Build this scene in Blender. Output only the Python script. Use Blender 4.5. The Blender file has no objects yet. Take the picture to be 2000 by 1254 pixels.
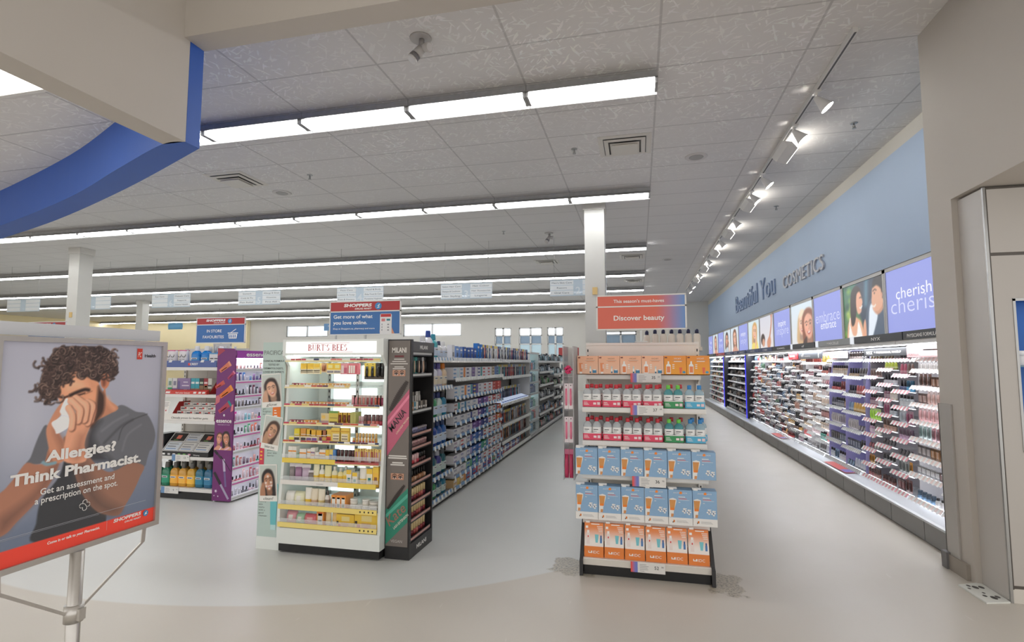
import bpy, math, random
import numpy as np
from mathutils import Matrix, Vector
random.seed(7)
SC = bpy.context.scene
COL = SC.collection
PI = math.pi

# ---------------------------------------------------------------- camera, world, exposure
FPX = 1039.0
TH = math.atan(81.0 / FPX)
PSI = math.atan(248.0 * math.cos(TH) / FPX)
cam_data = bpy.data.cameras.new('camera')
cam_data.sensor_fit = 'HORIZONTAL'
cam_data.sensor_width = 36.0
cam_data.lens = 36.0 * FPX / 2000.0
cam_data.clip_start = 0.05
cam_data.clip_end = 200
cam = bpy.data.objects.new('camera', cam_data)
COL.objects.link(cam)
cam.location = (0, 0, 1.53)
cam.rotation_euler = (PI / 2 + TH, 0, PSI)
SC.camera = cam

world = bpy.data.worlds.new('daylight')
SC.world = world
world.use_nodes = True
wbg = world.node_tree.nodes['Background']
wbg.inputs[0].default_value = (1.0, 0.975, 0.95, 1)   # daylight through the open shop front behind the camera
wbg.inputs[1].default_value = 1.3
SC.view_settings.view_transform = 'Standard'
SC.view_settings.look = 'None'
SC.view_settings.gamma = 1
SC.view_settings.use_curve_mapping = False
SC.view_settings.exposure = 0.0
SC.cycles.use_denoising = True
SC.cycles.max_bounces = 6
SC.cycles.diffuse_bounces = 5
SC.cycles.glossy_bounces = 3
SC.cycles.transmission_bounces = 5
SC.cycles.transparent_max_bounces = 8
SC.cycles.sample_clamp_indirect = 4.0
SC.cycles.caustics_reflective = False
SC.cycles.caustics_refractive = False
TUBE = 26.0      # brightness of the ceiling tubes
CEIL = 4.16

# ---------------------------------------------------------------- materials
def lin(c):
    c = c / 255.0
    return c / 12.92 if c <= 0.04045 else ((c + 0.055) / 1.055) ** 2.4
def L(rgb):
    return tuple(lin(c) for c in rgb[:3]) + (1.0,)
MATS = {}
def mat(name, rgb=None, rough=0.5, metal=0.0, emit=0.0, noise=0.0, nscale=8.0, trans=0.0, alpha=1.0, ecol=None, bump=0.0, coat=0.0):
    if name in MATS:
        return MATS[name]
    m = bpy.data.materials.new(name)
    m.use_nodes = True
    nt = m.node_tree
    b = nt.nodes['Principled BSDF']
    b.inputs['Base Color'].default_value = L(rgb)
    b.inputs['Roughness'].default_value = rough
    b.inputs['Metallic'].default_value = metal
    b.inputs['Coat Weight'].default_value = coat
    if trans:
        b.inputs['Transmission Weight'].default_value = trans
        b.inputs['IOR'].default_value = 1.2
    if alpha < 1:
        b.inputs['Alpha'].default_value = alpha
    if emit:
        b.inputs['Emission Color'].default_value = L(ecol or rgb)
        b.inputs['Emission Strength'].default_value = emit
    if noise or bump:
        tc = nt.nodes.new('ShaderNodeTexCoord')
        n = nt.nodes.new('ShaderNodeTexNoise')
        n.inputs['Scale'].default_value = nscale
        n.inputs['Detail'].default_value = 3
        nt.links.new(tc.outputs['Object'], n.inputs['Vector'])
        if noise:
            r = nt.nodes.new('ShaderNodeMapRange')
            r.inputs['To Min'].default_value = 1 - noise
            r.inputs['To Max'].default_value = 1 + noise
            mx = nt.nodes.new('ShaderNodeVectorMath')
            mx.operation = 'SCALE'
            mx.inputs[0].default_value = L(rgb)[:3]
            nt.links.new(n.outputs['Fac'], r.inputs['Value'])
            nt.links.new(r.outputs['Result'], mx.inputs['Scale'])
            nt.links.new(mx.outputs[0], b.inputs['Base Color'])
        if bump:
            bp = nt.nodes.new('ShaderNodeBump')
            bp.inputs['Strength'].default_value = bump
            bp.inputs['Distance'].default_value = 0.002
            nt.links.new(n.outputs['Fac'], bp.inputs['Height'])
            nt.links.new(bp.outputs['Normal'], b.inputs['Normal'])
    MATS[name] = m
    return m
def P(rgb, rough=0.42):
    """printed card or plastic of one colour"""
    rgb = tuple(int(max(0, min(255, c))) for c in rgb)
    return mat('print_%02x%02x%02x_%d' % (rgb + (int(rough * 100),)), rgb, rough, noise=0.03, nscale=60)
def GLOW(rgb, e):
    return mat('lit_%02x%02x%02x_%d' % (tuple(rgb) + (int(e * 100),)), (0, 0, 0), 0.5, emit=e, ecol=rgb)

# ---------------------------------------------------------------- mesh builder
_TXT = {}
def text_geo(s, bold=0.0, shear=0.0, space=1.0):
    k = (s, bold, shear, space)
    if k not in _TXT:
        cu = bpy.data.curves.new('lettering', 'FONT')
        cu.body = s
        cu.size = 1.0
        cu.offset = bold
        cu.shear = shear
        cu.space_character = space
        cu.resolution_u = 3
        o = bpy.data.objects.new('lettering', cu)
        me = bpy.data.meshes.new_from_object(o)
        v = [(p.co.x, p.co.y) for p in me.vertices]
        f = [tuple(p.vertices) for p in me.polygons]
        bpy.data.objects.remove(o)
        bpy.data.curves.remove(cu)
        bpy.data.meshes.remove(me)
        x0 = min([p[0] for p in v], default=0)
        x1 = max([p[0] for p in v], default=0)
        _TXT[k] = ([(p[0] - x0, p[1]) for p in v], f, x1 - x0)
    return _TXT[k]

class MB:
    def __init__(s):
        s.v, s.f, s.m, s.sm, s.mats = [], [], [], [], []
        s.xf = None
    def mi(s, m):
        if m not in s.mats:
            s.mats.append(m)
        return s.mats.index(m)
    def add(s, vs, fs, m, smooth=False):
        b = len(s.v)
        if s.xf is not None:
            vs = [tuple(s.xf @ Vector(p)) for p in vs]
        s.v.extend(vs)
        k = s.mi(m)
        for f in fs:
            s.f.append(tuple(i + b for i in f))
            s.m.append(k)
            s.sm.append(smooth)
        return s
    def box(s, x0, y0, z0, x1, y1, z1, m):
        v = [(x0, y0, z0), (x1, y0, z0), (x1, y1, z0), (x0, y1, z0), (x0, y0, z1), (x1, y0, z1), (x1, y1, z1), (x0, y1, z1)]
        return s.add(v, [(0, 3, 2, 1), (4, 5, 6, 7), (0, 1, 5, 4), (1, 2, 6, 5), (2, 3, 7, 6), (3, 0, 4, 7)], m)
    def quad(s, a, b, c, d, m):
        return s.add([a, b, c, d], [(0, 1, 2, 3)], m)
    def ngon(s, pts, m):
        return s.add(pts, [tuple(range(len(pts)))], m)
    def rx(s, y0, z0, y1, z1, x, m):        # rectangle facing +x
        return s.quad((x, y0, z0), (x, y1, z0), (x, y1, z1), (x, y0, z1), m)
    def rf(s, x0, z0, x1, z1, y, m):        # rectangle facing -y
        return s.quad((x0, y, z0), (x1, y, z0), (x1, y, z1), (x0, y, z1), m)
    def prism(s, poly, axis, lo, hi, m, smooth=False):
        """poly: 2-D outline; axis x: (y,z), y: (x,z), z: (x,y)"""
        def P3(a, b, t):
            return {'x': (t, a, b), 'y': (a, t, b), 'z': (a, b, t)}[axis]
        n = len(poly)
        v = [P3(a, b, lo) for a, b in poly] + [P3(a, b, hi) for a, b in poly]
        ar = sum(poly[i][0] * poly[(i + 1) % n][1] - poly[(i + 1) % n][0] * poly[i][1] for i in range(n))
        flip = (ar > 0) == (axis != 'y')
        side = [(i, (i + 1) % n, n + (i + 1) % n, n + i) for i in range(n)]
        caps = [tuple(range(n - 1, -1, -1)), tuple(range(n, 2 * n))]
        if not flip:
            side = [t[::-1] for t in side]
            caps = [t[::-1] for t in caps]
        s.add(v, side + caps, m, smooth)
        return s
    def loft(s, rings, m, n=14, e=2.0, cap=True, smooth=True, c=(0, 0, 0)):
        """rings: (rx, ry, z[, dx, dy]); superellipse of exponent e; m one material or one per band"""
        v = []
        for r in rings:
            rx, ry, z = r[:3]
            dx, dy = (r[3], r[4]) if len(r) > 3 else (0, 0)
            for i in range(n):
                a = 2 * PI * (i + 0.5) / n
                ca, sa = math.cos(a), math.sin(a)
                v.append((c[0] + dx + rx * math.copysign(abs(ca) ** (2 / e), ca), c[1] + dy + ry * math.copysign(abs(sa) ** (2 / e), sa), c[2] + z))
        b = len(s.v)
        s.add(v, [], m if not isinstance(m, list) else m[0])
        for k in range(len(rings) - 1):
            mm = s.mi(m[min(k, len(m) - 1)] if isinstance(m, list) else m)
            for i in range(n):
                j = (i + 1) % n
                s.f.append((b + k * n + i, b + k * n + j, b + (k + 1) * n + j, b + (k + 1) * n + i))
                s.m.append(mm)
                s.sm.append(smooth)
        if cap:
            for k, rev in ((0, True), (len(rings) - 1, False)):
                ids = [b + k * n + i for i in range(n)]
                s.f.append(tuple(ids[::-1] if rev else ids))
                s.m.append(s.mi((m[0] if rev else m[-1]) if isinstance(m, list) else m))
                s.sm.append(False)
        return s
    def tube(s, pts, r, m, n=8, cap=True):
        pts = [Vector(p) for p in pts]
        rs = r if isinstance(r, (list, tuple)) else [r] * len(pts)
        v = []
        for i, p in enumerate(pts):
            d = (pts[min(i + 1, len(pts) - 1)] - pts[max(i - 1, 0)]).normalized()
            a = d.cross(Vector((0, 0, 1)) if abs(d.z) < 0.95 else Vector((1, 0, 0))).normalized()
            b = d.cross(a)
            for k in range(n):
                t = 2 * PI * k / n
                v.append(tuple(p + (a * math.cos(t) + b * math.sin(t)) * rs[i]))
        f = []
        for i in range(len(pts) - 1):
            for k in range(n):
                j = (k + 1) % n
                f.append((i * n + k, i * n + j, (i + 1) * n + j, (i + 1) * n + k))
        s.add(v, f, m, True)
        if cap:
            k0 = len(s.v) - len(v)
            q = s.mi(m)
            for ids in (list(range(n))[::-1], [(len(pts) - 1) * n + k for k in range(n)]):
                s.f.append(tuple(k0 + i for i in ids))
                s.m.append(q)
                s.sm.append(False)
        return s
    def text(s, t, size, o, m, ux=(1, 0, 0), uy=(0, 0, 1), al='l', bold=0.0, shear=0.0, w=None, ex=0.0, space=1.0):
        """flat lettering at o along ux/uy; w squeezes the line to that width; ex gives it depth"""
        v, f, wd = text_geo(t, bold, shear, space)
        kx = size if w is None else w / max(wd, 1e-6)
        off = {'l': 0, 'c': wd * kx / 2, 'r': wd * kx}[al]
        o, ux, uy = Vector(o), Vector(ux), Vector(uy)
        nz = ux.cross(uy)
        P3 = [tuple(o + ux * (a * kx - off) + uy * (b * size)) for a, b in v]
        s.add(P3, f, m)
        if ex:
            back = [tuple(Vector(p) - nz * ex) for p in P3]
            ed = {}
            for q in f:
                for i in range(len(q)):
                    a, b = q[i], q[(i + 1) % len(q)]
                    if (b, a) in ed:
                        del ed[(b, a)]
                    else:
                        ed[(a, b)] = 1
            n = len(P3)
            s.add(P3 + back, [(b, a, a + n, b + n) for a, b in ed], m)
        return s
    def mesh(s, name):
        me = bpy.data.meshes.new(name)
        me.from_pydata(s.v, [], s.f)
        for m in s.mats:
            me.materials.append(m)
        me.polygons.foreach_set('material_index', s.m)
        me.polygons.foreach_set('use_smooth', s.sm)
        me.update()
        return me

def obj(name, mesh, parent=None, loc=(0, 0, 0), rz=0.0, label=None):
    if isinstance(mesh, MB):
        mesh = mesh.mesh(name)
    o = bpy.data.objects.new(name, mesh)
    COL.objects.link(o)
    o.location = loc
    o.rotation_euler = (0, 0, rz)
    if parent is not None:
        o.parent = parent
    if label:
        o['label'] = label
    return o
def tag(o, label, cat, group=None):
    while len(label.split()) > 16 and ' the ' in label:
        i = label.rindex(' the ')
        label = label[:i] + label[i + 4:]
    o['label'] = label
    o['category'] = cat
    if group:
        o['group'] = group
    return o
def thing(name, label, cat, loc=(0, 0, 0), rz=0.0, group=None):
    o = bpy.data.objects.new(name, None)
    COL.objects.link(o)
    o.empty_display_size = 0.05
    o.location = loc
    o.rotation_euler = (0, 0, rz)
    return tag(o, label, cat, group)
def struct(name, mb, parent=None):
    o = obj(name, mb, parent)
    if parent is None:
        o['kind'] = 'structure'
    return o

PROTO = {}
def place(key, maker, loc, rz, label, cat, group=None, sc=None):
    """put a copy of a thing (root mesh or Empty, its parts and sub-parts); maker() -> [(name, mesh|None, parent index, label)]"""
    if key not in PROTO:
        nodes = maker()
        PROTO[key] = [(n[0], n[1].mesh(n[0]) if isinstance(n[1], MB) else n[1], n[2], n[3] if len(n) > 3 else None) for n in nodes]
    made = []
    for nm, me, par, lb in PROTO[key]:
        o = bpy.data.objects.new(nm, me)
        COL.objects.link(o)
        if par is None:
            o.location = loc
            o.rotation_euler = rz if isinstance(rz, tuple) else (0, 0, rz)
            if sc:
                o.scale = sc
            tag(o, label, cat, group)
        else:
            o.parent = made[par]
            if lb:
                o['label'] = lb
        made.append(o)
    return made[0]

ORD = ('first second third fourth fifth sixth seventh eighth ninth tenth eleventh twelfth thirteenth fourteenth fifteenth sixteenth '
       'seventeenth eighteenth nineteenth twentieth twenty-first twenty-second twenty-third twenty-fourth twenty-fifth twenty-sixth '
       'twenty-seventh twenty-eighth twenty-ninth thirtieth thirty-first thirty-second thirty-third thirty-fourth thirty-fifth thirty-sixth '
       'thirty-seventh thirty-eighth thirty-ninth fortieth forty-first forty-second forty-third forty-fourth forty-fifth forty-sixth forty-seventh forty-eighth forty-ninth fiftieth '
       'fifty-first fifty-second fifty-third fifty-fourth fifty-fifth fifty-sixth fifty-seventh fifty-eighth fifty-ninth sixtieth').split()
def colour_name(rgb):
    r, g, b = [c / 255 for c in rgb[:3]]
    mx, mn = max(r, g, b), min(r, g, b)
    if mx < 0.24:
        return 'black'
    if mx - mn < 0.10:
        return 'white' if mx > 0.82 else 'silver grey' if mx > 0.6 else 'grey' if mx > 0.42 else 'charcoal'
    d = mx - mn
    h = ((g - b) / d % 6 if mx == r else (b - r) / d + 2 if mx == g else (r - g) / d + 4) * 60
    sat = d / mx
    pale = sat < 0.35 and mx > 0.7
    dark = mx < 0.5
    n = 'red' if h < 12 else 'orange' if h < 38 else 'yellow' if h < 66 else 'green' if h < 155 else 'teal' if h < 192 else 'blue' if h < 248 else 'purple' if h < 292 else 'pink' if h < 345 else 'red'
    if n == 'orange' and (dark or sat < 0.55):
        return 'brown' if dark else 'beige'
    if n == 'red' and pale:
        return 'pale pink'
    return ('pale ' if pale else 'dark ' if dark else '') + n

# ---------------------------------------------------------------- painter for printed pictures (colours stored on a fine grid)
class Pic:
    def __init__(s, w, h, top, bot=None):
        s.w, s.h = w, h
        t = np.linspace(0, 1, h)[:, None, None]
        s.a = (np.array(top, float) * (1 - t) + np.array(bot or top, float) * t) * np.ones((h, w, 1))
        s.yy, s.xx = np.mgrid[0:h, 0:w].astype(float)
    def _mix(s, sl, al, c):
        al = np.clip(al, 0, 1)[..., None]
        s.a[sl] = s.a[sl] * (1 - al) + np.array(c, float) * al
    def _sp(s, p, closed, k=5):
        p = np.array(p, float) * (s.w, s.h)
        n = len(p)
        out = []
        for i in range(n if closed else n - 1):
            g = (lambda j: p[j % n]) if closed else (lambda j: p[min(max(j, 0), n - 1)])
            a, b, c, d = g(i - 1), g(i), g(i + 1), g(i + 2)
            for t in np.arange(k) / k:
                out.append(0.5 * (2 * b + (c - a) * t + (2 * a - 5 * b + 4 * c - d) * t * t + (3 * b - a - 3 * c + d) * t ** 3))
        if not closed:
            out.append(p[-1])
        return np.array(out)
    def _box(s, q, m):
        x0, y0 = np.floor(q.min(0) - m).astype(int)
        x1, y1 = np.ceil(q.max(0) + m + 1).astype(int)
        x0, y0, x1, y1 = max(x0, 0), max(y0, 0), min(x1, s.w), min(y1, s.h)
        return (slice(y0, y1), slice(x0, x1)) if x1 > x0 and y1 > y0 else None
    def _dist(s, q, sl, closed):
        X, Y = s.xx[sl], s.yy[sl]
        D = np.full(X.shape, 1e9)
        ins = np.zeros(X.shape, bool)
        n = len(q)
        for i in range(n if closed else n - 1):
            a, b = q[i], q[(i + 1) % n]
            d = b - a
            t = np.clip(((X - a[0]) * d[0] + (Y - a[1]) * d[1]) / (d @ d + 1e-9), 0, 1)
            D = np.minimum(D, (X - a[0] - t * d[0]) ** 2 + (Y - a[1] - t * d[1]) ** 2)
            if closed and abs(d[1]) > 1e-9:
                ins ^= ((a[1] > Y) != (b[1] > Y)) & (X < (b[0] - a[0]) * (Y - a[1]) / d[1] + a[0])
        return np.sqrt(D), ins
    def poly(s, pts, c, soft=0.7, al=1.0, curve=True):
        q = s._sp(pts, True) if curve else np.array(pts, float) * (s.w, s.h)
        sl = s._box(q, soft + 1)
        if sl:
            D, ins = s._dist(q, sl, True)
            s._mix(sl, al * (0.5 + np.where(ins, D, -D) / (2 * soft)), c)
        return s
    def line(s, pts, w, c, al=1.0, soft=0.7):
        q = s._sp(pts, False)
        w = w * s.w
        sl = s._box(q, w + soft + 1)
        if sl:
            D, _ = s._dist(q, sl, False)
            s._mix(sl, al * (0.5 + (w / 2 - D) / (2 * soft)), c)
        return s
    def ell(s, x, y, rx, ry, c, al=1.0, soft=0.7, rot=0.0):
        p = []
        for i in range(20):
            a = 2 * PI * i / 20
            u, v = rx * math.cos(a) * s.w, ry * math.sin(a) * s.w
            p.append((x + (u * math.cos(rot) - v * math.sin(rot)) / s.w, y + (u * math.sin(rot) + v * math.cos(rot)) / s.h))
        return s.poly(p, c, soft, al, False)
    def mesh(s, name, o, ux, uy, emit=0.0):
        """grid spanning o + a*ux + b*uy (o bottom left)"""
        w, h = s.w, s.h
        o, ux, uy = np.array(o, float), np.array(ux, float), np.array(uy, float)
        A, B = np.meshgrid(np.linspace(0, 1, w), np.linspace(1, 0, h))
        co = o + A[..., None] * ux + B[..., None] * uy
        me = bpy.data.meshes.new(name)
        idx = np.arange(w * h).reshape(h, w)
        f = np.stack([idx[1:, :-1], idx[1:, 1:], idx[:-1, 1:], idx[:-1, :-1]], -1).reshape(-1, 4)
        me.from_pydata(co.reshape(-1, 3).tolist(), [], f.tolist())
        at = me.color_attributes.new('ink', 'FLOAT_COLOR', 'POINT')
        c = np.clip(s.a, 0, 255) / 255
        c = np.where(c <= 0.04045, c / 12.92, ((c + 0.055) / 1.055) ** 2.4)
        at.data.foreach_set('color', np.concatenate([c, np.ones((h, w, 1))], -1).reshape(-1).astype(np.float32))
        me.materials.append(ink_mat(emit))
        me.update()
        return me
def ink_mat(emit=0.0):
    k = 'ink_%d' % int(emit * 100)
    if k in MATS:
        return MATS[k]
    m = bpy.data.materials.new('printed_picture' if not emit else 'backlit_picture')
    m.use_nodes = True
    nt = m.node_tree
    b = nt.nodes['Principled BSDF']
    a = nt.nodes.new('ShaderNodeAttribute')
    a.attribute_name = 'ink'
    b.inputs['Roughness'].default_value = 0.38
    if emit:
        b.inputs['Base Color'].default_value = (0, 0, 0, 1)
        nt.links.new(a.outputs['Color'], b.inputs['Emission Color'])
        b.inputs['Emission Strength'].default_value = emit
    else:
        nt.links.new(a.outputs['Color'], b.inputs['Base Color'])
    MATS[k] = m
    return m

# ================================================================ setting: floor, ceiling, walls, columns
def new_mat(name):
    m = bpy.data.materials.new(name)
    m.use_nodes = True
    return m, m.node_tree, m.node_tree.nodes['Principled BSDF']
class NG:
    """short-hand for node graphs"""
    def __init__(s, nt):
        s.nt = nt
    def n(s, t, **kw):
        nd = s.nt.nodes.new('ShaderNode' + t)
        for k, v in kw.items():
            setattr(nd, k, v)
        return nd
    def put(s, sock, v):
        if hasattr(v, 'links') or hasattr(v, 'is_linked'):
            s.nt.links.new(v, sock)
        else:
            sock.default_value = v
    def math(s, op, a, b=0.0, c=None):
        nd = s.n('Math', operation=op)
        s.put(nd.inputs[0], a)
        s.put(nd.inputs[1], b)
        if c is not None:
            s.put(nd.inputs[2], c)
        return nd.outputs[0]
    def mix(s, f, a, b):
        nd = s.n('Mix', data_type='RGBA')
        s.put(nd.inputs[0], f)
        s.put(nd.inputs[6], a)
        s.put(nd.inputs[7], b)
        return nd.outputs[2]
    def pos(s):
        g = s.n('NewGeometry')
        sp = s.n('SeparateXYZ')
        s.nt.links.new(g.outputs['Position'], sp.inputs[0])
        return g.outputs['Position'], sp.outputs[0], sp.outputs[1], sp.outputs[2]
    def noise(s, vec, scale, detail=2.0):
        nd = s.n('TexNoise')
        nd.inputs['Scale'].default_value = scale
        nd.inputs['Detail'].default_value = detail
        s.nt.links.new(vec, nd.inputs['Vector'])
        return nd.outputs['Fac']
    def smooth(s, v, a, b):
        nd = s.n('MapRange', interpolation_type='SMOOTHSTEP')
        s.put(nd.inputs['Value'], v)
        nd.inputs['From Min'].default_value = a
        nd.inputs['From Max'].default_value = b
        return nd.outputs['Result']

# floor: vinyl, a warm field near the entrance and a cool round field inside an arc, two gritty worn spots
fm, nt, bs = new_mat('vinyl_floor')
g = NG(nt)
p, X, Y, Z = g.pos()
dx = g.math('ADD', X, 3.6)
dy = g.math('ADD', Y, -7.2)
rad = g.math('SQRT', g.math('ADD', g.math('MULTIPLY', dx, dx), g.math('MULTIPLY', dy, dy)))
inside = g.math('MAXIMUM', g.math('MULTIPLY', g.smooth(rad, 4.375, 4.345), g.smooth(X, 0.35, 0.25)), g.math('MULTIPLY', g.smooth(Y, 4.0, 7.0), g.smooth(X, 0.6, -0.4)))
warm = g.mix(g.noise(p, 1.1, 4), L((206, 199, 188)), L((199, 193, 183)))
cool = g.mix(g.noise(p, 0.9, 4), L((216, 216, 212)), L((208, 210, 208)))
c0 = g.mix(inside, warm, cool)
speck = g.smooth(g.noise(p, 160, 2), 0.70, 0.78)
c1 = g.mix(g.math('MULTIPLY', speck, 0.35), c0, L((120, 112, 104)))
scuff = g.n('Mapping')
scuff.inputs['Scale'].default_value = (7, 1.4, 1)
scuff.inputs['Rotation'].default_value = (0, 0, 0.6)
nt.links.new(p, scuff.inputs[0])
sc_ = g.smooth(g.noise(scuff.outputs[0], 3.2, 2), 0.70, 0.80)
c1 = g.mix(g.math('MULTIPLY', sc_, 0.25), c1, L((228, 224, 218)))
def spot(cx, cy, rx, ry):
    a = g.math('ABSOLUTE', g.math('MULTIPLY', g.math('ADD', X, -cx), 1 / rx))
    b = g.math('ABSOLUTE', g.math('MULTIPLY', g.math('ADD', Y, -cy), 1 / ry))
    d = g.math('ADD', g.math('MAXIMUM', a, b), g.math('MULTIPLY', g.math('ADD', g.noise(p, 9, 3), -0.5), 1.3))
    return g.smooth(d, 1.0, 0.8)
worn = g.math('MAXIMUM', spot(-0.50, 4.12, 0.17, 0.17), spot(0.55, 4.05, 0.12, 0.20))
gcol = g.mix(g.smooth(g.noise(p, 60, 4), 0.46, 0.62), L((176, 166, 146)), L((108, 102, 92)))
c1 = g.mix(g.math('MULTIPLY', worn, 0.75), c1, gcol)
nt.links.new(c1, bs.inputs['Base Color'])
rg = g.n('MapRange')
rg.inputs['To Min'].default_value = 0.28
rg.inputs['To Max'].default_value = 0.46
nt.links.new(g.noise(p, 2.5, 3), rg.inputs['Value'])
nt.links.new(rg.outputs[0], bs.inputs['Roughness'])
bs.inputs['Specular IOR Level'].default_value = 0.4
f = MB()
f.box(-34, -2.5, -0.1, 5.4, 30.2, 0.0, fm)
struct('floor', f)

# ceiling: 1.22 x 0.61 m lay-in tiles with glittering short flecks
def tile_material(name, x0, y0):
    cm, nt, bs = new_mat(name)
    g = NG(nt)
    p, X, Y, Z = g.pos()
    def gridline(v, o, step, w):
        t = g.math('FLOORED_MODULO', g.math('ADD', v, -o), step)
        d = g.math('MINIMUM', t, g.math('SUBTRACT', step, t))
        return g.smooth(d, w, w * 0.55)
    ln = g.math('MAXIMUM', gridline(X, x0, 1.21, 0.013), gridline(Y, y0, 0.625, 0.011))
    fl = None
    for k, (ang, sc, off) in enumerate(((0.3, 15, 0.0), (1.25, 14, 7.3), (2.2, 16, 3.9), (2.8, 15, 11.7))):
        mp = g.n('Mapping')
        mp.inputs['Location'].default_value = (off, off * 0.7, k)
        mp.inputs['Rotation'].default_value = (0, 0, ang)
        mp.vector_type = 'TEXTURE'
        mp.inputs['Scale'].default_value = (1.0, 0.22, 1)
        nt.links.new(p, mp.inputs[0])
        q = g.smooth(g.noise(mp.outputs[0], sc * 0.62, 0.0), 0.71, 0.745)
        fl = q if fl is None else g.math('MAXIMUM', fl, q)
    base = g.mix(g.noise(p, 1.5, 2), L((219, 216, 213)), L((225, 222, 219)))
    hue = g.n('TexNoise')
    hue.inputs['Scale'].default_value = 9
    nt.links.new(p, hue.inputs['Vector'])
    tint = g.mix(0.30, L((255, 255, 252)), hue.outputs['Color'])
    tint = g.mix(0.5, tint, L((255, 254, 250)))
    c = g.mix(g.math('MULTIPLY', fl, g.math('MULTIPLY', g.smooth(Y, 10.0, 4.5), g.math('ADD', 0.35, g.math('MULTIPLY', g.smooth(g.noise(p, 0.9, 1), 0.35, 0.65), 0.55)))), base, tint)
    c = g.mix(g.math('MULTIPLY', ln, 0.38), c, L((128, 124, 122)))
    nt.links.new(c, bs.inputs['Base Color'])
    bs.inputs['Roughness'].default_value = 0.8
    return cm
ceil_m = tile_material('ceiling_tiles', 0.21, 4.12)
c = MB()
c.box(-34, -2.5, CEIL, 5.4, 30.2, CEIL + 0.1, ceil_m)
struct('ceiling', c)

wall_w = mat('wall_paint_cream', (214, 211, 204), 0.7, noise=0.02, nscale=2)
beige = mat('bulkhead_paint_beige', (190, 183, 174), 0.65, noise=0.02, nscale=2)
blue_p = mat('bulkhead_paint_blue', (38, 86, 172), 0.5, noise=0.05, nscale=3)
sky_w = mat('wall_paint_sky_blue', (180, 199, 224), 0.65, noise=0.03, nscale=1.5)
yel_w = mat('wall_paint_yellow', (246, 232, 192), 0.65, noise=0.03, nscale=1.5)
glass_day = GLOW((238, 246, 255), 1.6)
glass_low = mat('window_view_haze', (150, 170, 178), 0.2, emit=0.55, ecol=(172, 196, 204), noise=0.2, nscale=1.3)
alu = mat('aluminium', (176, 176, 174), 0.35, 0.9, noise=0.03, nscale=30)
steel = mat('brushed_steel', (200, 196, 190), 0.32, 0.75, noise=0.05, nscale=40)
white = mat('white_steel', (228, 226, 222), 0.4, noise=0.02, nscale=8)
white2 = mat('warm_white_steel', (216, 211, 202), 0.42, noise=0.02, nscale=8)
dark = mat('black_plastic', (30, 30, 31), 0.4, noise=0.05, nscale=20)
grey_m = mat('grey_laminate', (134, 133, 132), 0.45, noise=0.04, nscale=14)

w = MB()
w.box(2.95, 4.765, 0, 3.1, 24.4, CEIL - 0.17, sky_w)
w.box(2.95, 4.765, CEIL - 0.17, 3.1, 24.4, CEIL, wall_w)
struct('wall_cosmetics', w)
w = MB()
w.box(1.3, 24.2, 0, 3.1, 24.4, CEIL, wall_w)
struct('wall_aisle_end', w)
# back wall with openings left for the windows
wins = [(-31.4, -27.6, 3.05, 3.78), (-21.4, -18.5, 3.10, 3.80), (-13.5, -9.9, 3.05, 3.80), (-7.9, -6.95, 1.9, 3.47), (-6.5, -5.2, 1.9, 3.47), (-4.9, -4.0, 1.9, 3.47), (-1.75, -0.1, 1.9, 3.2)]
w = MB()
xa = -34.0
for x0, x1, z0, z1 in wins:
    w.box(xa, 29, 0, x0, 29.2, CEIL, wall_w)
    w.box(x0, 29, 0, x1, 29.2, z0, wall_w)
    w.box(x0, 29, z1, x1, 29.2, CEIL, wall_w)
    xa = x1
w.box(xa, 29, 0, 3.2, 29.2, CEIL, wall_w)
struct('wall_back', w)
for i, (x0, x1, z0, z1) in enumerate(wins):
    root = struct('window_%d' % (i + 1), MB().box(x0, 29.12, z0, x1, 29.16, z1, glass_day) if i < 3 else MB().box(x0, 29.12, z0 + 1.13, x1, 29.16, z1, glass_day).box(x0, 29.12, z0, x1, 29.16, z0 + 1.13, glass_low))
    fr = MB()
    for a, b in ((x0, x0 + 0.06), (x1 - 0.06, x1), ((x0 + x1) / 2 - 0.05, (x0 + x1) / 2 + 0.05)):
        fr.box(a, 29.05, z0, b, 29.12, z1, alu)
    for a in (z0, z1 - 0.06) + ((z0 + 0.62, z0 + 1.1) if i > 2 else ()):
        fr.box(x0, 29.05, a, x1, 29.12, a + 0.06, alu)
    obj('window_frame', fr, root)
    if i > 2:
        obj('window_spandrel', MB().rf(x0 + 0.06, z0 + 0.66, x1 - 0.06, z0 + 1.1, 29.11, mat('spandrel_blue', (150, 174, 196), 0.4)), root)
w = MB()
w.box(-34, 28.7, 0, -24.0, 28.98, CEIL, yel_w)
struct('wall_pharmacy', w)
w = MB()
w.box(-34.2, -2.5, 0, -34, 29, CEIL, yel_w)
struct('wall_left', w)

for nm, (x0, y0, x1, y1), box_z in (('trim_1', (-0.83, 8.60, -0.51, 8.92), 2.62), ('trim_2', (-12.70, 9.4, -12.40, 9.72), 2.55), ('trim_3', (-20.75, 18.2, -20.43, 18.52), None)):
    m = MB().box(x0, y0, 0, x1, y1, CEIL, mat('column_paint', (206, 204, 197), 0.6, noise=0.02, nscale=3))
    m.box(x0 - 0.02, y0 - 0.02, CEIL - 0.14, x1 + 0.02, y1 + 0.02, CEIL - 0.001, wall_w)
    r = struct(nm, m)
    r.name = 'column'
    if box_z:
        yc = (x0 + x1) / 2
        a = obj('switch_plate', MB().box(yc - 0.04, y0 - 0.012, box_z, yc + 0.04, y0, box_z + 0.12, mat('amber_plate', (214, 182, 120), 0.5)), None)
        tag(a, 'small amber switch plate high on the ' + ('column behind the orange beauty sign' if x0 > -1 else 'thick column above the pharmacy poster stand'), 'switch')

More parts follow.
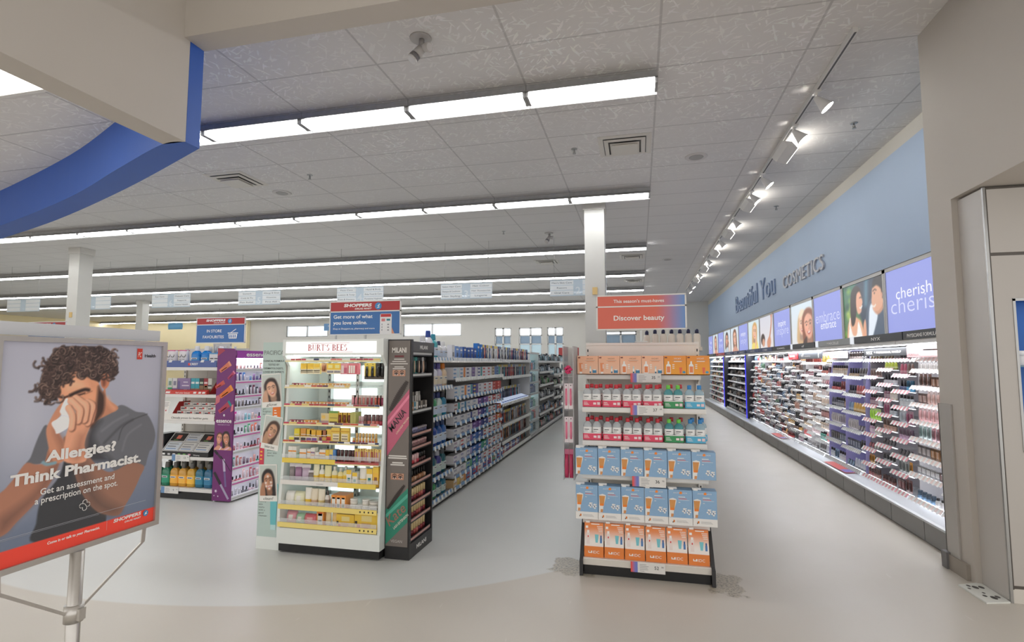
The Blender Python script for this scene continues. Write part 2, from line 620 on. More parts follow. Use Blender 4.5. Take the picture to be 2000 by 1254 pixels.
# entrance bulkheads: beige beam along the aisle, beige beam across, blue curved fascia, dropped vestibule ceiling
b = MB()
b.box(-3.10, -2.5, 3.0, -2.92, 2.85, CEIL, beige)
struct('beam_vestibule', b)
b = MB()
b.box(-2.92, 2.80, 3.70, 2.2, 2.97, CEIL, beige)
struct('beam_entrance', b)
inner = [(-2.92, 2.853), (-3.12, 2.853), (-3.823, 3.14), (-4.96, 3.622), (-6.678, 4.209), (-8.5, 4.76), (-10.2, 5.2)]
outer = [(-2.92, 2.967), (-4.217, 3.538), (-5.814, 4.16), (-7.401, 4.675), (-9.0, 5.15), (-10.3, 5.5)]
def spl(p, k=6):
    out = []
    for i in range(len(p) - 1):
        a, b_, c_, d = p[max(i - 1, 0)], p[i], p[i + 1], p[min(i + 2, len(p) - 1)]
        for j in range(k):
            t = j / k
            out.append(tuple(0.5 * (2 * b_[q] + (c_[q] - a[q]) * t + (2 * a[q] - 5 * b_[q] + 4 * c_[q] - d[q]) * t * t + (3 * b_[q] - a[q] - 3 * c_[q] + d[q]) * t ** 3) for q in (0, 1)))
    return out + [p[-1]]
b = MB()
b.prism(spl(outer) + spl(inner)[::-1], 'z', 3.0, CEIL - 0.001, blue_p)
struct('beam_fascia', b)
b = MB()
vt = tile_material('vestibule_tiles', -3.97, 2.55)
b.prism([(-3.1, -2.5), (-3.1, 2.9)] + spl(inner)[8:] + [(-10.2, -2.5)], 'z', 3.4, 3.45, vt)
struct('ceiling_vestibule', b)
lt = thing('ceiling_light', 'glowing white ceiling panel above the entrance vestibule inside the blue curved fascia', 'ceiling light', (-5.2, 2.03, 3.4))
obj('diffuser', MB().box(-1.9, -0.42, -0.012, 1.6, 0.62, -0.004, GLOW((255, 250, 240), 3.0)), lt)
obj('frame', MB().box(-1.93, 0.62, -0.02, 1.63, 0.65, -0.001, white).box(-1.93, -0.45, -0.02, 1.63, -0.42, -0.001, white), lt)

# right-hand wall return and its base
w = MB()
w.box(2.24, 4.45, 0, 5.4, 4.76, CEIL, beige)
w.box(2.24, 3.0, 2.72, 5.4, 4.45, CEIL, beige)
struct('wall_return', w)
cg = obj('corner_guard', MB().box(2.228, 4.60, 0.0, 2.239, 4.77, 1.22, mat('guard_grey', (176, 172, 166), 0.35, noise=0.04, nscale=5)).box(2.228, 4.761, 0.0, 2.33, 4.772, 1.22, mat('guard_grey', (176, 172, 166))), None)
tag(cg, 'grey metal corner guard on the beige wall end beside the cosmetics displays', 'corner guard')
bb_ = MB().box(2.215, 4.5, 0, 2.2395, 4.765, 0.11, mat('rubber_base', (150, 142, 132), 0.6)).box(2.2, 4.72, 0, 2.24, 4.79, 0.12, mat('rubber_base_dark', (112, 110, 110), 0.6))
struct('baseboard_return', bb_)

# ================================================================ fluorescent rows
tube_m = GLOW((250, 252, 255), TUBE)
refl_m = mat('lamp_white', (240, 240, 238), 0.35)
endcap_m = mat('lamp_joint', (150, 148, 146), 0.5)
outer_m = mat('lamp_outside_unlit', (172, 171, 169), 0.5, noise=0.25, nscale=14)  # grey holds the shade of the lamp's unlit outer side
def wings(m, zt=-0.125):
    for s in (-1, 1):
        m.add([(-0.604, s * 0.05, -0.066), (0.604, s * 0.05, -0.066), (0.604, s * 0.16, zt), (-0.604, s * 0.16, zt)], [(0, 1, 2, 3) if s > 0 else (3, 2, 1, 0)], refl_m)
        m.add([(-0.604, s * 0.05, -0.058), (0.604, s * 0.05, -0.058), (0.604, s * 0.163, zt + 0.004), (-0.604, s * 0.163, zt + 0.004)], [(3, 2, 1, 0) if s > 0 else (0, 1, 2, 3)], outer_m)
    return m
def make_lamp():
    """a 1.2 m strip lamp: housing against the ceiling, sloping reflector wings, two tubes, sockets"""
    h = MB().box(-0.604, -0.055, -0.058, 0.604, 0.055, -0.001, outer_m)
    t = [MB().tube([(-0.575, s * 0.055, -0.112), (0.575, s * 0.055, -0.112)], 0.019, tube_m, 8) for s in (-1, 1)]
    e = [MB().box(x - 0.012, -0.09, -0.134, x + 0.012, 0.09, -0.07, endcap_m) for x in (-0.592, 0.592)]
    return [('housing', h, None), ('reflector', wings(MB()), 0), ('tube', t[0], 0), ('tube', t[1], 0), ('socket', e[0], 0), ('socket', e[1], 0)]
def make_lamp_far():
    h = wings(MB().box(-0.604, -0.055, -0.058, 0.604, 0.055, -0.001, outer_m))
    t = MB().tube([(-0.585, 0, -0.128), (0.585, 0, -0.128)], 0.024, tube_m, 6)
    return [('strip_lamp', h, None), ('tube', t, 0)]
rows = [4.83, 8.12, 11.95, 15.6, 18.9, 22.6, 26.2]
rown = ['ceiling row nearest the entrance'] + ['%s ceiling row from the entrance' % q for q in ('second', 'third', 'fourth', 'fifth', 'sixth')] + ['ceiling row by the back windows']
PROTO_NAME = 'strip_lamp'
for ri, y in enumerate(rows):
    n = [6, 13, 17, 21, 25, 24, 18][ri]
    for k in range(n):
        x = 0.21 - 0.604 - k * 1.212 - (1.212 * (2 if ri == 6 else 0))
        far = ri >= 2
        o = place('lamp_far' if far else 'lamp', make_lamp_far if far else make_lamp, (x, y, CEIL - 0.001), 0.0,
                  'fluorescent strip lamp, %s from the cosmetics end, %s' % (ORD[k], rown[ri]), 'ceiling lamp', 'fluorescent lamps in the ceiling rows')
        o.name = 'strip_lamp'

for k in range(8):
    o = place('lamp_far', make_lamp_far, (-25.0 - k * 1.212, 27.4, CEIL - 0.001), 0.0, 'fluorescent strip lamp in front of the yellow wall, %s from the windows' % ORD[k], 'ceiling lamp', 'fluorescent lamps in the ceiling rows')

# ================================================================ goods: meshes face -y, origin at the middle of the bottom
CHROME = mat('chrome', (210, 212, 214), 0.15, 1.0)
CLEAR = mat('clear_plastic', (236, 240, 242), 0.12, alpha=0.28)
CLEAR2 = mat('clear_liquid', (214, 222, 226), 0.1, alpha=0.55)
WHT = (236, 234, 230)
_MC = {}
def cached(f):
    def g(*a):
        k = (f.__name__,) + a
        if k not in _MC:
            _MC[k] = f(*a).mesh(f.__name__)
        return _MC[k]
    return g
@cached
def g_carton(w, d, h, base, bands):
    """box with printed blocks on its front: bands of (x0, x1, z0, z1, colour) in shares of the face"""
    m = MB().box(-w / 2, -d / 2, 0, w / 2, d / 2, h, P(base))
    for x0, x1, z0, z1, c in bands:
        m.rf(-w / 2 + x0 * w, z0 * h, -w / 2 + x1 * w, z1 * h, -d / 2 - 0.0006, P(c))
    return m
@cached
def g_tube(w, h, base, band, cap):
    """squeeze tube standing on its cap"""
    r = w / 2
    B, C, K = P(base, 0.35), P(band, 0.35), P(cap, 0.35)
    return MB().loft([(r * 0.72, r * 0.72, 0), (r * 0.74, r * 0.74, h * 0.16), (r * 0.74, r * 0.74, h * 0.165), (r * 0.92, r * 0.75, h * 0.2), (r * 0.95, r * 0.7, h * 0.42), (r * 0.97, r * 0.5, h * 0.72), (r, r * 0.16, h * 0.96), (r, r * 0.1, h)], [K, K, B, C, B, B, B], 12)
@cached
def g_bottle(w, d, h, base, label, cap, neck):
    """flat bottle with shoulder, label panel and cap"""
    B, K = P(base, 0.22), P(cap, 0.3)
    hb = h * (1 - neck)
    m = MB().loft([(w * 0.46, d * 0.46, 0), (w / 2, d / 2, hb * 0.05), (w / 2, d / 2, hb * 0.78), (w * 0.42, d * 0.42, hb * 0.92), (w * 0.2, d * 0.24, hb), (w * 0.2, d * 0.24, hb * 1.02)], B, 12, 3.2)
    m.loft([(w * 0.24, w * 0.24, hb), (w * 0.24, w * 0.24, h * 0.985), (w * 0.2, w * 0.2, h)], K, 10)
    if label:
        m.loft([(w / 2 + 0.0007, d / 2 + 0.0007, hb * 0.18), (w / 2 + 0.0007, d / 2 + 0.0007, hb * 0.66)], P(label), 12, 3.2, cap=False)
    return m
@cached
def g_pump(w, h, base, cap):
    B, K = P(base, 0.3), P(cap, 0.3)
    m = MB().loft([(w / 2, w / 2, 0), (w / 2, w / 2, h * 0.62), (w * 0.2, w * 0.2, h * 0.72)], B, 12)
    m.loft([(w * 0.2, w * 0.2, h * 0.72), (w * 0.2, w * 0.2, h * 0.8), (w * 0.07, w * 0.07, h * 0.81), (w * 0.07, w * 0.07, h * 0.93)], K, 8)
    m.box(-w * 0.16, -w * 0.42, h * 0.93, w * 0.16, w * 0.16, h, K)
    return m
@cached
def g_jar(w, h, base, lid):
    return MB().loft([(w * 0.45, w * 0.45, 0), (w / 2, w / 2, h * 0.08), (w / 2, w / 2, h * 0.62), (w * 0.46, w * 0.46, h * 0.66)], P(base, 0.3), 14).loft([(w * 0.52, w * 0.52, h * 0.66), (w * 0.52, w * 0.52, h * 0.97), (w * 0.48, w * 0.48, h)], P(lid, 0.3), 14)
@cached
def g_lipstick(w, h, base, cap):
    r = w / 2
    return MB().loft([(r, r, 0), (r, r, h * 0.42)], P(base, 0.25), 8).loft([(r * 0.9, r * 0.9, h * 0.42), (r * 0.9, r * 0.9, h * 0.97), (r * 0.7, r * 0.7, h)], P(cap, 0.2), 8)
@cached
def g_polish(w, h, base, cap):
    r = w / 2
    return MB().loft([(r * 0.9, r * 0.9, 0), (r, r, h * 0.06), (r, r, h * 0.34), (r * 0.5, r * 0.5, h * 0.42)], P(base, 0.15), 8, 2.6).loft([(r * 0.46, r * 0.46, h * 0.42), (r * 0.4, r * 0.4, h)], P(cap, 0.25), 8)
@cached
def g_card(w, h, base, item, foot):
    """hang card with a blister that holds one stick"""
    m = MB().box(-w / 2, -0.001, 0, w / 2, 0.001, h, P(base))
    m.rf(-w / 2, 0, w / 2, h * 0.2, -0.0016, P(foot))
    m.rf(-w * 0.12, h * 0.9, w * 0.12, h * 0.94, -0.0016, P((60, 60, 62)))
    m.loft([(w * 0.22, w * 0.16, h * 0.14, 0, -w * 0.16), (w * 0.24, w * 0.17, h * 0.45, 0, -w * 0.17), (w * 0.2, w * 0.14, h * 0.8, 0, -w * 0.14)], P(item, 0.25), 8)
    return m
@cached
def g_brush(w, h, base, handle, head):
    """toothbrush on a card"""
    m = MB().box(-w / 2, -0.001, 0, w / 2, 0.001, h, P(base))
    m.rf(-w / 2, h * 0.82, w / 2, h, -0.0016, P(head))
    m.loft([(w * 0.13, 0.006, h * 0.06, 0, -0.008), (w * 0.16, 0.008, h * 0.3, 0, -0.009), (w * 0.07, 0.004, h * 0.55, 0, -0.006), (w * 0.06, 0.004, h * 0.62, 0, -0.006), (w * 0.15, 0.006, h * 0.65, 0, -0.007), (w * 0.15, 0.006, h * 0.8, 0, -0.007)], P(handle, 0.3), 8)
    return m
@cached
def g_compact(w, d, base, pan):
    """round compact leaning in its tray slot"""
    m = MB().loft([(w / 2, w / 2, 0), (w / 2, w / 2, d * 0.8), (w * 0.46, w * 0.46, d)], P(base, 0.2), 14)
    m.loft([(w * 0.4, w * 0.4, d + 0.0005), (w * 0.4, w * 0.4, d + 0.001)], P(pan), 14)
    m2 = MB()
    R = Matrix.Translation((0, 0, w * 0.485)) @ Matrix.Rotation(math.radians(72), 4, 'X')
    m2.v = [tuple(R @ Vector(p)) for p in m.v]
    m2.f, m2.m, m2.sm, m2.mats = m.f, m.m, m.sm, m.mats
    return m2
@cached
def g_palette(w, h, d, base, pans):
    m = MB().box(-w / 2, -d / 2, 0, w / 2, d / 2, h, P(base, 0.25))
    n = len(pans)
    for i, c in enumerate(pans):
        x = -w / 2 + w * (i + 0.5) / n
        m.rf(x - w * 0.38 / n, h * 0.2, x + w * 0.38 / n, h * 0.8, -d / 2 - 0.0006, P(c))
    return m
@cached
def g_pouch(w, h, d, base, label, top):
    """soft wipes pack: pillow with crimped ends and a lid label"""
    m = MB().loft([(w * 0.47, d * 0.06, 0), (w / 2, d * 0.42, h * 0.1), (w / 2, d / 2, h * 0.45), (w * 0.49, d * 0.38, h * 0.82), (w * 0.48, d * 0.05, h)], P(base, 0.3), 14, 3.0)
    m.loft([(w * 0.36, d * 0.44, h * 0.22), (w * 0.37, d * 0.51, h * 0.45), (w * 0.34, d * 0.43, h * 0.74)], P(label), 14, 3.0, cap=False)
    m.loft([(w * 0.38, d * 0.452, h * 0.52), (w * 0.36, d * 0.43, h * 0.66)], P(top), 14, 3.0, cap=False)
    return m
@cached
def g_bag(w, h, base, item):
    """hanging clear bag with header card"""
    m = MB().box(-w / 2, -0.002, h * 0.8, w / 2, 0.002, h, P(base))
    m.loft([(w * 0.46, 0.004, 0), (w * 0.48, 0.016, h * 0.2), (w * 0.46, 0.015, h * 0.6), (w * 0.46, 0.003, h * 0.82)], P(item, 0.25), 10, 3)
    return m

def rail(x0, x1, z, h, y, m_tag, m_gap, tag_w=0.036, gap=0.026, drop=0.010, out=0.006, axis='y', lean=0.0):
    """shelf-edge ticket rail as one strip whose tickets stand out a little and hang a little lower; runs along x facing -y"""
    m = MB()
    v, f, mm = [], [], []
    x = x0
    k = 0
    while x < x1 - 1e-6:
        wd = min(tag_w if k % 2 == 0 else gap, x1 - x)
        t = k % 2 == 0
        yy, zz = (y - out, z - drop) if t else (y, z)
        b = len(v)
        v += [(x, yy - lean, zz), (x + wd, yy - lean, zz), (x + wd, yy, z + h), (x, yy, z + h)]
        f.append((b, b + 1, b + 2, b + 3))
        mm.append(m_tag if t else m_gap)
        if b:
            f.append((b - 3, b, b + 3, b - 2))
            mm.append(m_tag)
        x += wd
        k += 1
    for q, c in zip(f, mm):
        pass
    b0 = len(m.v)
    m.v.extend(v)
    for q, c in zip(f, mm):
        m.f.append(tuple(i + b0 for i in q))
        m.m.append(m.mi(c))
        m.sm.append(False)
    return m
def turned(mb, ang, loc):
    R = Matrix.Translation(loc) @ Matrix.Rotation(ang, 4, 'Z')
    mb.v = [tuple(R @ Vector(p)) for p in mb.v]
    return mb
tag_white = mat('ticket_white', (238, 238, 236), 0.4)
tag_blue = mat('ticket_blue', (112, 150, 192), 0.4)
tag_grey = mat('ticket_grey', (196, 196, 194), 0.4)
def slots(m, x, y, z0, z1, facing='f', mm=None):
    """upright with its black slots"""
    mm = mm or white
    m.box(x - 0.016, y, z0, x + 0.016, y + 0.05, z1, mm)
    z = z0 + 0.05
    while z < z1 - 0.03:
        m.rf(x - 0.005, z, x + 0.005, z + 0.022, y - 0.0008, dark)
        z += 0.05
    return m

# ================================================================ the beauty end display (white gondola end with the orange sign)
ge = thing('gondola_end', 'white steel end gondola with five shelves on a black kick plate under the orange beauty sign', 'display shelf', (0.02, 4.0, 0))
# local frame: x centred, y from the front of the deck
m = MB()
slots(m, -0.445, 0.60, 0.12, 1.70)
slots(m, 0.445, 0.60, 0.12, 1.70)
obj('upright', m, ge)
obj('back_panel', MB().box(-0.43, 0.63, 0.1, 0.43, 0.66, 1.52, white2), ge)
obj('top_panel', MB().box(-0.43, 0.60, 1.535, 0.43, 0.65, 1.685, white).box(-0.45, 0.585, 1.675, 0.45, 0.66, 1.695, white).box(-0.43, 0.592, 1.535, 0.43, 0.60, 1.55, white2), ge)
m = MB().box(-0.445, 0.0, 0.072, 0.445, 0.62, 0.118, white)
m.box(-0.445, -0.006, 0.072, 0.445, 0.0, 0.112, white2)
obj('deck', m, ge)
obj('kick_plate', MB().box(-0.435, 0.012, 0.0, 0.435, 0.60, 0.072, dark), ge)
for s in (-1, 1):
    m = MB()
    m.prism([(-0.03, 0.0), (0.64, 0.0), (0.64, 0.10), (0.05, 0.10), (0.20, 0.34), (0.17, 0.34), (0.0, 0.12), (-0.03, 0.11)], 'x', s * 0.452 - 0.012, s * 0.452 + 0.012, mat('bumper_black', (52, 52, 54), 0.5))
    obj('bumper', m, ge, label='black bumper rail')
EY = [0.42, 0.13, 0.13, 0.10, 0.10]
EZ = [1.430, 1.190, 0.940, 0.700, 0.378]
for y, z in zip(EY, EZ):
    m = MB().box(-0.445, y, z - 0.008, 0.445, 0.61, z, white)
    m.box(-0.448, y - 0.012, z - 0.034, 0.448, y, z - 0.0002, white)
    m.box(-0.448, y - 0.016, z - 0.036, 0.448, y - 0.012, z - 0.030, white2)
    for s in (-1, 1):
        m.prism([(y, z - 0.03), (0.60, z - 0.075), (0.60, z), (y, z)], 'x', s * 0.44 - 0.003, s * 0.44 + 0.003, white2)
    obj('shelf', m, ge)

def grad_mat(name, c0, c1, a, b, vert=False, o=0):
    m, nt, bs = new_mat(name)
    g = NG(nt)
    tc = g.n('TexCoord')
    sp = g.n('SeparateXYZ')
    nt.links.new(tc.outputs['Object'], sp.inputs[0])
    nt.links.new(g.mix(g.smooth(sp.outputs[2 if vert else 0], a, b), L(c0), L(c1)), bs.inputs['Base Color'])
    bs.inputs['Roughness'].default_value = 0.4
    return m
coral = grad_mat('sign_coral_to_blue', (222, 108, 88), (110, 150, 205), 0.10, 0.36)
tagm = grad_mat('ticket_coral_to_blue', (235, 90, 70), (120, 130, 200), -0.118, -0.082)
ink = mat('ink_black', (40, 40, 42), 0.5)
inkg = mat('ink_grey', (150, 150, 152), 0.5)
ink_w = mat('ink_white', (246, 244, 240), 0.4)

def top_sign(name, label, x, y, z0, zc, z1, w, build, stem_z):
    t = thing(name, label, 'sign', (x, y, stem_z))
    m = MB()
    m.box(-0.008, 0.0, 0.0, 0.008, 0.012, z0 - stem_z + 0.06, alu)
    m.box(-0.05, -0.03, 0.0, 0.05, 0.04, 0.006, alu)
    obj('stem', m, t)
    f = MB()
    a, b = z0 - stem_z, z1 - stem_z
    for q in ((-w / 2 - 0.006, a - 0.006, w / 2 + 0.006, a + 0.004), (-w / 2 - 0.006, b - 0.004, w / 2 + 0.006, b + 0.006), (-w / 2 - 0.006, zc - stem_z - 0.005, w / 2 + 0.006, zc - stem_z + 0.005)):
        f.box(q[0], -0.014, q[1], q[2], 0.0, q[3], white)
    for sx in (-1, 1):
        f.box(sx * w / 2 - 0.006, -0.014, a, sx * w / 2 + 0.006, 0.0, b, white)
    obj('sign_frame', f, t)
    build(t, a, zc - stem_z, b, w)
    return t
def b_beauty(t, a, c, b, w):
    m = MB().box(-w / 2, -0.011, a, w / 2, -0.003, c, coral)
    m.text('Discover beauty', 0.056, (-0.015, -0.013, (a + c) / 2 - 0.02), ink_w, al='c', bold=0.018, w=0.40)
    obj('main_panel', m, t, label='lower orange panel')
    m = MB().box(-w / 2, -0.011, c, w / 2, -0.003, b, coral)
    m.text("This season's must-haves", 0.038, (-0.015, -0.013, (c + b) / 2 - 0.014), ink_w, al='c', bold=0.012, w=0.40)
    obj('header_panel', m, t, label='upper orange panel')
top_sign('shelf_sign', 'orange shelf-top sign fading to blue with white words about beauty', 0.02, 4.43, 1.80, 1.985, 2.075, 0.70, b_beauty, 1.694)

# price cards on the shelf edges
def price_card(x, y, z, num, sup, label, blue=False):
    t = thing('price_card', label, 'price tag', (x, y, z), 0, 'price cards on the shelf edges')
    m = MB().box(-0.118, -0.003, -0.036, 0.118, 0.0, 0.036, white)
    m.rf(-0.118, -0.036, -0.07, 0.036, -0.0036, tagm if not blue else tag_blue)
    for i in range(5):
        m.rf(-0.055, 0.018 - i * 0.011, -0.055 + (0.045, 0.06, 0.052, 0.056, 0.03)[i], 0.021 - i * 0.011, -0.0036, inkg)
    m.text(num, 0.032, (0.045, -0.0036, -0.008), ink, bold=0.005)
    m.text(sup, 0.016, (0.092, -0.0036, 0.004), ink)
    obj('card', m, t)
    obj('clip', MB().box(-0.11, 0.0, -0.01, 0.11, 0.004, 0.012, CLEAR), t)
price_card(0.05, 4.0 + EY[0] - 0.052, EZ[0] - 0.022, '35', '25', 'white price card reading 35 under the peach skincare gift boxes')
price_card(0.05, 4.0 + EY[1] - 0.020, EZ[1] - 0.014, '37', '49', 'white price card reading 37 under the upper row of micellar water bottles')
price_card(0.055, 4.0 + EY[3] - 0.055, EZ[3] - 0.03, '36', '95', 'white price card reading 36 under the upper row of blue sunscreen boxes')
price_card(0.035, 3.988, 0.088, '52', '99', 'white price card reading 52 on the bottom deck under the orange boxes')

# VICHY gift boxes
def vichy(top, bot, kind):
    def mk():
        gm = grad_mat('gift_%d' % kind, bot, top, 0.0, 0.16, True)
        b = MB().box(-0.084, 0.0, 0.0, 0.084, 0.14, 0.152, gm)
        y = -0.0007
        b.text('VICHY', 0.017, (0.018, y, 0.124), mat('ink_brown', (120, 84, 60)) if kind < 2 else ink_w, al='c', space=1.15)
        b.rf(-0.02, 0.114, 0.06, 0.116, y, inkg)
        b.rf(-0.01, 0.104, 0.05, 0.109, y, ink_w if kind == 2 else P((226, 150, 110)))
        b.rf(-0.078, 0.133, -0.06, 0.143, y, P((120, 60, 50)))
        for i in range(3):
            b.rf(-0.022, 0.05 + i * 0.014, -0.006, 0.056 + i * 0.014, y, ink_w)
        if kind == 0:
            b.ngon([(-0.066, y, 0.012), (-0.046, y, 0.012), (-0.040, y, 0.095), (-0.070, y, 0.095)], P((238, 150, 100)))
            b.rf(-0.066, 0.008, -0.046, 0.024, y * 1.6, ink_w)
            b.rf(-0.05, 0.05, -0.044, 0.085, y * 1.6, ink_w)
        else:
            b.ngon([(-0.068, y, 0.01), (-0.034, y, 0.01), (-0.034, y, 0.078), (-0.045, y, 0.09), (-0.045, y, 0.108), (-0.057, y, 0.108), (-0.057, y, 0.09), (-0.068, y, 0.078)], ink_w)
            b.rf(-0.064, 0.02, -0.038, 0.068, y * 1.6, P((240, 140, 84)))
        if kind < 2:
            b.rf(0.016, 0.014, 0.028, 0.05, y, ink_w)
            b.rf(0.016, 0.014, 0.028, 0.026, y * 1.6, P((40, 110, 140)))
            b.rf(0.018, 0.05, 0.026, 0.068, y, P((190, 220, 225)))
            b.ngon([(0.038, y, 0.014), (0.07, y, 0.014), (0.07, y, 0.036), (0.064, y, 0.044), (0.044, y, 0.044), (0.038, y, 0.036)], P((60, 130, 170)))
            b.rf(0.044, 0.036, 0.066, 0.044, y * 1.6, ink_w)
        else:
            b.ngon([(0.03, y, 0.06), (0.052, y, 0.06), (0.046, y, 0.012), (0.034, y, 0.012)], P((236, 110, 80)))
            b.ngon([(0.054, y, 0.014), (0.076, y, 0.014), (0.076, y, 0.028), (0.07, y, 0.032), (0.06, y, 0.032), (0.054, y, 0.028)], P((70, 150, 190)))
        s = MB().box(-0.0842, 0.0, 0.0, 0.0842, 0.1402, 0.007, P((210, 196, 170)))
        return [('gift_box', b, None), ('seal_strip', s, 0)]
    return mk
pos = ['at the end by the pink wing rack', 'second along', 'third along with a pump bottle printed', 'fourth along with a pump bottle printed', 'fifth along', 'at the end next to the makeup aisle']
for i in range(6):
    k = 0 if i < 2 else 1 if i < 4 else 2
    o = place('vichy%d' % k, vichy((246, 186, 150), (244, 200, 170), k) if k < 2 else vichy((240, 150, 60), (248, 168, 50), k), (0.02 - 0.428 + i * 0.1712, 4.385, EZ[0] + 0.001), 0.0,
          ('peach' if i < 4 else 'bright orange') + ' skincare gift box on the top shelf, ' + pos[i], 'box', 'gift boxes on the top shelf of the beauty end')
for i, q in ((0, 'behind the outermost orange gift box'),):
    place('vichyback', vichy((248, 190, 40), (248, 190, 40), 2), (0.02 + 0.4475, 4.53, EZ[0] + 0.001), 0.0, 'yellow orange gift box peeking out ' + q, 'box', 'gift boxes on the top shelf of the beauty end', (1, 0.38, 1))

# micellar water twin packs: two bottles in a printed sleeve
def twin(sl, cap, liquid):
    def mk():
        LQ = mat('liquid_%02x%02x%02x' % liquid, liquid, 0.12, alpha=0.62)
        nodes = []
        s = MB().loft([(0.071, 0.036, 0.002), (0.071, 0.036, 0.05)], P(sl), 20, 5, cap=False)
        s.loft([(0.0713, 0.0363, 0.05), (0.0713, 0.0363, 0.056)], P(WHT), 20, 5, cap=False)
        y = -0.0366
        for i in range(3):
            s.rf(-0.06, 0.016 + i * 0.009, -0.02 - i * 0.006, 0.019 + i * 0.009, y, ink_w)
        s.loft([(0.011, 0.0004, -0.011), (0.011, 0.0004, 0.011)], P((250, 220, 225)), 12, 2, c=(0.052, y, 0.026))
        s.rf(0.012, 0.018, 0.034, 0.034, y, P((250, 226, 228)))
        nodes.append(('twin_pack', s, None))
        for k in (-1, 1):
            b = MB().loft([(0.031, 0.030, 0.0), (0.033, 0.033, 0.006), (0.033, 0.033, 0.108), (0.029, 0.029, 0.124), (0.013, 0.014, 0.138), (0.012, 0.012, 0.147)], LQ, 14, 2.6, c=(k * 0.0345, 0, 0))
            nodes.append(('bottle', b, 0))
            i = len(nodes) - 1
            nodes.append(('label', MB().loft([(0.0336, 0.0336, 0.057), (0.0336, 0.0336, 0.098)], P((240, 240, 238)), 14, 2.6, cap=False, c=(k * 0.0345, 0, 0)).rf(k * 0.0345 - 0.022, 0.078, k * 0.0345 + 0.012, 0.083, -0.0342, ink).rf(k * 0.0345 - 0.022, 0.066, k * 0.0345 + 0.002, 0.069, -0.0342, inkg), i))
            nodes.append(('cap', MB().loft([(0.0145, 0.0145, 0.140), (0.0155, 0.0155, 0.142), (0.0155, 0.0155, 0.166), (0.013, 0.013, 0.170)], P(cap, 0.3), 12, c=(k * 0.0345, 0, 0)), i))
        return nodes
    return mk
kinds = [('red', (226, 74, 104), (196, 42, 56), (212, 218, 222)), ('green', (60, 150, 92), (110, 200, 70), (84, 170, 176)), ('blue', (86, 178, 214), (40, 130, 196), (176, 206, 220))]
for row, z in ((0, EZ[1]), (1, EZ[2])):
    for i in range(6):
        k = 0 if i < 4 else i - 3
        nm, sl, cp, lq = kinds[k]
        what = {'red': 'red capped micellar water twin pack in pink sleeve', 'green': 'green capped teal micellar water twin pack in green sleeve', 'blue': 'blue capped micellar water twin pack in light blue sleeve'}[nm]
        which = ', ' + ORD[i] + ' from pink rack' if k == 0 else ''
        place('twin%d' % k, twin(sl, cp, lq), (0.02 - 0.378 + i * 0.1505, 4.13 + 0.045 + EY[1] - 0.13, z + 0.001), 0.0, what + which + (', upper row' if row == 0 else ', lower row'), 'bottle', 'micellar water twin packs')
    for i in range(5 if row == 0 else 6):
        nm, sl, cp, lq = kinds[0]
        k = 0 if i < 5 else 2
        place('twin%d' % k, twin(kinds[k][1], kinds[k][2], kinds[k][3]), (0.02 - 0.354 + i * 0.1505, 4.13 + 0.16, z + 0.001), 0.0, ('red' if k == 0 else 'blue') + ' capped micellar water pack hidden behind the front row, ' + ORD[i] + ' along, ' + ('upper' if row == 0 else 'lower') + ' row', 'bottle', 'micellar water twin packs')

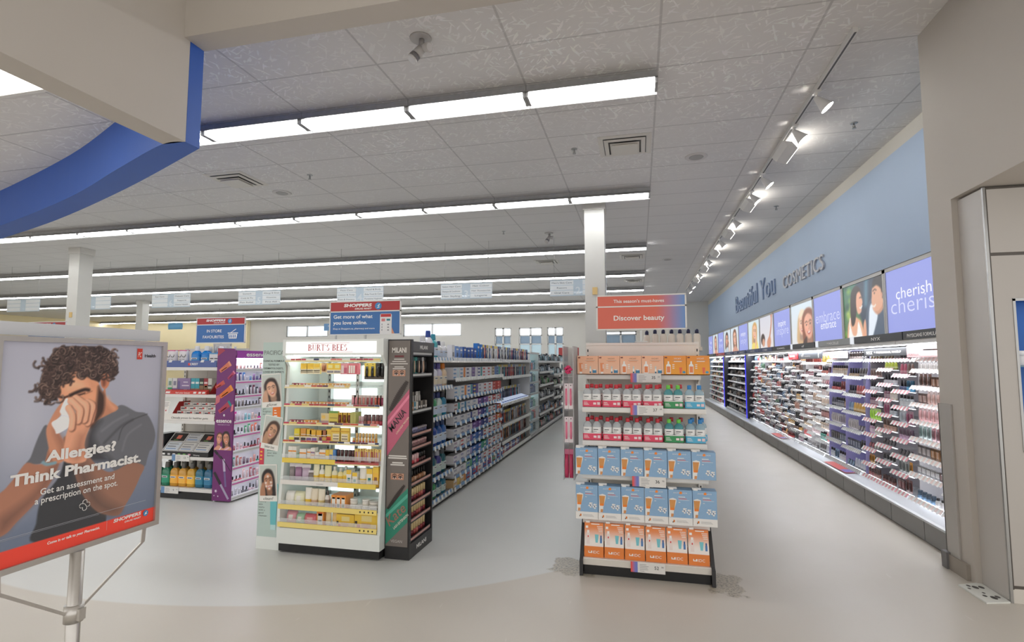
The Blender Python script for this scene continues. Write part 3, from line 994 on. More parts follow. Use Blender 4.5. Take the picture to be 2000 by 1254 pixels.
# sunscreen sets in blue boxes
def sunbox(tray):
    def mk():
        z0 = 0.052 if tray else 0.0
        B = P((142, 178, 212))
        b = MB().box(-0.081, 0.0, z0, 0.081, 0.10, z0 + 0.192, B)
        b.box(-0.0812, 0.03, z0 + 0.192, -0.02, 0.06, z0 + 0.205, P(WHT))
        y = -0.0008
        w = P(WHT)
        b.text('ANTHELIOS', 0.012, (0.0, y, z0 + 0.168), w, al='c', w=0.095)
        b.ngon([(-0.006, y * 1.5, z0 + 0.165), (0.012, y * 1.5, z0 + 0.165), (0.014, y * 1.5, z0 + 0.178), (0.004, y * 1.5, z0 + 0.184), (-0.004, y * 1.5, z0 + 0.178)], P((244, 140, 50)))
        b.ngon([(-0.077, y, z0 + 0.002), (-0.052, y, z0 + 0.002), (-0.046, y, z0 + 0.02), (-0.046, y, z0 + 0.04), (-0.026, y, z0 + 0.11), (-0.026, y, z0 + 0.128), (-0.05, y, z0 + 0.136), (-0.074, y, z0 + 0.128)], w)
        b.ngon([(-0.070, y * 1.6, z0 + 0.05), (-0.042, y * 1.6, z0 + 0.05), (-0.031, y * 1.6, z0 + 0.122), (-0.074, y * 1.6, z0 + 0.122)], P((216, 150, 84)))
        b.ngon([(-0.069, y * 2.2, z0 + 0.05), (-0.043, y * 2.2, z0 + 0.05), (-0.040, y * 2.2, z0 + 0.066), (-0.070, y * 2.2, z0 + 0.066)], P((240, 132, 44)))
        b.ngon([(-0.066, y * 1.6, z0 + 0.004), (-0.05, y * 1.6, z0 + 0.004), (-0.046, y * 1.6, z0 + 0.026), (-0.064, y * 1.6, z0 + 0.026)], P((214, 150, 96)))
        b.rf(-0.012, z0 + 0.142, 0.034, z0 + 0.147, y, w)
        b.rf(-0.012, z0 + 0.130, 0.044, z0 + 0.134, y, P((236, 120, 100)))
        b.rf(-0.012, z0 + 0.122, 0.062, z0 + 0.124, y, w)
        b.rf(-0.012, z0 + 0.105, 0.0, z0 + 0.109, y, w)
        for cx, cz in ((0.026, 0.05), (0.056, 0.042)):
            for dx_, dz_, r_ in ((0, 0.012, 0.009), (0.009, 0.0, 0.008), (-0.008, -0.004, 0.008), (0.002, -0.014, 0.007), (0.012, 0.014, 0.005)):
                b.ngon([(cx + dx_ + r_ * math.cos(t * PI / 4), y - 0.0002 * (dx_ > 0), z0 + cz + dz_ + r_ * 0.8 * math.sin(t * PI / 4)) for t in range(8)], w)
            b.rf(cx - 0.002, z0 + cz - 0.006, cx + 0.003, z0 + cz + 0.004, y * 2, P((40, 60, 110)))
        nodes = [('sunscreen_box', b, None), ('hang_tab', MB().box(-0.075, 0.002, z0 + 0.192, -0.045, 0.004, z0 + 0.207, P(WHT)), 0)]
        if tray:
            t = MB().box(-0.0815, -0.004, 0.0, 0.0815, 0.10, 0.052, P((238, 236, 232)))
            t.rf(-0.05, 0.02, -0.04, 0.036, -0.0048, P((214, 120, 40)))
            t.rf(-0.055, 0.016, -0.05, 0.026, -0.0048, ink)
            for q in range(3):
                t.rf(-0.028, 0.02 + q * 0.006, 0.052 - q * 0.006, 0.0215 + q * 0.006, -0.0048, inkg)
            nodes.append(('tray', t, 0, 'white printed tray front'))
        return nodes
    return mk
for row, z in ((0, EZ[3]), (1, EZ[4])):
    for i in range(6):
        place('sun%d' % row, sunbox(row == 1), (0.02 - 0.414 + i * 0.1655, 4.045 + 0.003 * ((i * 2 + row) % 3), z + 0.001), 0.0, 'pale blue sunscreen box ' + ('without tray, upper row, ' if row == 0 else 'in white tray, lower row, ') + ORD[i] + ' from the pink wing rack', 'box', 'blue sunscreen boxes on the beauty end')

# orange skincare sets on the deck
def idc():
    gm = grad_mat('idc_front', (242, 236, 230), (232, 134, 66), 0.10, 0.215, True)
    b = MB()
    b.prism([(0.0, 0.07), (0.05, 0.07), (0.05, 0.232), (0.028, 0.232)], 'x', -0.0685, 0.0685, gm)
    def fr(x0, z0, x1, z1, m, o=0.0008):
        q = lambda z: 0.028 * (z - 0.07) / 0.165 - o
        b.quad((x0, q(z0), z0), (x1, q(z0), z0), (x1, q(z1), z1), (x0, q(z1), z1), m)
    w = P((246, 242, 238))
    t = MB()
    b.text('IDC', 0.022, (-0.032, 0.024, 0.196), w, uy=(0, 0.167, 0.986))
    fr(-0.06, 0.196, -0.042, 0.212, w)
    fr(-0.02, 0.222, 0.04, 0.228, w)
    for i in range(4):
        fr(0.022 + 0.004 * i, 0.208 - i * 0.011, 0.062, 0.212 - i * 0.011, w)
    fr(-0.054, 0.088, -0.03, 0.165, P((236, 222, 216)))
    fr(-0.05, 0.165, -0.034, 0.182, P((246, 240, 236)))
    fr(-0.046, 0.134, -0.038, 0.146, P((220, 60, 50)), 0.0014)
    b.quad((0.012, 0.0045, 0.1), (0.028, 0.0045, 0.1), (0.034, 0.0135, 0.155), (0.006, 0.0135, 0.155), P((120, 196, 206)))
    fr(0.044, 0.098, 0.058, 0.132, P((70, 120, 180)))
    fr(0.046, 0.132, 0.056, 0.15, P((50, 90, 150)))
    s = MB().box(-0.0695, -0.006, 0.0, 0.0695, 0.13, 0.074, P((232, 134, 66)))
    s.text('IDC', 0.028, (-0.006, -0.0068, 0.026), w)
    s.rf(-0.04, 0.028, -0.012, 0.044, -0.0068, w)
    s.rf(-0.034, 0.034, -0.022, 0.046, -0.0074, P((232, 134, 66)))
    return [('skincare_set', b, None), ('tray', s, 0), ('hang_tab', MB().box(-0.06, 0.029, 0.232, -0.03, 0.031, 0.246, P(WHT)), 0)]
for i in range(6):
    place('idc', idc, (0.02 - 0.364 + i * 0.1455, 4.026 + 0.002 * ((i * 5) % 3), 0.119), 0.0, 'orange skincare set in orange tray on the deck, ' + ORD[i] + ' from the pink rack side', 'box', 'orange skincare sets on the deck')

# pink bath wing rack on the side toward the oral care aisle
wr = thing('wing_rack', 'narrow clear side rack of pink bath accessories beside the beauty end gondola', 'display rack', (-0.545, 4.20, 0))
m = MB()
for x in (-0.040, 0.040):
    m.box(x - 0.004, 0.0, 0.62, x + 0.004, 0.30, 1.66, mat('rack_grey', (196, 194, 196), 0.4, alpha=0.5))
obj('side_panel', m, wr)
obj('back_panel', MB().box(-0.042, 0.296, 0.62, 0.042, 0.302, 1.66, white), wr)
m = MB()
for z in (0.63, 0.9, 1.16, 1.42):
    m.box(-0.036, 0.0, z - 0.003, 0.036, 0.298, z, CLEAR)
obj('shelf', m, wr)
pinks = [(214, 60, 110), (230, 120, 150), (238, 200, 210)]
m = MB()
rr = random.Random(3)
for i in range(26):
    a, b2 = rr.random() * 2 * PI, rr.random() * PI
    d = Vector((math.cos(a) * math.sin(b2), math.sin(a) * math.sin(b2), math.cos(b2))) * 0.018
    e = Vector((-d.y, d.x, 0.01)).normalized() * 0.013
    m.tube([d - e, d * 1.45, d + e], [0.007, 0.010, 0.007], P(pinks[0], 0.7), 6)
tag(obj('bath_pouf', m, None, (-0.545, 4.21, 1.473)), 'hot pink bath pouf on the top ledge of the side rack', 'sponge')
for i, (z, c, h) in enumerate(((1.165, pinks[2], 0.2), (0.905, pinks[2], 0.2), (0.635, pinks[0], 0.22))):
    for k in (-1, 1):
        tag(obj('bath_pack', g_card(0.033, h, (226, 214, 218), pinks[1], (236, 228, 230)) if i < 2 else g_bag(0.033, h, (206, 110, 140), (196, 56, 96)), None, (-0.545 + k * 0.0175, 4.215, z)), ('pale pink' if i < 2 else 'deep pink') + ' bath accessory pack, ' + ('inner' if k > 0 else 'outer') + ' one on the ' + ('second', 'third', 'lowest')[i] + ' ledge of the side rack', 'pack', 'bath packs in the side rack')
# lotion bottles on top of the gondola behind
for i in range(7):
    mk = lambda: [('lotion_bottle', MB().loft([(0.030, 0.022, 0), (0.032, 0.023, 0.01), (0.031, 0.022, 0.11), (0.02, 0.015, 0.125), (0.012, 0.012, 0.13)], P((222, 214, 202), 0.3), 12, 3.2), None), ('cap', MB().loft([(0.017, 0.017, 0.128), (0.017, 0.017, 0.155), (0.008, 0.008, 0.168)], P((30, 34, 70), 0.3), 10), 0)]
    place('lotion', mk, (0.075 + i * 0.073, 5.06, 1.665 - (0.01 if i == 0 else 0)), 0.0, 'cream lotion bottle with navy cap on the gondola top behind the orange sign, %s along' % ORD[i], 'bottle', 'lotion bottles on the gondola top')
gb = thing('gondola', 'long white gondola run behind the beauty end display', 'display shelf', (0.02, 4.70, 0))
obj('spine', MB().box(-0.04, 0.0, 0.1, 0.04, 12.0, 1.60, white2), gb)
obj('base', MB().box(-0.44, 0.0, 0.0, 0.44, 12.0, 0.13, grey_m), gb)
m = MB()
for z in (0.5, 0.9, 1.3, 1.66):
    m.box(-0.36, 0.0, z - 0.03, 0.50, 12.0, z, white2)
obj('shelf', m, gb)

# ================================================================ lit white cabinet with its two flanking side racks
def face(p, cx, cy, s, skin, hair, rot=0.0, long=True, smile=True, hairside=1, foam=False):
    """a head in a printed picture: hair, face, features (s: face height as a share of the picture's height)"""
    k = p.h / p.w
    def q(a, b):
        x, y = a * s * k, b * s
        return (cx + x * math.cos(rot) - y * math.sin(rot) * k, cy + x * math.sin(rot) / k + y * math.cos(rot))
    dk = tuple(c * 0.72 for c in skin)
    lt = tuple(min(255, c * 1.13) for c in skin)
    if long:
        p.poly([q(-0.1, -0.72), q(0.34, -0.62), q(0.5, -0.2), q(0.5, 0.4), q(0.42, 0.95), q(0.1, 0.8), q(-0.2, 0.8), q(-0.48, 0.9), q(-0.52, 0.2), q(-0.46, -0.4)], hair, 1.2)
    else:
        p.poly([q(0, -0.66), q(0.34, -0.52), q(0.44, -0.1), q(0.36, 0.1), q(-0.36, 0.1), q(-0.44, -0.15), q(-0.34, -0.52)], hair, 1.2)
    p.poly([q(-0.16, 0.3), q(0.16, 0.3), q(0.2, 0.75), q(-0.2, 0.75)], dk, 1.2)
    p.poly([q(0, -0.5), q(0.27, -0.36), q(0.35, -0.02), q(0.28, 0.3), q(0.1, 0.5), q(-0.1, 0.5), q(-0.28, 0.3), q(-0.35, -0.02), q(-0.27, -0.36)], skin, 1.0)
    p.ell(*q(-0.12 * hairside, -0.05), 0.14 * s * k, 0.3 * s * k, lt, 0.5, 3, rot)
    p.ell(*q(0.24 * hairside, 0.1), 0.1 * s * k, 0.25 * s * k, dk, 0.45, 2, rot)
    for e in (-1, 1):
        p.line([q(e * 0.24, -0.16), q(e * 0.15, -0.2), q(e * 0.06, -0.15)], 0.045 * s * k, tuple(c * 0.5 for c in hair), 0.8)
        p.ell(*q(e * 0.15, -0.06), 0.06 * s * k, 0.026 * s * k, (40, 26, 24), 0.9, 0.6, rot)
        p.ell(*q(e * 0.2, 0.14), 0.07 * s * k, 0.06 * s * k, (222, 120, 104), 0.3, 1.5)
    p.line([q(0.01, -0.06), q(0.05, 0.11), q(-0.02, 0.13)], 0.03 * s * k, dk, 0.7)
    if smile:
        p.poly([q(-0.15, 0.22), q(0, 0.25), q(0.15, 0.22), q(0.06, 0.34), q(-0.06, 0.34)], (176, 62, 62), 0.7)
        p.poly([q(-0.11, 0.24), q(0.11, 0.24), q(0.04, 0.29), q(-0.04, 0.29)], (250, 246, 240), 0.5)
    else:
        p.ell(*q(0, 0.26), 0.1 * s * k, 0.035 * s * k, (180, 78, 76), 1, 0.7, rot)
    if foam:
        for a, b in ((-0.22, 0.05), (-0.2, 0.24), (0.2, 0.08), (0.2, 0.26), (0, 0.4), (0, -0.3)):
            p.ell(*q(a, b), 0.08 * s * k, 0.06 * s * k, (246, 244, 240), 0.9, 1)
    return p

CX = -2.425
cb = thing('display_cabinet', 'white open cabinet with a glowing header naming natural skincare, lit shelves and black kick', 'display cabinet', (CX, 3.87, 0))
aqua_w = mat('cabinet_white', (226, 230, 226), 0.35, noise=0.02)
m = MB()
prof = [(0.0, 0.19), (0.62, 0.19), (0.62, 1.72), (0.0, 1.72), (0.0, 1.585), (0.07, 1.50), (0.05, 0.9), (0.0, 0.34)]
for s in (-1, 1):
    m = MB().prism(prof, 'x', s * 0.445 - 0.012, s * 0.445 + 0.012, aqua_w)
    obj('side_panel', m, cb)
obj('plinth', MB().box(-0.455, -0.004, 0.076, 0.455, 0.62, 0.20, aqua_w), cb)
obj('kick_plate', MB().box(-0.445, 0.012, 0.012, 0.445, 0.60, 0.076, dark), cb)
m = MB()
for sx in (-0.41, 0.41):
    for yy in (0.05, 0.57):
        m = MB().loft([(0.014, 0.014, 0), (0.014, 0.014, 0.006), (0.006, 0.006, 0.007), (0.006, 0.006, 0.014)], alu, 10, c=(sx, yy, 0))
        obj('foot', m, cb, label='small levelling foot')
obj('back_panel', MB().box(-0.433, 0.50, 0.2, 0.433, 0.53, 1.60, aqua_w), cb)
m = MB()
hd = MB().box(-0.433, 0.004, 1.59, 0.433, 0.60, 1.718, aqua_w)
obj('header', hd, cb)
sg = MB().box(-0.425, -0.003, 1.607, 0.395, 0.003, 1.70, GLOW((255, 252, 248), 1.15))
serif_ink = GLOW((206, 52, 60), 0.60)
def serif_word(m, word, x, z, h, y, mt, sp=0.16):
    """roman capitals drawn with thick stems, thin bars and serifs"""
    def bar(x0, z0, x1, z1):
        m.quad((x + x0 * h, y, z + z0 * h), (x + x1 * h, y, z + z0 * h), (x + x1 * h, y, z + z1 * h), (x + x0 * h, y, z + z1 * h), mt)
    def arc(cx, cz, rx, rz, a0, a1, t0, t1, n=9):
        o_, i_ = [], []
        for k in range(n + 1):
            a = math.radians(a0 + (a1 - a0) * k / n)
            tt = t0 + (t1 - t0) * math.sin(PI * k / n)
            o_.append((x + (cx + rx * math.cos(a)) * h, y, z + (cz + rz * math.sin(a)) * h))
            i_.append((x + (cx + (rx - tt) * math.cos(a)) * h, y, z + (cz + (rz - tt * 0.5) * math.sin(a)) * h))
        for k in range(n):
            m.quad(i_[k], i_[k + 1], o_[k + 1], o_[k], mt)
    for ch in word:
        w = {'B': 0.62, 'U': 0.7, 'R': 0.68, 'T': 0.62, 'S': 0.5, 'E': 0.58, "'": 0.16, ' ': 0.3}[ch]
        if ch in 'BRE':
            bar(0.05, 0, 0.21, 1)
            bar(0, 0, 0.26, 0.07)
            bar(0, 0.93, 0.26, 1)
        if ch in 'BR':
            arc(0.22, 0.76, 0.32, 0.24, 90, -90, 0.08, 0.15)
            bar(0.19, 0.955, 0.24, 1)
            bar(0.19, 0.52, 0.26, 0.56)
        if ch == 'B':
            arc(0.22, 0.27, 0.38, 0.27, 90, -90, 0.08, 0.16)
            bar(0.19, 0, 0.26, 0.045)
        if ch == 'R':
            m.quad((x + 0.26 * h, y, z + 0.53 * h), (x + 0.58 * h, y, z), (x + 0.72 * h, y, z), (x + 0.40 * h, y, z + 0.53 * h), mt)
        if ch == 'E':
            bar(0.19, 0.93, 0.52, 1)
            bar(0.47, 0.80, 0.52, 1)
            bar(0.19, 0.47, 0.42, 0.54)
            bar(0.39, 0.40, 0.42, 0.62)
            bar(0.19, 0, 0.56, 0.07)
            bar(0.51, 0, 0.56, 0.22)
        if ch == 'T':
            bar(0.245, 0, 0.375, 1)
            bar(0.18, 0, 0.44, 0.045)
            bar(0, 0.93, 0.62, 1)
            bar(0, 0.78, 0.04, 1)
            bar(0.58, 0.78, 0.62, 1)
        if ch == 'U':
            bar(0.07, 0.3, 0.2, 1)
            bar(0.52, 0.3, 0.59, 1)
            bar(0, 0.955, 0.27, 1)
            bar(0.46, 0.955, 0.66, 1)
            arc(0.325, 0.3, 0.255, 0.3, 180, 360, 0.10, 0.05)
        if ch == 'S':
            arc(0.24, 0.74, 0.21, 0.26, 20, 250, 0.07, 0.14)
            arc(0.24, 0.26, 0.24, 0.26, 200, 430, 0.07, 0.15)
        if ch == "'":
            bar(0.03, 0.74, 0.11, 1)
        x += (w + sp * 0.6) * h
    return x
serif_word(sg, "BURT'S BEES", -0.215, 1.625, 0.052, -0.0042, serif_ink)
sg.rf(-0.19, 1.686, 0.16, 1.6885, -0.0042, serif_ink)
sg.rf(-0.12, 1.612, 0.19, 1.6145, -0.0042, serif_ink)
obj('header_sign', sg, cb, label='glowing white header sign with red roman letters')
obj('header_light', MB().box(-0.41, 0.08, 1.580, 0.41, 0.16, 1.588, GLOW((240, 255, 250), 13.0)), cb)
BZ = [1.539, 1.323, 1.172, 1.022, 0.877, 0.72, 0.544, 0.353, 0.212]
for i, z in enumerate(BZ):
    x1 = 0.16 if i == 1 else 0.428
    m = MB()
    yel = i >= 5
    if i > 0:
        m.box(-0.432, 0.02, z - 0.002, 0.432 if i != 1 else 0.2, 0.50, z + 0.004, CLEAR if i < 5 else aqua_w)
    else:
        m.box(-0.432, 0.02, z + 0.006, 0.432, 0.50, z + 0.010, CLEAR)
    hl = 0.022 if i < 5 else 0.036
    cream = P((240, 226, 178))
    if i < 5:
        m.box(-0.432, 0.004, z - 0.004, x1, 0.010, z + 0.008, cream)
        rr = random.Random(i * 11 + 3)
        x = -0.43
        cols = [(196, 70, 90), (160, 60, 70), (224, 130, 120), (40, 50, 90), (230, 200, 120), (90, 50, 70), (200, 90, 60), (240, 236, 226), (236, 232, 226), (180, 60, 60)]
        while x < x1 - 0.03:
            w = rr.uniform(0.04, 0.075)
            m.rf(x, z + 0.009, min(x + w - 0.003, x1), z + 0.022, 0.006, P(rr.choice(cols)))
            x += w
        m.box(-0.432, 0.007, z + 0.008, x1, 0.012, z + 0.024, CLEAR)
    else:
        yc = {5: (236, 206, 84), 6: (236, 208, 90), 7: (240, 216, 124), 8: (240, 218, 130)}[i]
        a, b2 = (-0.432, 0.05) if i == 5 else (0.08, 0.41) if i == 6 else (-0.445, 0.43)
        yy = 0.004 if i < 7 else -0.012
        m.box(a, yy, z - 0.004, b2, yy + 0.006, z + 0.034, P(yc))
        if i == 5:
            m.box(0.05, yy, z - 0.004, 0.43, yy + 0.006, z + 0.006, cream)
            m.box(0.05, yy, z + 0.008, 0.43, yy + 0.006, z + 0.022, P((190, 90, 84)))
        if i == 6:
            m.box(-0.44, yy, z - 0.002, 0.08, yy + 0.006, z + 0.034, P((232, 228, 222)))
            m.text('CLEANSERS', 0.012, (-0.08, yy - 0.001, z + 0.010), inkg, al='c')
        if i > 6:
            for k in range(4):
                m.loft([(0.006, 0.0004, -0.006), (0.006, 0.0004, 0.006)], ink, 8, c=(0.29 + k * 0.036, yy - 0.0006, z + 0.015))
        m.box(-0.436, yy + 0.001, z + 0.036, 0.43, yy + 0.004, z + 0.066, CLEAR)
    obj('shelf', m, cb)
lit = GLOW((238, 255, 252), 1.9)
for (x0, x1, z0, z1) in [(-0.28, -0.05, 1.36, 1.50), (0.0, 0.22, 1.36, 1.50), (-0.28, -0.05, 1.20, 1.30), (0.0, 0.15, 1.2, 1.3), (0.29, 0.42, 1.20, 1.36), (-0.28, -0.05, 1.05, 1.15), (0.0, 0.22, 1.05, 1.15), (-0.2, 0.2, 0.90, 1.0), (-0.25, 0.1, 0.75, 0.86), (0.29, 0.42, 0.9, 1.0), (-0.22, 0.05, 0.6, 0.70), (0.1, 0.36, 0.6, 0.70), (-0.3, 0.0, 0.39, 0.53), (0.16, 0.42, 0.40, 0.53), (-0.36, 0.0, 0.23, 0.34), (0.2, 0.43, 0.24, 0.345)]:
    obj('backlight_panel', MB().box(x0, 0.493, z0, x1, 0.499, z1, lit), cb)
m = MB()
for x in (-0.30, -0.02, 0.255):
    m = MB()
    slots(m, x, 0.455, 0.21, 1.58, mm=alu)
    obj('upright', m, cb)

wht, crm, yl, org, grn, pnk, mar, brn, prp = (238, 234, 226), (240, 228, 196), (240, 200, 70), (236, 150, 60), (120, 180, 120), (222, 150, 160), (150, 60, 70), (120, 70, 60), (150, 120, 150)
seq = {}
def shelf_item(row, x, y, zoff, mesh, nm, kind_txt, rgb, rz=0.0, place_txt=None):
    seq[row] = seq.get(row, 0) + 1
    o = obj(nm, mesh, None, (CX + x, 3.87 + y, BZ[row] + zoff), rz)
    if row in (5, 7) and zoff < 0.01 and 'jar' not in nm:
        o.scale = (1, 1, 1.14)
    lbl = '%s %s, %s from the aqua panel, %s shelf of the lit cabinet' % (colour_name(rgb), kind_txt, ORD[seq[row] - 1], ORD[row])
    return tag(o, lbl, nm.replace('_', ' ').split()[-1], 'goods on the %s shelf of the lit cabinet' % ORD[row])
A = lambda a: (540 + a / 6.27 - 647) / 182 * 0.81
B_ = lambda b: (540 + b / 5.014 - 647) / 182 * 0.81
# hanging row under the top rail (hook bars carry it)
hk = MB()
for a in (228, 310, 400, 490, 578, 668, 757, 880, 1045, 1115, 1185, 1250):
    hk = MB().tube([(A(a), 0.50, 1.528), (A(a), 0.085, 1.528)], 0.0025, alu, 6)
    obj('hook', hk, cb)
seq[0] = 0
def hang(a, w, h, mesh, nm, txt, rgb):
    shelf_item(0, A(a), 0.10, -0.016 - h, mesh, nm, txt, rgb)
for a, c1, c2 in ((228, yl, crm), (310, yl, (236, 222, 190)), (400, (240, 212, 120), (214, 90, 100))):
    hang(a, 0.06, 0.088, g_carton(0.062, 0.02, 0.088, c1, ((0.1, 0.9, 0.62, 0.9, (236, 190, 60)), (0, 1, 0.0, 0.46, crm), (0.05, 0.95, 0.14, 0.2, c2), (0.05, 0.95, 0.28, 0.36, c2))), 'balm_pack', 'two tier balm pack', c1)
hang(490, 0.05, 0.075, g_card(0.056, 0.078, (214, 170, 130), (150, 90, 60), (230, 200, 160)), 'balm_pack', 'round shouldered balm card', (190, 130, 90))
for a in (578, 668):
    hang(a, 0.062, 0.088, g_carton(0.066, 0.02, 0.088, yl, ((0.2, 0.8, 0.55, 0.85, (238, 226, 150)), (0, 1, 0, 0.4, crm), (0.06, 0.94, 0.1, 0.3, (60, 70, 120)))), 'balm_pack', 'blue banded balm pack', yl)
hang(757, 0.062, 0.09, g_carton(0.064, 0.02, 0.09, pnk, ((0.1, 0.45, 0.1, 0.8, (230, 210, 210)), (0.5, 0.9, 0.1, 0.6, (190, 90, 110)))), 'balm_pack', 'balm pack', pnk)
hang(880, 0.1, 0.09, g_carton(0.1, 0.02, 0.09, (216, 120, 130), ((0.05, 0.2, 0.1, 0.8, wht), (0.26, 0.4, 0.1, 0.8, wht), (0.46, 0.6, 0.1, 0.8, wht), (0.66, 0.8, 0.1, 0.8, (200, 80, 96)))), 'balm_pack', 'striped wide balm pack', (216, 120, 130))
for a in (1045, 1115, 1185, 1240):
    hang(a, 0.045, 0.13, g_card(0.050, 0.132, (52, 46, 44) if a > 1180 else (228, 196, 80), (38, 36, 36), (80, 70, 60)), 'mascara_card', 'hanging mascara card', (38, 36, 36))
# trays of lip balms
def balms(row, a0, n, cols):
    for i in range(n):
        c = cols[i % len(cols)]
        shelf_item(row, A(a0 + i * 93), 0.06, 0.008, g_palette(0.060, 0.028, 0.03, c, ((238, 222, 190), c, (238, 222, 190))), 'lip_balm', 'boxed lip balm', c)
balms(1, 160, 8, [(150, 50, 66), (214, 120, 130), (226, 180, 110), (226, 184, 120), (228, 170, 80), (230, 174, 90), (226, 160, 110), (230, 168, 84)])
balms(2, 152, 8, [(170, 80, 80), (140, 50, 60), (226, 160, 80), (214, 140, 80), (220, 170, 90), (214, 120, 90), (226, 160, 84), (222, 160, 90)])
balms(3, 145, 4, [(160, 60, 80), (140, 66, 80), (230, 160, 70), (226, 156, 80)])
for a, c in ((905, pnk), (940, (216, 140, 150)), (985, (190, 120, 110)), (1035, (200, 130, 120)), (1085, (150, 70, 70)), (1135, (170, 50, 70)), (1185, (190, 100, 80)), (1225, (180, 80, 70)), (1265, (140, 50, 80))):
    shelf_item(2, A(a), 0.07, 0.006, g_card(0.040, 0.088, (230, 214, 206), c, (214, 180, 170)), 'gloss_card', 'lip gloss card', c)
shelf_item(3, A(545), 0.08, 0.006, g_carton(0.08, 0.016, 0.085, (226, 206, 160), ((0.1, 0.5, 0.5, 0.8, (240, 200, 100)), (0, 1, 0, 0.3, (190, 160, 160)))), 'lip_set', 'wide lip set', (226, 206, 160))
shelf_item(3, A(652), 0.08, 0.006, g_carton(0.085, 0.02, 0.105, (220, 200, 90), ((0, 1, 0.85, 1, (110, 160, 80)), (0.1, 0.9, 0.45, 0.5, (150, 130, 60)), (0.1, 0.9, 0.05, 0.2, (110, 80, 60)))), 'lip_set', 'green topped lip set', (220, 200, 90))
for a in (732, 792, 852):
    shelf_item(3, A(a), 0.08, 0.006, g_card(0.050, 0.095, (240, 196, 80), (130, 70, 50), (232, 180, 60)), 'lip_card', 'lip colour card', (240, 196, 80))
for i in range(5):
    shelf_item(3, A(893 + i * 14), 0.09, 0.006, g_carton(0.008, 0.09, 0.10, ((190, 190, 110), (206, 196, 120))[i % 2], ()), 'lip_card', 'slim card seen edge on', (198, 192, 112))
for i in range(3):
    shelf_item(3, A(975 + i * 24), 0.08, 0.006, g_lipstick(0.014, 0.07, (216, 140, 150), (236, 200, 204)), 'lip_gloss', 'slim lip gloss', (216, 140, 150))
for a, c in ((1062, (130, 90, 80)), (1108, (196, 110, 100)), (1160, (214, 130, 120)), (1208, (200, 104, 100)), (1252, (160, 50, 70))):
    shelf_item(3, A(a), 0.07, 0.006, g_lipstick(0.032, 0.085, c, (120, 90, 90)), 'lip_gloss', 'chunky lip gloss', c)
for a, w, h, c, k in ((170, 0.05, 0.098, (236, 216, 60), (210, 190, 40)), (260, 0.055, 0.1, (226, 160, 70), (190, 120, 60)), (325, 0.05, 0.096, (236, 190, 60), (150, 110, 140)), (385, 0.06, 0.09, (238, 186, 60), (230, 160, 60)), (465, 0.065, 0.088, (240, 180, 50), (150, 90, 140)), (530, 0.05, 0.09, (176, 110, 70), (226, 180, 100)), (587, 0.05, 0.1, (240, 200, 80), (196, 60, 60))):
    shelf_item(4, A(a), 0.10, 0.006, g_carton(w, 0.04, h, c, ((0.1, 0.9, 0.1, 0.4, k), (0.1, 0.9, 0.5, 0.56, wht))), 'balm_box', 'balm box', c)
for a, c in ((145, (240, 226, 80)), (215, (70, 60, 60)), (300, (70, 66, 66)), (372, (130, 96, 150)), (444, (130, 90, 160))):
    shelf_item(4, A(a), 0.05, 0.006, g_carton(0.052, 0.03, 0.042, crm, ((0.08, 0.92, 0.15, 0.8, c),)), 'balm_box', 'low box in front', c)
for a in (690, 800):
    shelf_item(4, A(a), 0.08, 0.006, g_carton(0.085, 0.02, 0.115, (240, 206, 90), ((0, 1, 0.72, 0.8, (214, 160, 40)), (0.15, 0.85, 0.1, 0.6, (240, 226, 190)), (0.2, 0.8, 0.2, 0.28, (110, 90, 60)), (0.2, 0.8, 0.4, 0.46, (110, 90, 60)))), 'balm_card', 'wide balm card', (240, 206, 90))
for i in range(7):
    for t in range(2):
        c = ((206, 60, 60), (236, 170, 80), (190, 50, 70))[(i + t) % 3]
        shelf_item(4, A(930 + i * 40), 0.055 + t * 0.05, 0.006, g_lipstick(0.022, 0.045 + t * 0.03, c, (230, 190, 120)), 'balm_stick', 'balm stick', c)
for b, w, h, c, bands in (
        (100, 0.036, 0.10, wht, ((0, 1, 0.05, 0.18, yl), (0, 1, 0.62, 0.72, org))), (142, 0.036, 0.10, wht, ((0, 1, 0.05, 0.18, yl), (0, 1, 0.62, 0.72, org))),
        (180, 0.03, 0.045, grn, ((0, 1, 0, 0.3, yl),)), (232, 0.06, 0.085, wht, ((0, 1, 0.05, 0.2, yl), (0, 1, 0.6, 0.72, org))),
        (295, 0.032, 0.085, wht, ((0, 1, 0.7, 0.8, org), (0, 1, 0.2, 0.3, org))), (335, 0.036, 0.095, wht, ((0, 1, 0.4, 0.5, org), (0, 1, 0.6, 0.72, prp))),
        (380, 0.036, 0.065, wht, ((0, 1, 0.2, 0.34, yl), (0, 1, 0.6, 0.7, prp))), (435, 0.054, 0.085, wht, ((0, 1, 0.0, 0.14, yl), (0, 1, 0.45, 0.5, brn), (0, 1, 0.65, 0.78, org))),
        (487, 0.034, 0.085, yl, ((0.1, 0.9, 0.1, 0.5, wht),)), (523, 0.034, 0.088, (236, 206, 110), ((0.1, 0.9, 0.1, 0.6, (90, 130, 190)),)), (557, 0.026, 0.088, (80, 130, 190), ())):
    shelf_item(5, B_(b), 0.07, 0.006, g_carton(w, 0.05, h, c, bands), 'cream_carton', 'slim cream carton' if w < 0.05 else 'square cream carton', bands[0][4] if c == wht else c)
for b in (588, 625, 665, 702, 735):
    shelf_item(5, B_(b), 0.065, 0.006, g_lipstick(0.030, 0.088, (120, 50, 50), (90, 60, 60)), 'tint_bottle', 'dark tint bottle', (120, 50, 50))
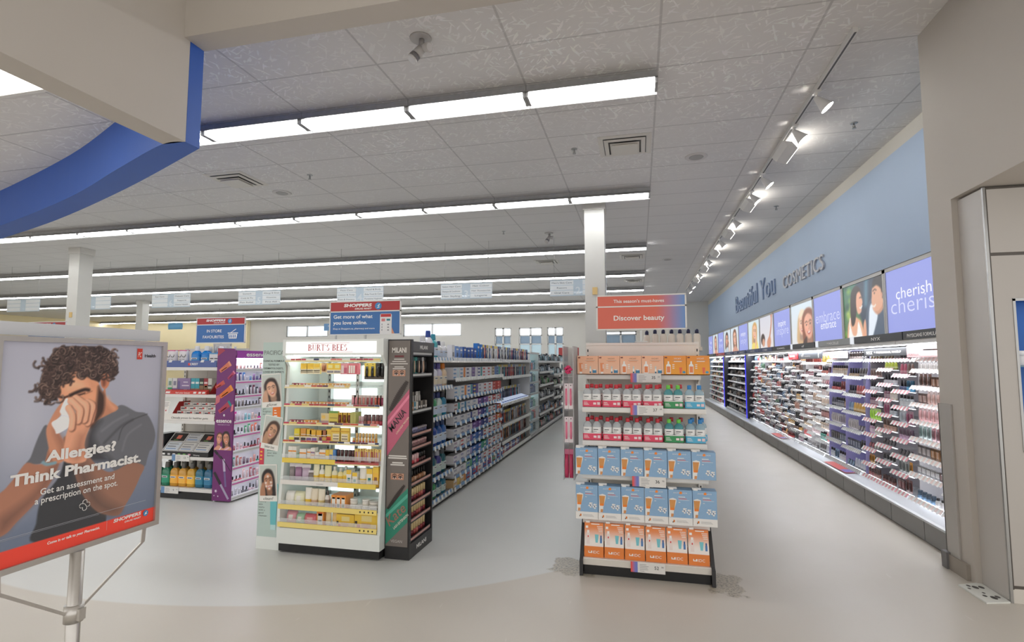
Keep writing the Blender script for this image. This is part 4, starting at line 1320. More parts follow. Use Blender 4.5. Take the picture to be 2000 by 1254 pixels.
for g0 in (770, 870, 970):
    for i in range(4 if g0 < 960 else 2):
        c = ((196, 130, 140), (226, 200, 206), (180, 90, 90), (206, 110, 120))[i]
        shelf_item(5, B_(g0 + i * 22), 0.06 + 0.01 * i, 0.006, g_card(0.030, 0.10, (238, 206, 120), c, c), 'lip_card', 'lip crayon card', c)
for b, w, h, c in ((110, 0.045, 0.15, (150, 140, 140)), (178, 0.06, 0.15, (170, 130, 160)), (258, 0.07, 0.145, (200, 180, 200)), (312, 0.05, 0.10, (130, 120, 116))):
    shelf_item(6, B_(b), 0.07, 0.006, g_bag(w, h, (226, 220, 224), c), 'gift_bag', 'clear gift bag', c, rz=0.25)
for b, w, h, c, cap in ((360, 0.055, 0.15, (240, 234, 200), (240, 210, 90)), (418, 0.045, 0.145, (238, 236, 226), wht), (480, 0.062, 0.145, (240, 232, 180), (240, 214, 110)), (548, 0.05, 0.14, (236, 230, 196), wht), (608, 0.05, 0.13, (240, 226, 160), (226, 226, 220)), (660, 0.046, 0.145, (236, 226, 170), (200, 200, 196))):
    shelf_item(6, B_(b), 0.075, 0.006, g_tube(w, h, c, yl, cap) if b in (360, 480) else g_bottle(w, 0.03, h, c, yl, cap, 0.22), 'lotion_bottle', 'lotion tube' if b in (360, 480) else 'lotion bottle', c)
for b, w, h, c, k in ((712, 0.042, 0.125, wht, (30, 130, 130)), (770, 0.042, 0.105, wht, (30, 140, 136)), (915, 0.05, 0.14, (238, 230, 200), (30, 130, 130)), (975, 0.05, 0.155, (240, 190, 70), (150, 100, 60))):
    shelf_item(6, B_(b), 0.07, 0.006, g_carton(w, 0.06, h, c, ((0, 1, 0.72, 1, yl), (0.25, 0.75, 0.3, 0.5, k))), 'cream_carton', 'cream carton with dark dot', k)
shelf_item(6, B_(842), 0.07, 0.006, g_tube(0.07, 0.14, (240, 236, 226), yl, wht), 'cream_tube', 'big cream tube', (240, 236, 226))
for b, w, c in ((108, 0.085, (238, 236, 230)), (205, 0.092, (232, 230, 196))):
    shelf_item(7, B_(b), 0.07, 0.006, g_pouch(w, 0.105, 0.07, c, wht, org), 'wipes_pack', 'soft pack of wipes', c)
for b, w, h, c, k in ((293, 0.06, 0.135, (240, 236, 226), yl), (357, 0.064, 0.13, (232, 220, 196), (214, 180, 150)), (428, 0.064, 0.13, (236, 228, 206), (220, 200, 140))):
    shelf_item(7, B_(b), 0.065, 0.006, g_tube(w, h, c, k, (200, 170, 130)), 'cream_tube', 'cream tube on its cap', k)
shelf_item(7, B_(485), 0.07, 0.006, g_bottle(0.04, 0.03, 0.12, (226, 222, 214), (150, 140, 130), (90, 84, 80), 0.25), 'lotion_bottle', 'small pale bottle', (226, 222, 214))
shelf_item(7, B_(530), 0.09, 0.006, g_bottle(0.04, 0.035, 0.10, (150, 120, 90), (180, 150, 120), (220, 216, 206), 0.25), 'lotion_bottle', 'small amber bottle', (150, 120, 90))
for b, k in ((573, (226, 130, 60)), (620, (80, 70, 130)), (668, (120, 170, 80))):
    shelf_item(7, B_(b), 0.09, 0.006, g_carton(0.044, 0.12, 0.10, org, ((0.15, 0.85, 0.1, 0.85, wht), (0.2, 0.8, 0.75, 0.85, k), (0.25, 0.75, 0.2, 0.4, k))), 'cream_carton', 'orange framed carton', k)
for b, st in ((750, 2), (805, 1), (870, 2), (955, 3)):
    for t in range(st):
        h = 0.044 if st < 3 else 0.028
        shelf_item(7, B_(b), 0.07, 0.006 + t * h * 1.003, g_jar(0.058 if b != 955 else 0.085, h, (226, 222, 214), (236, 234, 228) if b != 955 else (190, 188, 182)), 'cream_jar', 'low cream jar' if st == 3 else 'cream jar', (226, 222, 214))
for b, w, h, c, t in ((127, 0.095, 0.10, (226, 160, 170), wht), (220, 0.08, 0.085, (170, 210, 180), wht), (325, 0.12, 0.085, (224, 120, 130), (236, 180, 180))):
    shelf_item(8, B_(b), 0.075, 0.006, g_pouch(w, h, 0.075, c, t, org), 'wipes_pack', 'soft pack of wipes', c)
shelf_item(8, B_(430), 0.07, 0.006, g_carton(0.062, 0.05, 0.115, org, ((0.15, 0.85, 0.1, 0.85, wht), (0.2, 0.8, 0.7, 0.9, (190, 60, 50)), (0.3, 0.7, 0.3, 0.4, (80, 100, 160)))), 'cream_carton', 'boxed cream', org)
for b, w, c in ((503, 0.05, (230, 206, 160)), (572, 0.055, (232, 196, 130))):
    shelf_item(8, B_(b), 0.065, 0.006, g_tube(w, 0.11, c, (240, 224, 190), wht), 'cream_tube', 'standing cream tube', c)
for b, w, h, c in ((682, 0.155, 0.105, (240, 200, 70)), (888, 0.20, 0.125, (240, 204, 80))):
    shelf_item(8, B_(b), 0.08, 0.006, g_carton(w, 0.07, h, c, ((0.3, 0.75, 0.5, 0.85, (240, 222, 150)), (0.3, 0.7, 0.15, 0.4, (214, 170, 110)), (0.02, 0.12, 0.3, 0.5, (70, 60, 50)), (0.4, 0.6, 0.0, 0.14, (206, 70, 50)), (0.1, 0.25, 0.1, 0.3, (210, 90, 60)))), 'gift_set', 'gift set box' if w < 0.18 else 'large gift set box', c)

# ---------------------------------------------------------------- pale aqua flank (rack turned to the other aisle)
pf = thing('side_rack', 'slim side rack with pale aqua skincare panel of three portraits flanking the lit cabinet', 'display rack', (-3.105, 3.915, 0))
pale = mat('panel_aqua', (186, 204, 198), 0.4, noise=0.02, nscale=4)
obj('carcass', MB().box(0.0, 0.012, 0.1, 0.215, 0.46, 1.695, white2), pf)
obj('base', MB().box(-0.004, 0.0, 0.0, 0.222, 0.46, 0.1, aqua_w), pf)
m = MB().box(0.0, 0.0, 0.1, 0.215, 0.012, 1.70, pale)
y = -0.001
gi = P((70, 74, 74))
m.text('PACIFICA', 0.052, (0.012, y, 1.595), mat('ink_soft', (110, 116, 114), 0.5), w=0.19)
for i, s in enumerate(('CLINICAL FORMULA', 'TESTED BY', 'DERMATOLOGISTS,', 'LOVED BY EXPERTS')):
    m.text(s, 0.022, (0.108, y, 1.535 - i * 0.031), gi, al='c', bold=0.01, w=(0.2, 0.11, 0.19, 0.2)[i])
for s, x, z, sz in (('get', 0.02, 1.135, 0.02), ('brighter', 0.02, 1.113, 0.02), ('skin', 0.02, 1.091, 0.02), ('protect', 0.075, 0.795, 0.02), ('your skin', 0.075, 0.773, 0.02), ('barrier', 0.075, 0.751, 0.02), ('healthy', 0.012, 0.375, 0.02), ('skin', 0.012, 0.352, 0.02), ('starts', 0.012, 0.329, 0.02), ('with a', 0.012, 0.306, 0.02), ('good', 0.012, 0.283, 0.02), ('cleanser', 0.012, 0.26, 0.02)):
    m.text(s, sz, (x, y, z), gi, space=1.2)
m.box(0.115, -0.003, 1.03, 0.19, -0.0005, 1.20, P((232, 120, 40)))
for i in range(4):
    m.rf(0.13, 1.06 + i * 0.022, 0.165 - 0.005 * i, 1.068 + i * 0.022, -0.0036, ink_w)
m.box(0.0, -0.003, 0.68, 0.045, -0.0005, 0.86, P((206, 60, 84)))
m.box(0.008, -0.003, 0.86, 0.036, -0.0005, 0.92, P((226, 214, 216)))
for i in range(3):
    m.rf(0.01, 0.72 + i * 0.03, 0.03, 0.732 + i * 0.03, -0.0036, P((244, 190, 70)))
m.ngon([(0.115, -0.003, 0.53), (0.19, -0.003, 0.53), (0.18, -0.003, 0.20), (0.128, -0.003, 0.20)], P((110, 190, 196)))
m.rf(0.13, 0.16, 0.178, 0.20, -0.003, P((190, 222, 222)))
obj('panel', m, pf)
for nm, (x, z, w, h, rot), (sk, hr), fo in (('glow', (0.095, 1.315, 0.19, 0.24, -0.07), ((226, 176, 146), (50, 34, 30)), False), ('better love', (0.115, 0.965, 0.17, 0.24, 0.14), ((206, 158, 126), (70, 48, 38)), False), ('clean!', (0.095, 0.555, 0.17, 0.26, -0.05), ((196, 140, 108), (34, 26, 26)), True)):
    p = Pic(30, 40, (196, 206, 200), (206, 190, 176))
    face(p, 0.5, 0.52, 0.56, sk, hr, rot * 3, True, True, 1, fo)
    p.poly([(-0.05, 1.05), (0.1, 0.62), (0.22, 0.55), (0.3, 0.75), (0.3, 1.05)], tuple(c * 0.92 for c in sk), 1)
    r = MB().box(-w / 2, -0.0035, -h / 2 - 0.04, w / 2, -0.001, h / 2, P((236, 234, 228)))
    r.text(nm, 0.034, (0, -0.0042, -h / 2 - 0.028), gi, al='c', shear=0.2, w=w * 0.55)
    o = obj('portrait_print', r, pf, (x, 0, z))
    o.rotation_euler = (0, rot, 0)
    q = obj('picture', p.mesh('picture', (-w / 2 + 0.008, -0.0048, -h / 2 + 0.006), (w - 0.016, 0, 0), (0, 0, h - 0.014)), o)

# ---------------------------------------------------------------- black makeup side rack
mr = thing('makeup_rack', 'tall black makeup side rack with grey mascara poster beside the lit cabinet', 'display rack', (-1.966, 3.95, 0))
blk = mat('rack_black', (36, 35, 36), 0.35, noise=0.05)
m = MB().box(0.0, 0.0, 0.0, 0.205, 0.03, 1.715, blk)
obj('front_frame', m, mr)
obj('rear_side', MB().box(0.0, 0.455, 0.0, 0.205, 0.475, 1.70, blk), mr)
obj('back_panel', MB().box(0.0, 0.03, 0.0, 0.02, 0.455, 1.70, blk), mr)
obj('plinth', MB().box(0.02, 0.03, 0.0, 0.205, 0.455, 0.115, blk).text('MILANI', 0.045, (0.2065, 0.24, 0.045), ink_w, (0, 1, 0), (0, 0, 1), 'c', bold=0.02, w=0.2), mr)
obj('header', MB().box(0.02, 0.03, 1.615, 0.205, 0.455, 1.70, mat('rack_grey_dark', (78, 76, 74), 0.4)).text('MILANI', 0.045, (0.2065, 0.24, 1.64), ink_w, (0, 1, 0), (0, 0, 1), 'c', bold=0.01, w=0.16), mr)
taupe = mat('panel_taupe', (116, 108, 102), 0.42, noise=0.03, nscale=5)
m = MB().box(0.008, -0.006, 0.10, 0.192, 0.0, 1.705, taupe)
y = -0.0075
m.text('MILANI', 0.055, (0.10, y, 1.61), P((226, 220, 214)), al='c', bold=0.03, w=0.125)
m.rf(0.06, 1.572, 0.14, 1.586, y, P((110, 40, 44)))
for i, (a, w) in enumerate(((0, 0.09), (1, 0.12), (2, 0.15), (3.4, 0.08), (4.2, 0.11), (6, 0.09))):
    m.rf(0.1 - w / 2, 1.552 - a * 0.018, 0.1 + w / 2, 1.560 - a * 0.018, y, P((210, 204, 198)))
for i, (a, w) in enumerate(((0, 0.15), (0.8, 0.16), (2.6, 0.09), (3.4, 0.12))):
    m.rf(0.1 - w / 2, 0.788 - a * 0.02, 0.1 + w / 2, 0.799 - a * 0.02, y, P((214, 210, 204)))
def mascara(m, q, c, words, br0, br1, wd):
    l0, l1, r0, r1 = q
    m.ngon([(0.008, y, l0), (0.192, y, r0), (0.192, y, r1), (0.008, y, l1)], P(c, 0.3))
    m.ngon([(0.008, y * 1.2, l1 - 0.07), (0.192, y * 1.2, r1 - 0.07), (0.192, y * 1.2, r1 - 0.04), (0.008, y * 1.2, l1 - 0.04)], P(tuple(min(255, v + 40) for v in c)))
    d = Vector((0.184, 0, (r0 + r1 - l0 - l1) / 2)).normalized()
    pr = Vector((d.z, 0, -d.x))
    mid = Vector((0.1, y * 1.35, (l0 + l1 + r0 + r1) / 4))
    for t, sz, off, w, ik in words:
        o2 = mid - d * (w / 2) + pr * off
        m.text(t, sz, tuple(o2), P(ik), tuple(d), tuple(-pr), 'l', bold=0.01, shear=0.25, w=w)
    P0, P1 = Vector(br0), Vector(br1)
    e0 = P1 - P0
    nn = Vector((-e0.z, 0, e0.x)).normalized()
    oy = Vector((0, y * 1.6, 0))
    for i in range(34):
        c0 = P0 + e0 * (i / 34)
        w = wd * (0.55 + 0.45 * math.sin(PI * i / 34)) * (1.0 if i % 2 else 0.8)
        e = e0.normalized() * 0.0026
        m.quad(tuple(c0 - nn * w - e + oy), tuple(c0 - nn * w + e + oy), tuple(c0 + nn * w + e + oy), tuple(c0 + nn * w - e + oy), P((44, 32, 30)))
mascara(m, (0.79, 1.10, 1.04, 1.32), (190, 92, 118), (('MANIA', 0.07, 0.012, 0.20, (46, 34, 40)), ('LONGWEAR MASCARA', 0.02, 0.055, 0.17, (240, 214, 190))), (0.03, 0, 1.15), (0.175, 0, 1.385), 0.026)
mascara(m, (0.11, 0.38, 0.29, 0.55), (44, 132, 108), (('Kate', 0.10, 0.02, 0.20, (150, 112, 96)), ('LASH EXTENSION', 0.026, 0.062, 0.17, (230, 220, 206))), (0.025, 0, 0.385), (0.165, 0, 0.575), 0.017)
m.text('VEGAN', 0.03, (0.1, y, 0.13), P((190, 184, 178)), al='c')
obj('poster_panel', m, mr)
for zc in (1.445, 0.635):
    p = Pic(40, 14, (206, 156, 128), (190, 136, 108))
    for ex in (0.28, 0.72):
        p.line([(ex - 0.16, 0.3), (ex, 0.12), (ex + 0.16, 0.28)], 0.05, (60, 40, 34), 0.8)
        p.ell(ex, 0.6, 0.13, 0.08, (236, 226, 220), 1, 0.8)
        p.ell(ex, 0.6, 0.06, 0.07, (60, 36, 26), 1, 0.8)
        p.line([(ex - 0.14, 0.6), (ex, 0.4), (ex + 0.14, 0.58)], 0.05, (30, 20, 20), 0.9)
    obj('eye_print', p.mesh('eye_print', (0.045, -0.0085, zc - 0.024), (0.11, 0, 0), (0, 0, 0.048)), mr)
MZ = [1.60, 1.425, 1.13, 0.945, 0.837, 0.70, 0.56, 0.41, 0.28, 0.135]
lip = mat('rail_rose', (196, 150, 140), 0.4)
for i, z in enumerate(MZ):
    s = MB().box(0.02, 0.03, z - 0.012, 0.185, 0.455, z, blk)
    s.box(0.185, 0.03, z - 0.018, 0.195, 0.455, z + 0.016, blk)
    s.rx(0.035, z - 0.006, 0.45, z + 0.012, 0.1956, tag_grey if i < 3 else lip)
    obj('shelf', s, mr)
def rack_item(row, k, mesh, nm, txt, rgb, dz=0.0, fx=0.152):
    yy = 0.065 + k * 0.0475
    o = obj(nm, mesh, None, (-1.966 + fx, 3.95 + yy, MZ[row] + 0.001 + dz), PI / 2)
    tag(o, '%s %s, %s from the front on the %s shelf of the black rack' % (colour_name(rgb), txt, ORD[k], ORD[row]), nm.replace('_', ' ').split()[-1], 'goods on the %s shelf of the black makeup rack' % ORD[row])
rr = random.Random(5)
for k in range(8):
    c = ((220, 120, 140), (60, 150, 150), (50, 120, 110), (70, 160, 150), (40, 60, 60), (50, 50, 52), (214, 212, 210), (44, 44, 46))[k]
    rack_item(1, k, g_card(0.042, 0.148, c, (40, 40, 42) if k % 2 else (200, 170, 150), c), 'lash_card', 'lash card', c)
    c = ((60, 56, 54), (206, 204, 200), (190, 188, 184), (60, 58, 56), (200, 190, 170), (70, 66, 64), (220, 216, 210), (180, 176, 170))[k]
    rack_item(2, k, g_card(0.042, 0.15, c, (210, 206, 200), (60, 56, 54)), 'brush_card', 'brush card, back row', c, 0.0, 0.10)
    c = ((226, 214, 190), (232, 150, 70), (90, 140, 160), (226, 220, 206), (70, 66, 64), (150, 140, 130), (80, 74, 70), (160, 150, 140))[k]
    rack_item(2, k, g_carton(0.04, 0.03, 0.075, c, ((0.15, 0.85, 0.3, 0.5, WHT),)), 'makeup_carton', 'makeup carton, front row', c)
    c = (170, 166, 196) if k < 4 else (150, 140, 144)
    rack_item(3, k, g_jar(0.042, 0.05, (90, 88, 120), c), 'primer_jar', 'capped primer jar', c)
    c = ((196, 150, 150), (206, 170, 166), (200, 160, 156))[k % 3]
    rack_item(4, k, g_jar(0.042, 0.055, (130, 90, 90), c), 'blush_jar', 'capped blush jar', c)
    c = ((206, 70, 90), (226, 130, 140), (196, 60, 70), (230, 150, 150))[k % 4] if k < 5 else (90, 60, 60)
    rack_item(5, k, g_lipstick(0.03, 0.08, c, (230, 190, 190) if k < 5 else (40, 36, 36)), 'lip_gloss', 'lip gloss', c)
    c = ((150, 100, 70), (190, 140, 104), (170, 120, 84), (200, 160, 130))[k % 4]
    rack_item(6, k, g_polish(0.034, 0.095, c, (40, 36, 34)), 'foundation_bottle', 'foundation bottle', c)
    for row, h in ((7, 0.10), (8, 0.10), (9, 0.105)):
        c = ((150, 60, 60), (120, 44, 50), (176, 80, 76), (196, 110, 100), (110, 40, 60))[(k + row) % 5]
        rack_item(row, k, g_lipstick(0.032, h, c, (214, 190, 140)), 'lipstick', 'gold capped lipstick', c)
for k in range(5):
    c = ((206, 120, 130), (70, 140, 150), (120, 110, 110), (60, 56, 56), (226, 220, 214))[k]
    o = obj('palette', g_palette(0.07, 0.012, 0.10, c, (WHT, c)), None, (-1.966 + 0.11, 3.95 + 0.08 + k * 0.082, MZ[0] + 0.001), PI / 2)
    tag(o, '%s slim palette, %s from the front on the top shelf of the black rack' % (colour_name(c), ORD[k]), 'palette', 'goods on the top shelf of the black makeup rack')

# ================================================================ white end gondola with mouthwash, and the purple makeup side rack
WX = -5.06
we = thing('gondola_end', 'plain white end gondola of oral care goods behind the pharmacy poster stand', 'display shelf', (WX, 5.08, 0))
m = MB()
slots(m, -0.43, 0.44, 0.1, 1.70, mm=white2)
slots(m, 0.43, 0.44, 0.1, 1.70, mm=white2)
obj('upright', m, we)
obj('back_panel', MB().box(-0.43, 0.46, 0.1, -0.12, 0.48, 1.70, white2).box(-0.115, 0.46, 0.1, 0.43, 0.48, 1.70, white2), we)
obj('kick_plate', MB().box(-0.44, 0.02, 0.0, 0.44, 0.48, 0.086, dark), we)
obj('deck', MB().box(-0.45, 0.0, 0.086, 0.45, 0.48, 0.125, white), we)
obj('rear_spine', MB().box(-0.44, 0.49, 0.0, 0.30, 9.0, 0.16, grey_m).box(-0.10, 0.49, 0.16, -0.04, 9.0, 1.62, white2), we)
WZ = [1.475, 1.168, 0.872, 0.470, 0.125]
for i, z in enumerate(WZ[:4]):
    m = MB().box(-0.445, 0.02, z - 0.01, 0.445, 0.46, z, white)
    m.box(-0.45, 0.008, z - 0.035, 0.45, 0.02, z - 0.0002, white)
    obj('shelf', m, we)
def wput(x, y, z, mesh, nm, label, cat, group=None, rz=0.0):
    return tag(obj(nm, mesh, None, (WX + x, 5.08 + y, z), rz), label, cat, group)
# top shelf: blue printed tray, white twin packs and big blue mouthwash bottles
t = thing('display_tray', 'blue printed card tray on the top shelf of the plain white end gondola', 'tray', (WX, 5.09, WZ[0] + 0.001))
b = MB().box(-0.41, 0.0, 0.0, 0.42, 0.006, 0.075, P((84, 102, 158)))
b.text('CREST', 0.034, (0.06, -0.001, 0.024), ink_w, bold=0.02, w=0.11)
b.loft([(0.017, 0.0005, -0.014), (0.017, 0.0005, 0.014)], P((214, 70, 70)), 10, c=(0.05, -0.0006, 0.034))
for x in (-0.38, -0.24, -0.07, 0.2, 0.34):
    b.ngon([(x, -0.0012, 0.055), (x + 0.045, -0.0012, 0.055), (x + 0.055, -0.0012, 0.082), (x + 0.015, -0.0012, 0.082)], P((226, 226, 228)))
obj('tray_front', b, t)
obj('tray_floor', MB().box(-0.41, 0.006, 0.0, 0.42, 0.36, 0.008, P((84, 102, 158))), t)
def whitepack():
    b = MB().loft([(0.062, 0.03, 0), (0.064, 0.032, 0.02), (0.056, 0.03, 0.16), (0.052, 0.028, 0.185)], P((226, 222, 224)), 12, 4)
    y = -0.0325
    for dx in (-0.028, 0.028):
        pts = [(dx - 0.022, y, 0.12), (dx - 0.012, y - 0.0006, 0.108), (dx + 0.008, y - 0.0006, 0.108), (dx + 0.02, y, 0.125), (dx + 0.02, y, 0.14)]
        b.tube(pts, 0.003, ink, 5)
    for i in range(2):
        for dx in (-0.035, 0.01):
            b.rf(dx, 0.06 + i * 0.018, dx + 0.025, 0.066 + i * 0.018, y - 0.001, inkg)
    return [('rinse_pack', b, None), ('top_flap', MB().box(-0.05, -0.028, 0.178, 0.05, 0.028, 0.19, P((216, 90, 150))), 0)]
for x, w_ in ((-0.275, 'outermost'), (-0.115, 'next to the blue bottles')):
    place('whitepack', whitepack, (WX + x, 5.08 + 0.10, WZ[0] + 0.010), 0.0, 'white twin rinse pack with pink top in the blue tray, ' + w_, 'pack')
def bigwash(bc, cc, h=0.235, w=0.105, lab=(150, 200, 230)):
    def mk():
        B = mat('rinse_%02x%02x%02x' % bc, bc, 0.15, coat=0.3)
        hb = h * 0.76
        b = MB().loft([(w * 0.47, w * 0.3, 0), (w / 2, w * 0.33, 0.012), (w / 2, w * 0.33, hb * 0.80), (w * 0.4, w * 0.27, hb * 0.93), (w * 0.19, w * 0.18, hb), (w * 0.18, w * 0.18, hb * 1.03)], B, 16, 3.6)
        c = MB().loft([(w * 0.24, w * 0.22, hb * 1.01), (w * 0.25, w * 0.23, hb * 1.03), (w * 0.22, w * 0.2, h * 0.98), (w * 0.2, w * 0.18, h)], P(cc, 0.3), 12)
        l = MB().loft([(w / 2 + 0.0008, w * 0.33 + 0.0008, hb * 0.18), (w / 2 + 0.0008, w * 0.33 + 0.0008, hb * 0.62)], P(lab), 16, 3.6, cap=False)
        l.rf(-w * 0.34, hb * 0.46, w * 0.34, hb * 0.56, -w * 0.33 - 0.0018, P((236, 236, 236)))
        l.rf(-w * 0.26, hb * 0.485, w * 0.26, hb * 0.53, -w * 0.33 - 0.0026, P((40, 50, 70)))
        return [('mouthwash_bottle', b, None), ('cap', c, 0), ('label', l, 0)]
    return mk
for i, x in enumerate((0.055, 0.19, 0.305)):
    place('bigblue', bigwash((16, 120, 196), (226, 226, 228), 0.235, 0.115, (70, 150, 210)), (WX + x, 5.08 + (0.11 if i < 2 else 0.2), WZ[0] + 0.010), 0.0, 'bright blue mouthwash bottle with clear cap on the top shelf, %s from the white twin packs' % ORD[i], 'bottle', 'bright blue mouthwash bottles')
wput(0.325, 0.10, WZ[0] + 0.010, g_carton(0.125, 0.06, 0.155, (228, 226, 226), ((0.1, 0.45, 0.55, 0.62, (60, 60, 64)), (0.55, 0.9, 0.55, 0.62, (60, 60, 64)), (0.1, 0.4, 0.2, 0.26, (150, 150, 154)), (0.55, 0.9, 0.2, 0.26, (150, 150, 154)), (0, 1, 0.9, 1, (90, 150, 190)))), 'rinse_carton', 'white rinse carton beside the purple rack on the top shelf', 'carton')
for i in range(6):
    wput(0.06 + i * 0.068, 0.31, WZ[0] + 0.010, g_bottle(0.055, 0.05, 0.235, (40, 130, 196), 0, (206, 208, 210), 0.35), 'mouthwash_bottle', 'clear capped blue bottle in the back row of the top shelf, %s along' % ORD[i], 'bottle', 'clear capped bottles in the back row of the top shelf')
wput(0.12, 0.42, WZ[0] + 0.001, g_carton(0.24, 0.03, 0.285, (206, 202, 194), ((0.08, 0.1, 0.6, 0.95, (110, 106, 100)),)), 'header_card', 'plain beige backing card standing behind the blue mouthwash bottles', 'card')
# second shelf: red tray of toothpaste cartons
t = thing('display_tray', 'red sloped card tray of small toothpaste cartons on the second shelf', 'tray', (WX, 5.09, WZ[1] + 0.001))
b = MB().prism([(0.0, 0.0), (0.0, 0.03), (0.04, 0.05), (0.04, 0.0)], 'x', -0.34, 0.30, P((206, 64, 52)))
for i, (x, w_) in enumerate(((-0.32, 0.05), (-0.26, 0.06), (0.12, 0.04), (0.19, 0.035), (0.24, 0.04))):
    b.quad((x, -0.001, 0.008), (x + w_, -0.001, 0.008), (x + w_ + 0.008, -0.001, 0.029), (x + 0.008, -0.001, 0.029), P((238, 230, 226)))
b.text('feel your beauty', 0.026, (-0.12, -0.0012, 0.008), ink_w, w=0.2, shear=0.2)
obj('tray_front', b, t)
obj('tray_side', MB().prism([(0.04, 0.0), (0.3, 0.0), (0.3, 0.2), (0.2, 0.2)], 'x', 0.296, 0.30, P((176, 40, 40))).box(-0.34, 0.04, 0.0, 0.296, 0.3, 0.012, P((176, 40, 40))), t)
for i, (x, w_, c, bands, what) in enumerate(((-0.285, 0.062, (206, 214, 206), ((0, 1, 0.0, 0.35, (60, 170, 120)), (0.2, 0.8, 0.5, 0.8, (120, 150, 140))), 'white and green'), (-0.218, 0.062, (214, 212, 216), ((0, 1, 0.0, 0.3, (150, 110, 170)), (0.2, 0.8, 0.5, 0.8, (130, 130, 150))), 'white and purple'), (-0.09, 0.18, (142, 122, 166), ((0.45, 0.8, 0.7, 0.76, (226, 220, 230)), (0.35, 0.9, 0.45, 0.52, (220, 210, 226)), (0.02, 0.2, 0.1, 0.8, (110, 100, 150)), (0.5, 0.75, 0.12, 0.24, (206, 200, 214))), 'wide purple'), (0.035, 0.056, (60, 160, 176), ((0, 1, 0, 0.3, (150, 120, 100)), (0.1, 0.9, 0.62, 0.76, (224, 230, 230))), 'teal'), (0.094, 0.056, (60, 160, 176), ((0, 1, 0, 0.3, (156, 124, 100)), (0.1, 0.9, 0.62, 0.76, (224, 230, 230))), 'second teal'), (0.153, 0.056, (50, 50, 50), ((0, 1, 0, 0.5, (140, 110, 80)), (0.1, 0.9, 0.62, 0.76, (180, 200, 180))), 'black topped'), (0.212, 0.056, (150, 40, 50), ((0, 1, 0, 0.5, (130, 100, 70)), (0.1, 0.9, 0.62, 0.76, (230, 200, 200)), (0.3, 0.8, 0.4, 0.55, (226, 110, 60))), 'dark red'), (0.268, 0.05, (206, 204, 196), ((0, 1, 0.45, 0.55, (60, 50, 60)), (0, 1, 0, 0.3, (140, 110, 80))), 'cream topped'))):
    wput(x, 0.12, WZ[1] + 0.014, g_carton(w_, 0.06, 0.165, c, bands), 'toothpaste_carton', what + ' small carton standing in the red sloped tray', 'carton', 'small cartons in the red tray')
# third shelf: white tray, portrait card, stacked white tubes
t = thing('display_tray', 'white tray with portrait card and heart logo holding stacked toothpaste on the third shelf', 'tray', (WX, 5.088, WZ[2] + 0.001))
b = MB().box(-0.42, 0.0, 0.0, 0.42, 0.006, 0.075, P((236, 232, 226)))
b.text('Clinically proven for healthier gums', 0.032, (-0.16, -0.001, 0.018), ink, shear=0.25, w=0.50)
b.ngon([(-0.37, -0.001, 0.02), (-0.335, -0.001, 0.05), (-0.34, -0.001, 0.066), (-0.36, -0.001, 0.068), (-0.37, -0.001, 0.058), (-0.385, -0.001, 0.068), (-0.405, -0.001, 0.064), (-0.405, -0.001, 0.05)], P((210, 50, 46)))
obj('tray_front', b, t)
obj('tray_side', MB().prism([(0.006, 0.0), (0.30, 0.0), (0.30, 0.2), (0.14, 0.2)], 'x', -0.205, -0.20, P((180, 40, 36))).prism([(0.006, 0.0), (0.30, 0.0), (0.30, 0.2), (0.14, 0.2)], 'x', 0.418, 0.423, P((180, 40, 36))).box(-0.42, 0.02, 0.0, 0.42, 0.3, 0.006, P((180, 40, 36))), t)
p = Pic(44, 40, (238, 234, 230), (236, 230, 224))
face(p, 0.3, 0.42, 0.44, (176, 124, 96), (40, 30, 28), 0, False)
p.poly([(0.08, 1.05), (0.1, 0.84), (0.3, 0.76), (0.5, 0.84), (0.56, 1.05)], (206, 150, 126), 1)
for i in range(4):
    p.line([(0.56, 0.12 + i * 0.1), (0.92 - 0.06 * (i % 2), 0.12 + i * 0.1)], 0.022, (130, 130, 134), 0.9)
p.ell(0.8, 0.75, 0.05, 0.05, (190, 60, 60))
obj('portrait_card', p.mesh('portrait_card', (-0.40, 0.0, 0.075), (0.185, 0, 0), (0, 0.03, 0.135)), t)
n = 0
for c_ in range(5):
    for r_ in range(4):
        n += 1
        wput(-0.138 + c_ * 0.124, 0.10 + r_ * 0.045, WZ[2] + 0.008 + r_ * 0.046 * (1 if r_ < 4 else 1), g_carton(0.118, 0.05, 0.044, (234, 230, 226), ((0.1, 0.5, 0.35, 0.62, (60, 64, 80)), (0.5, 0.72, 0.4, 0.8, (206, 60, 54)), (0.0, 1, 0.9, 1, (206, 200, 196)))), 'toothpaste_carton', 'white and red toothpaste carton in the white tray, %s step, %s column from the portrait card' % (('lowest', 'second', 'third', 'top')[r_], ORD[c_]), 'carton', 'stepped toothpaste cartons')
# risers under the stepped cartons
m = MB()
for r_ in range(1, 4):
    m = MB().box(-0.21, 0.082 + r_ * 0.045, 0.006, 0.409, 0.125 + r_ * 0.045, 0.006 + r_ * 0.046, P((226, 222, 216)))
    obj('step', m, t)
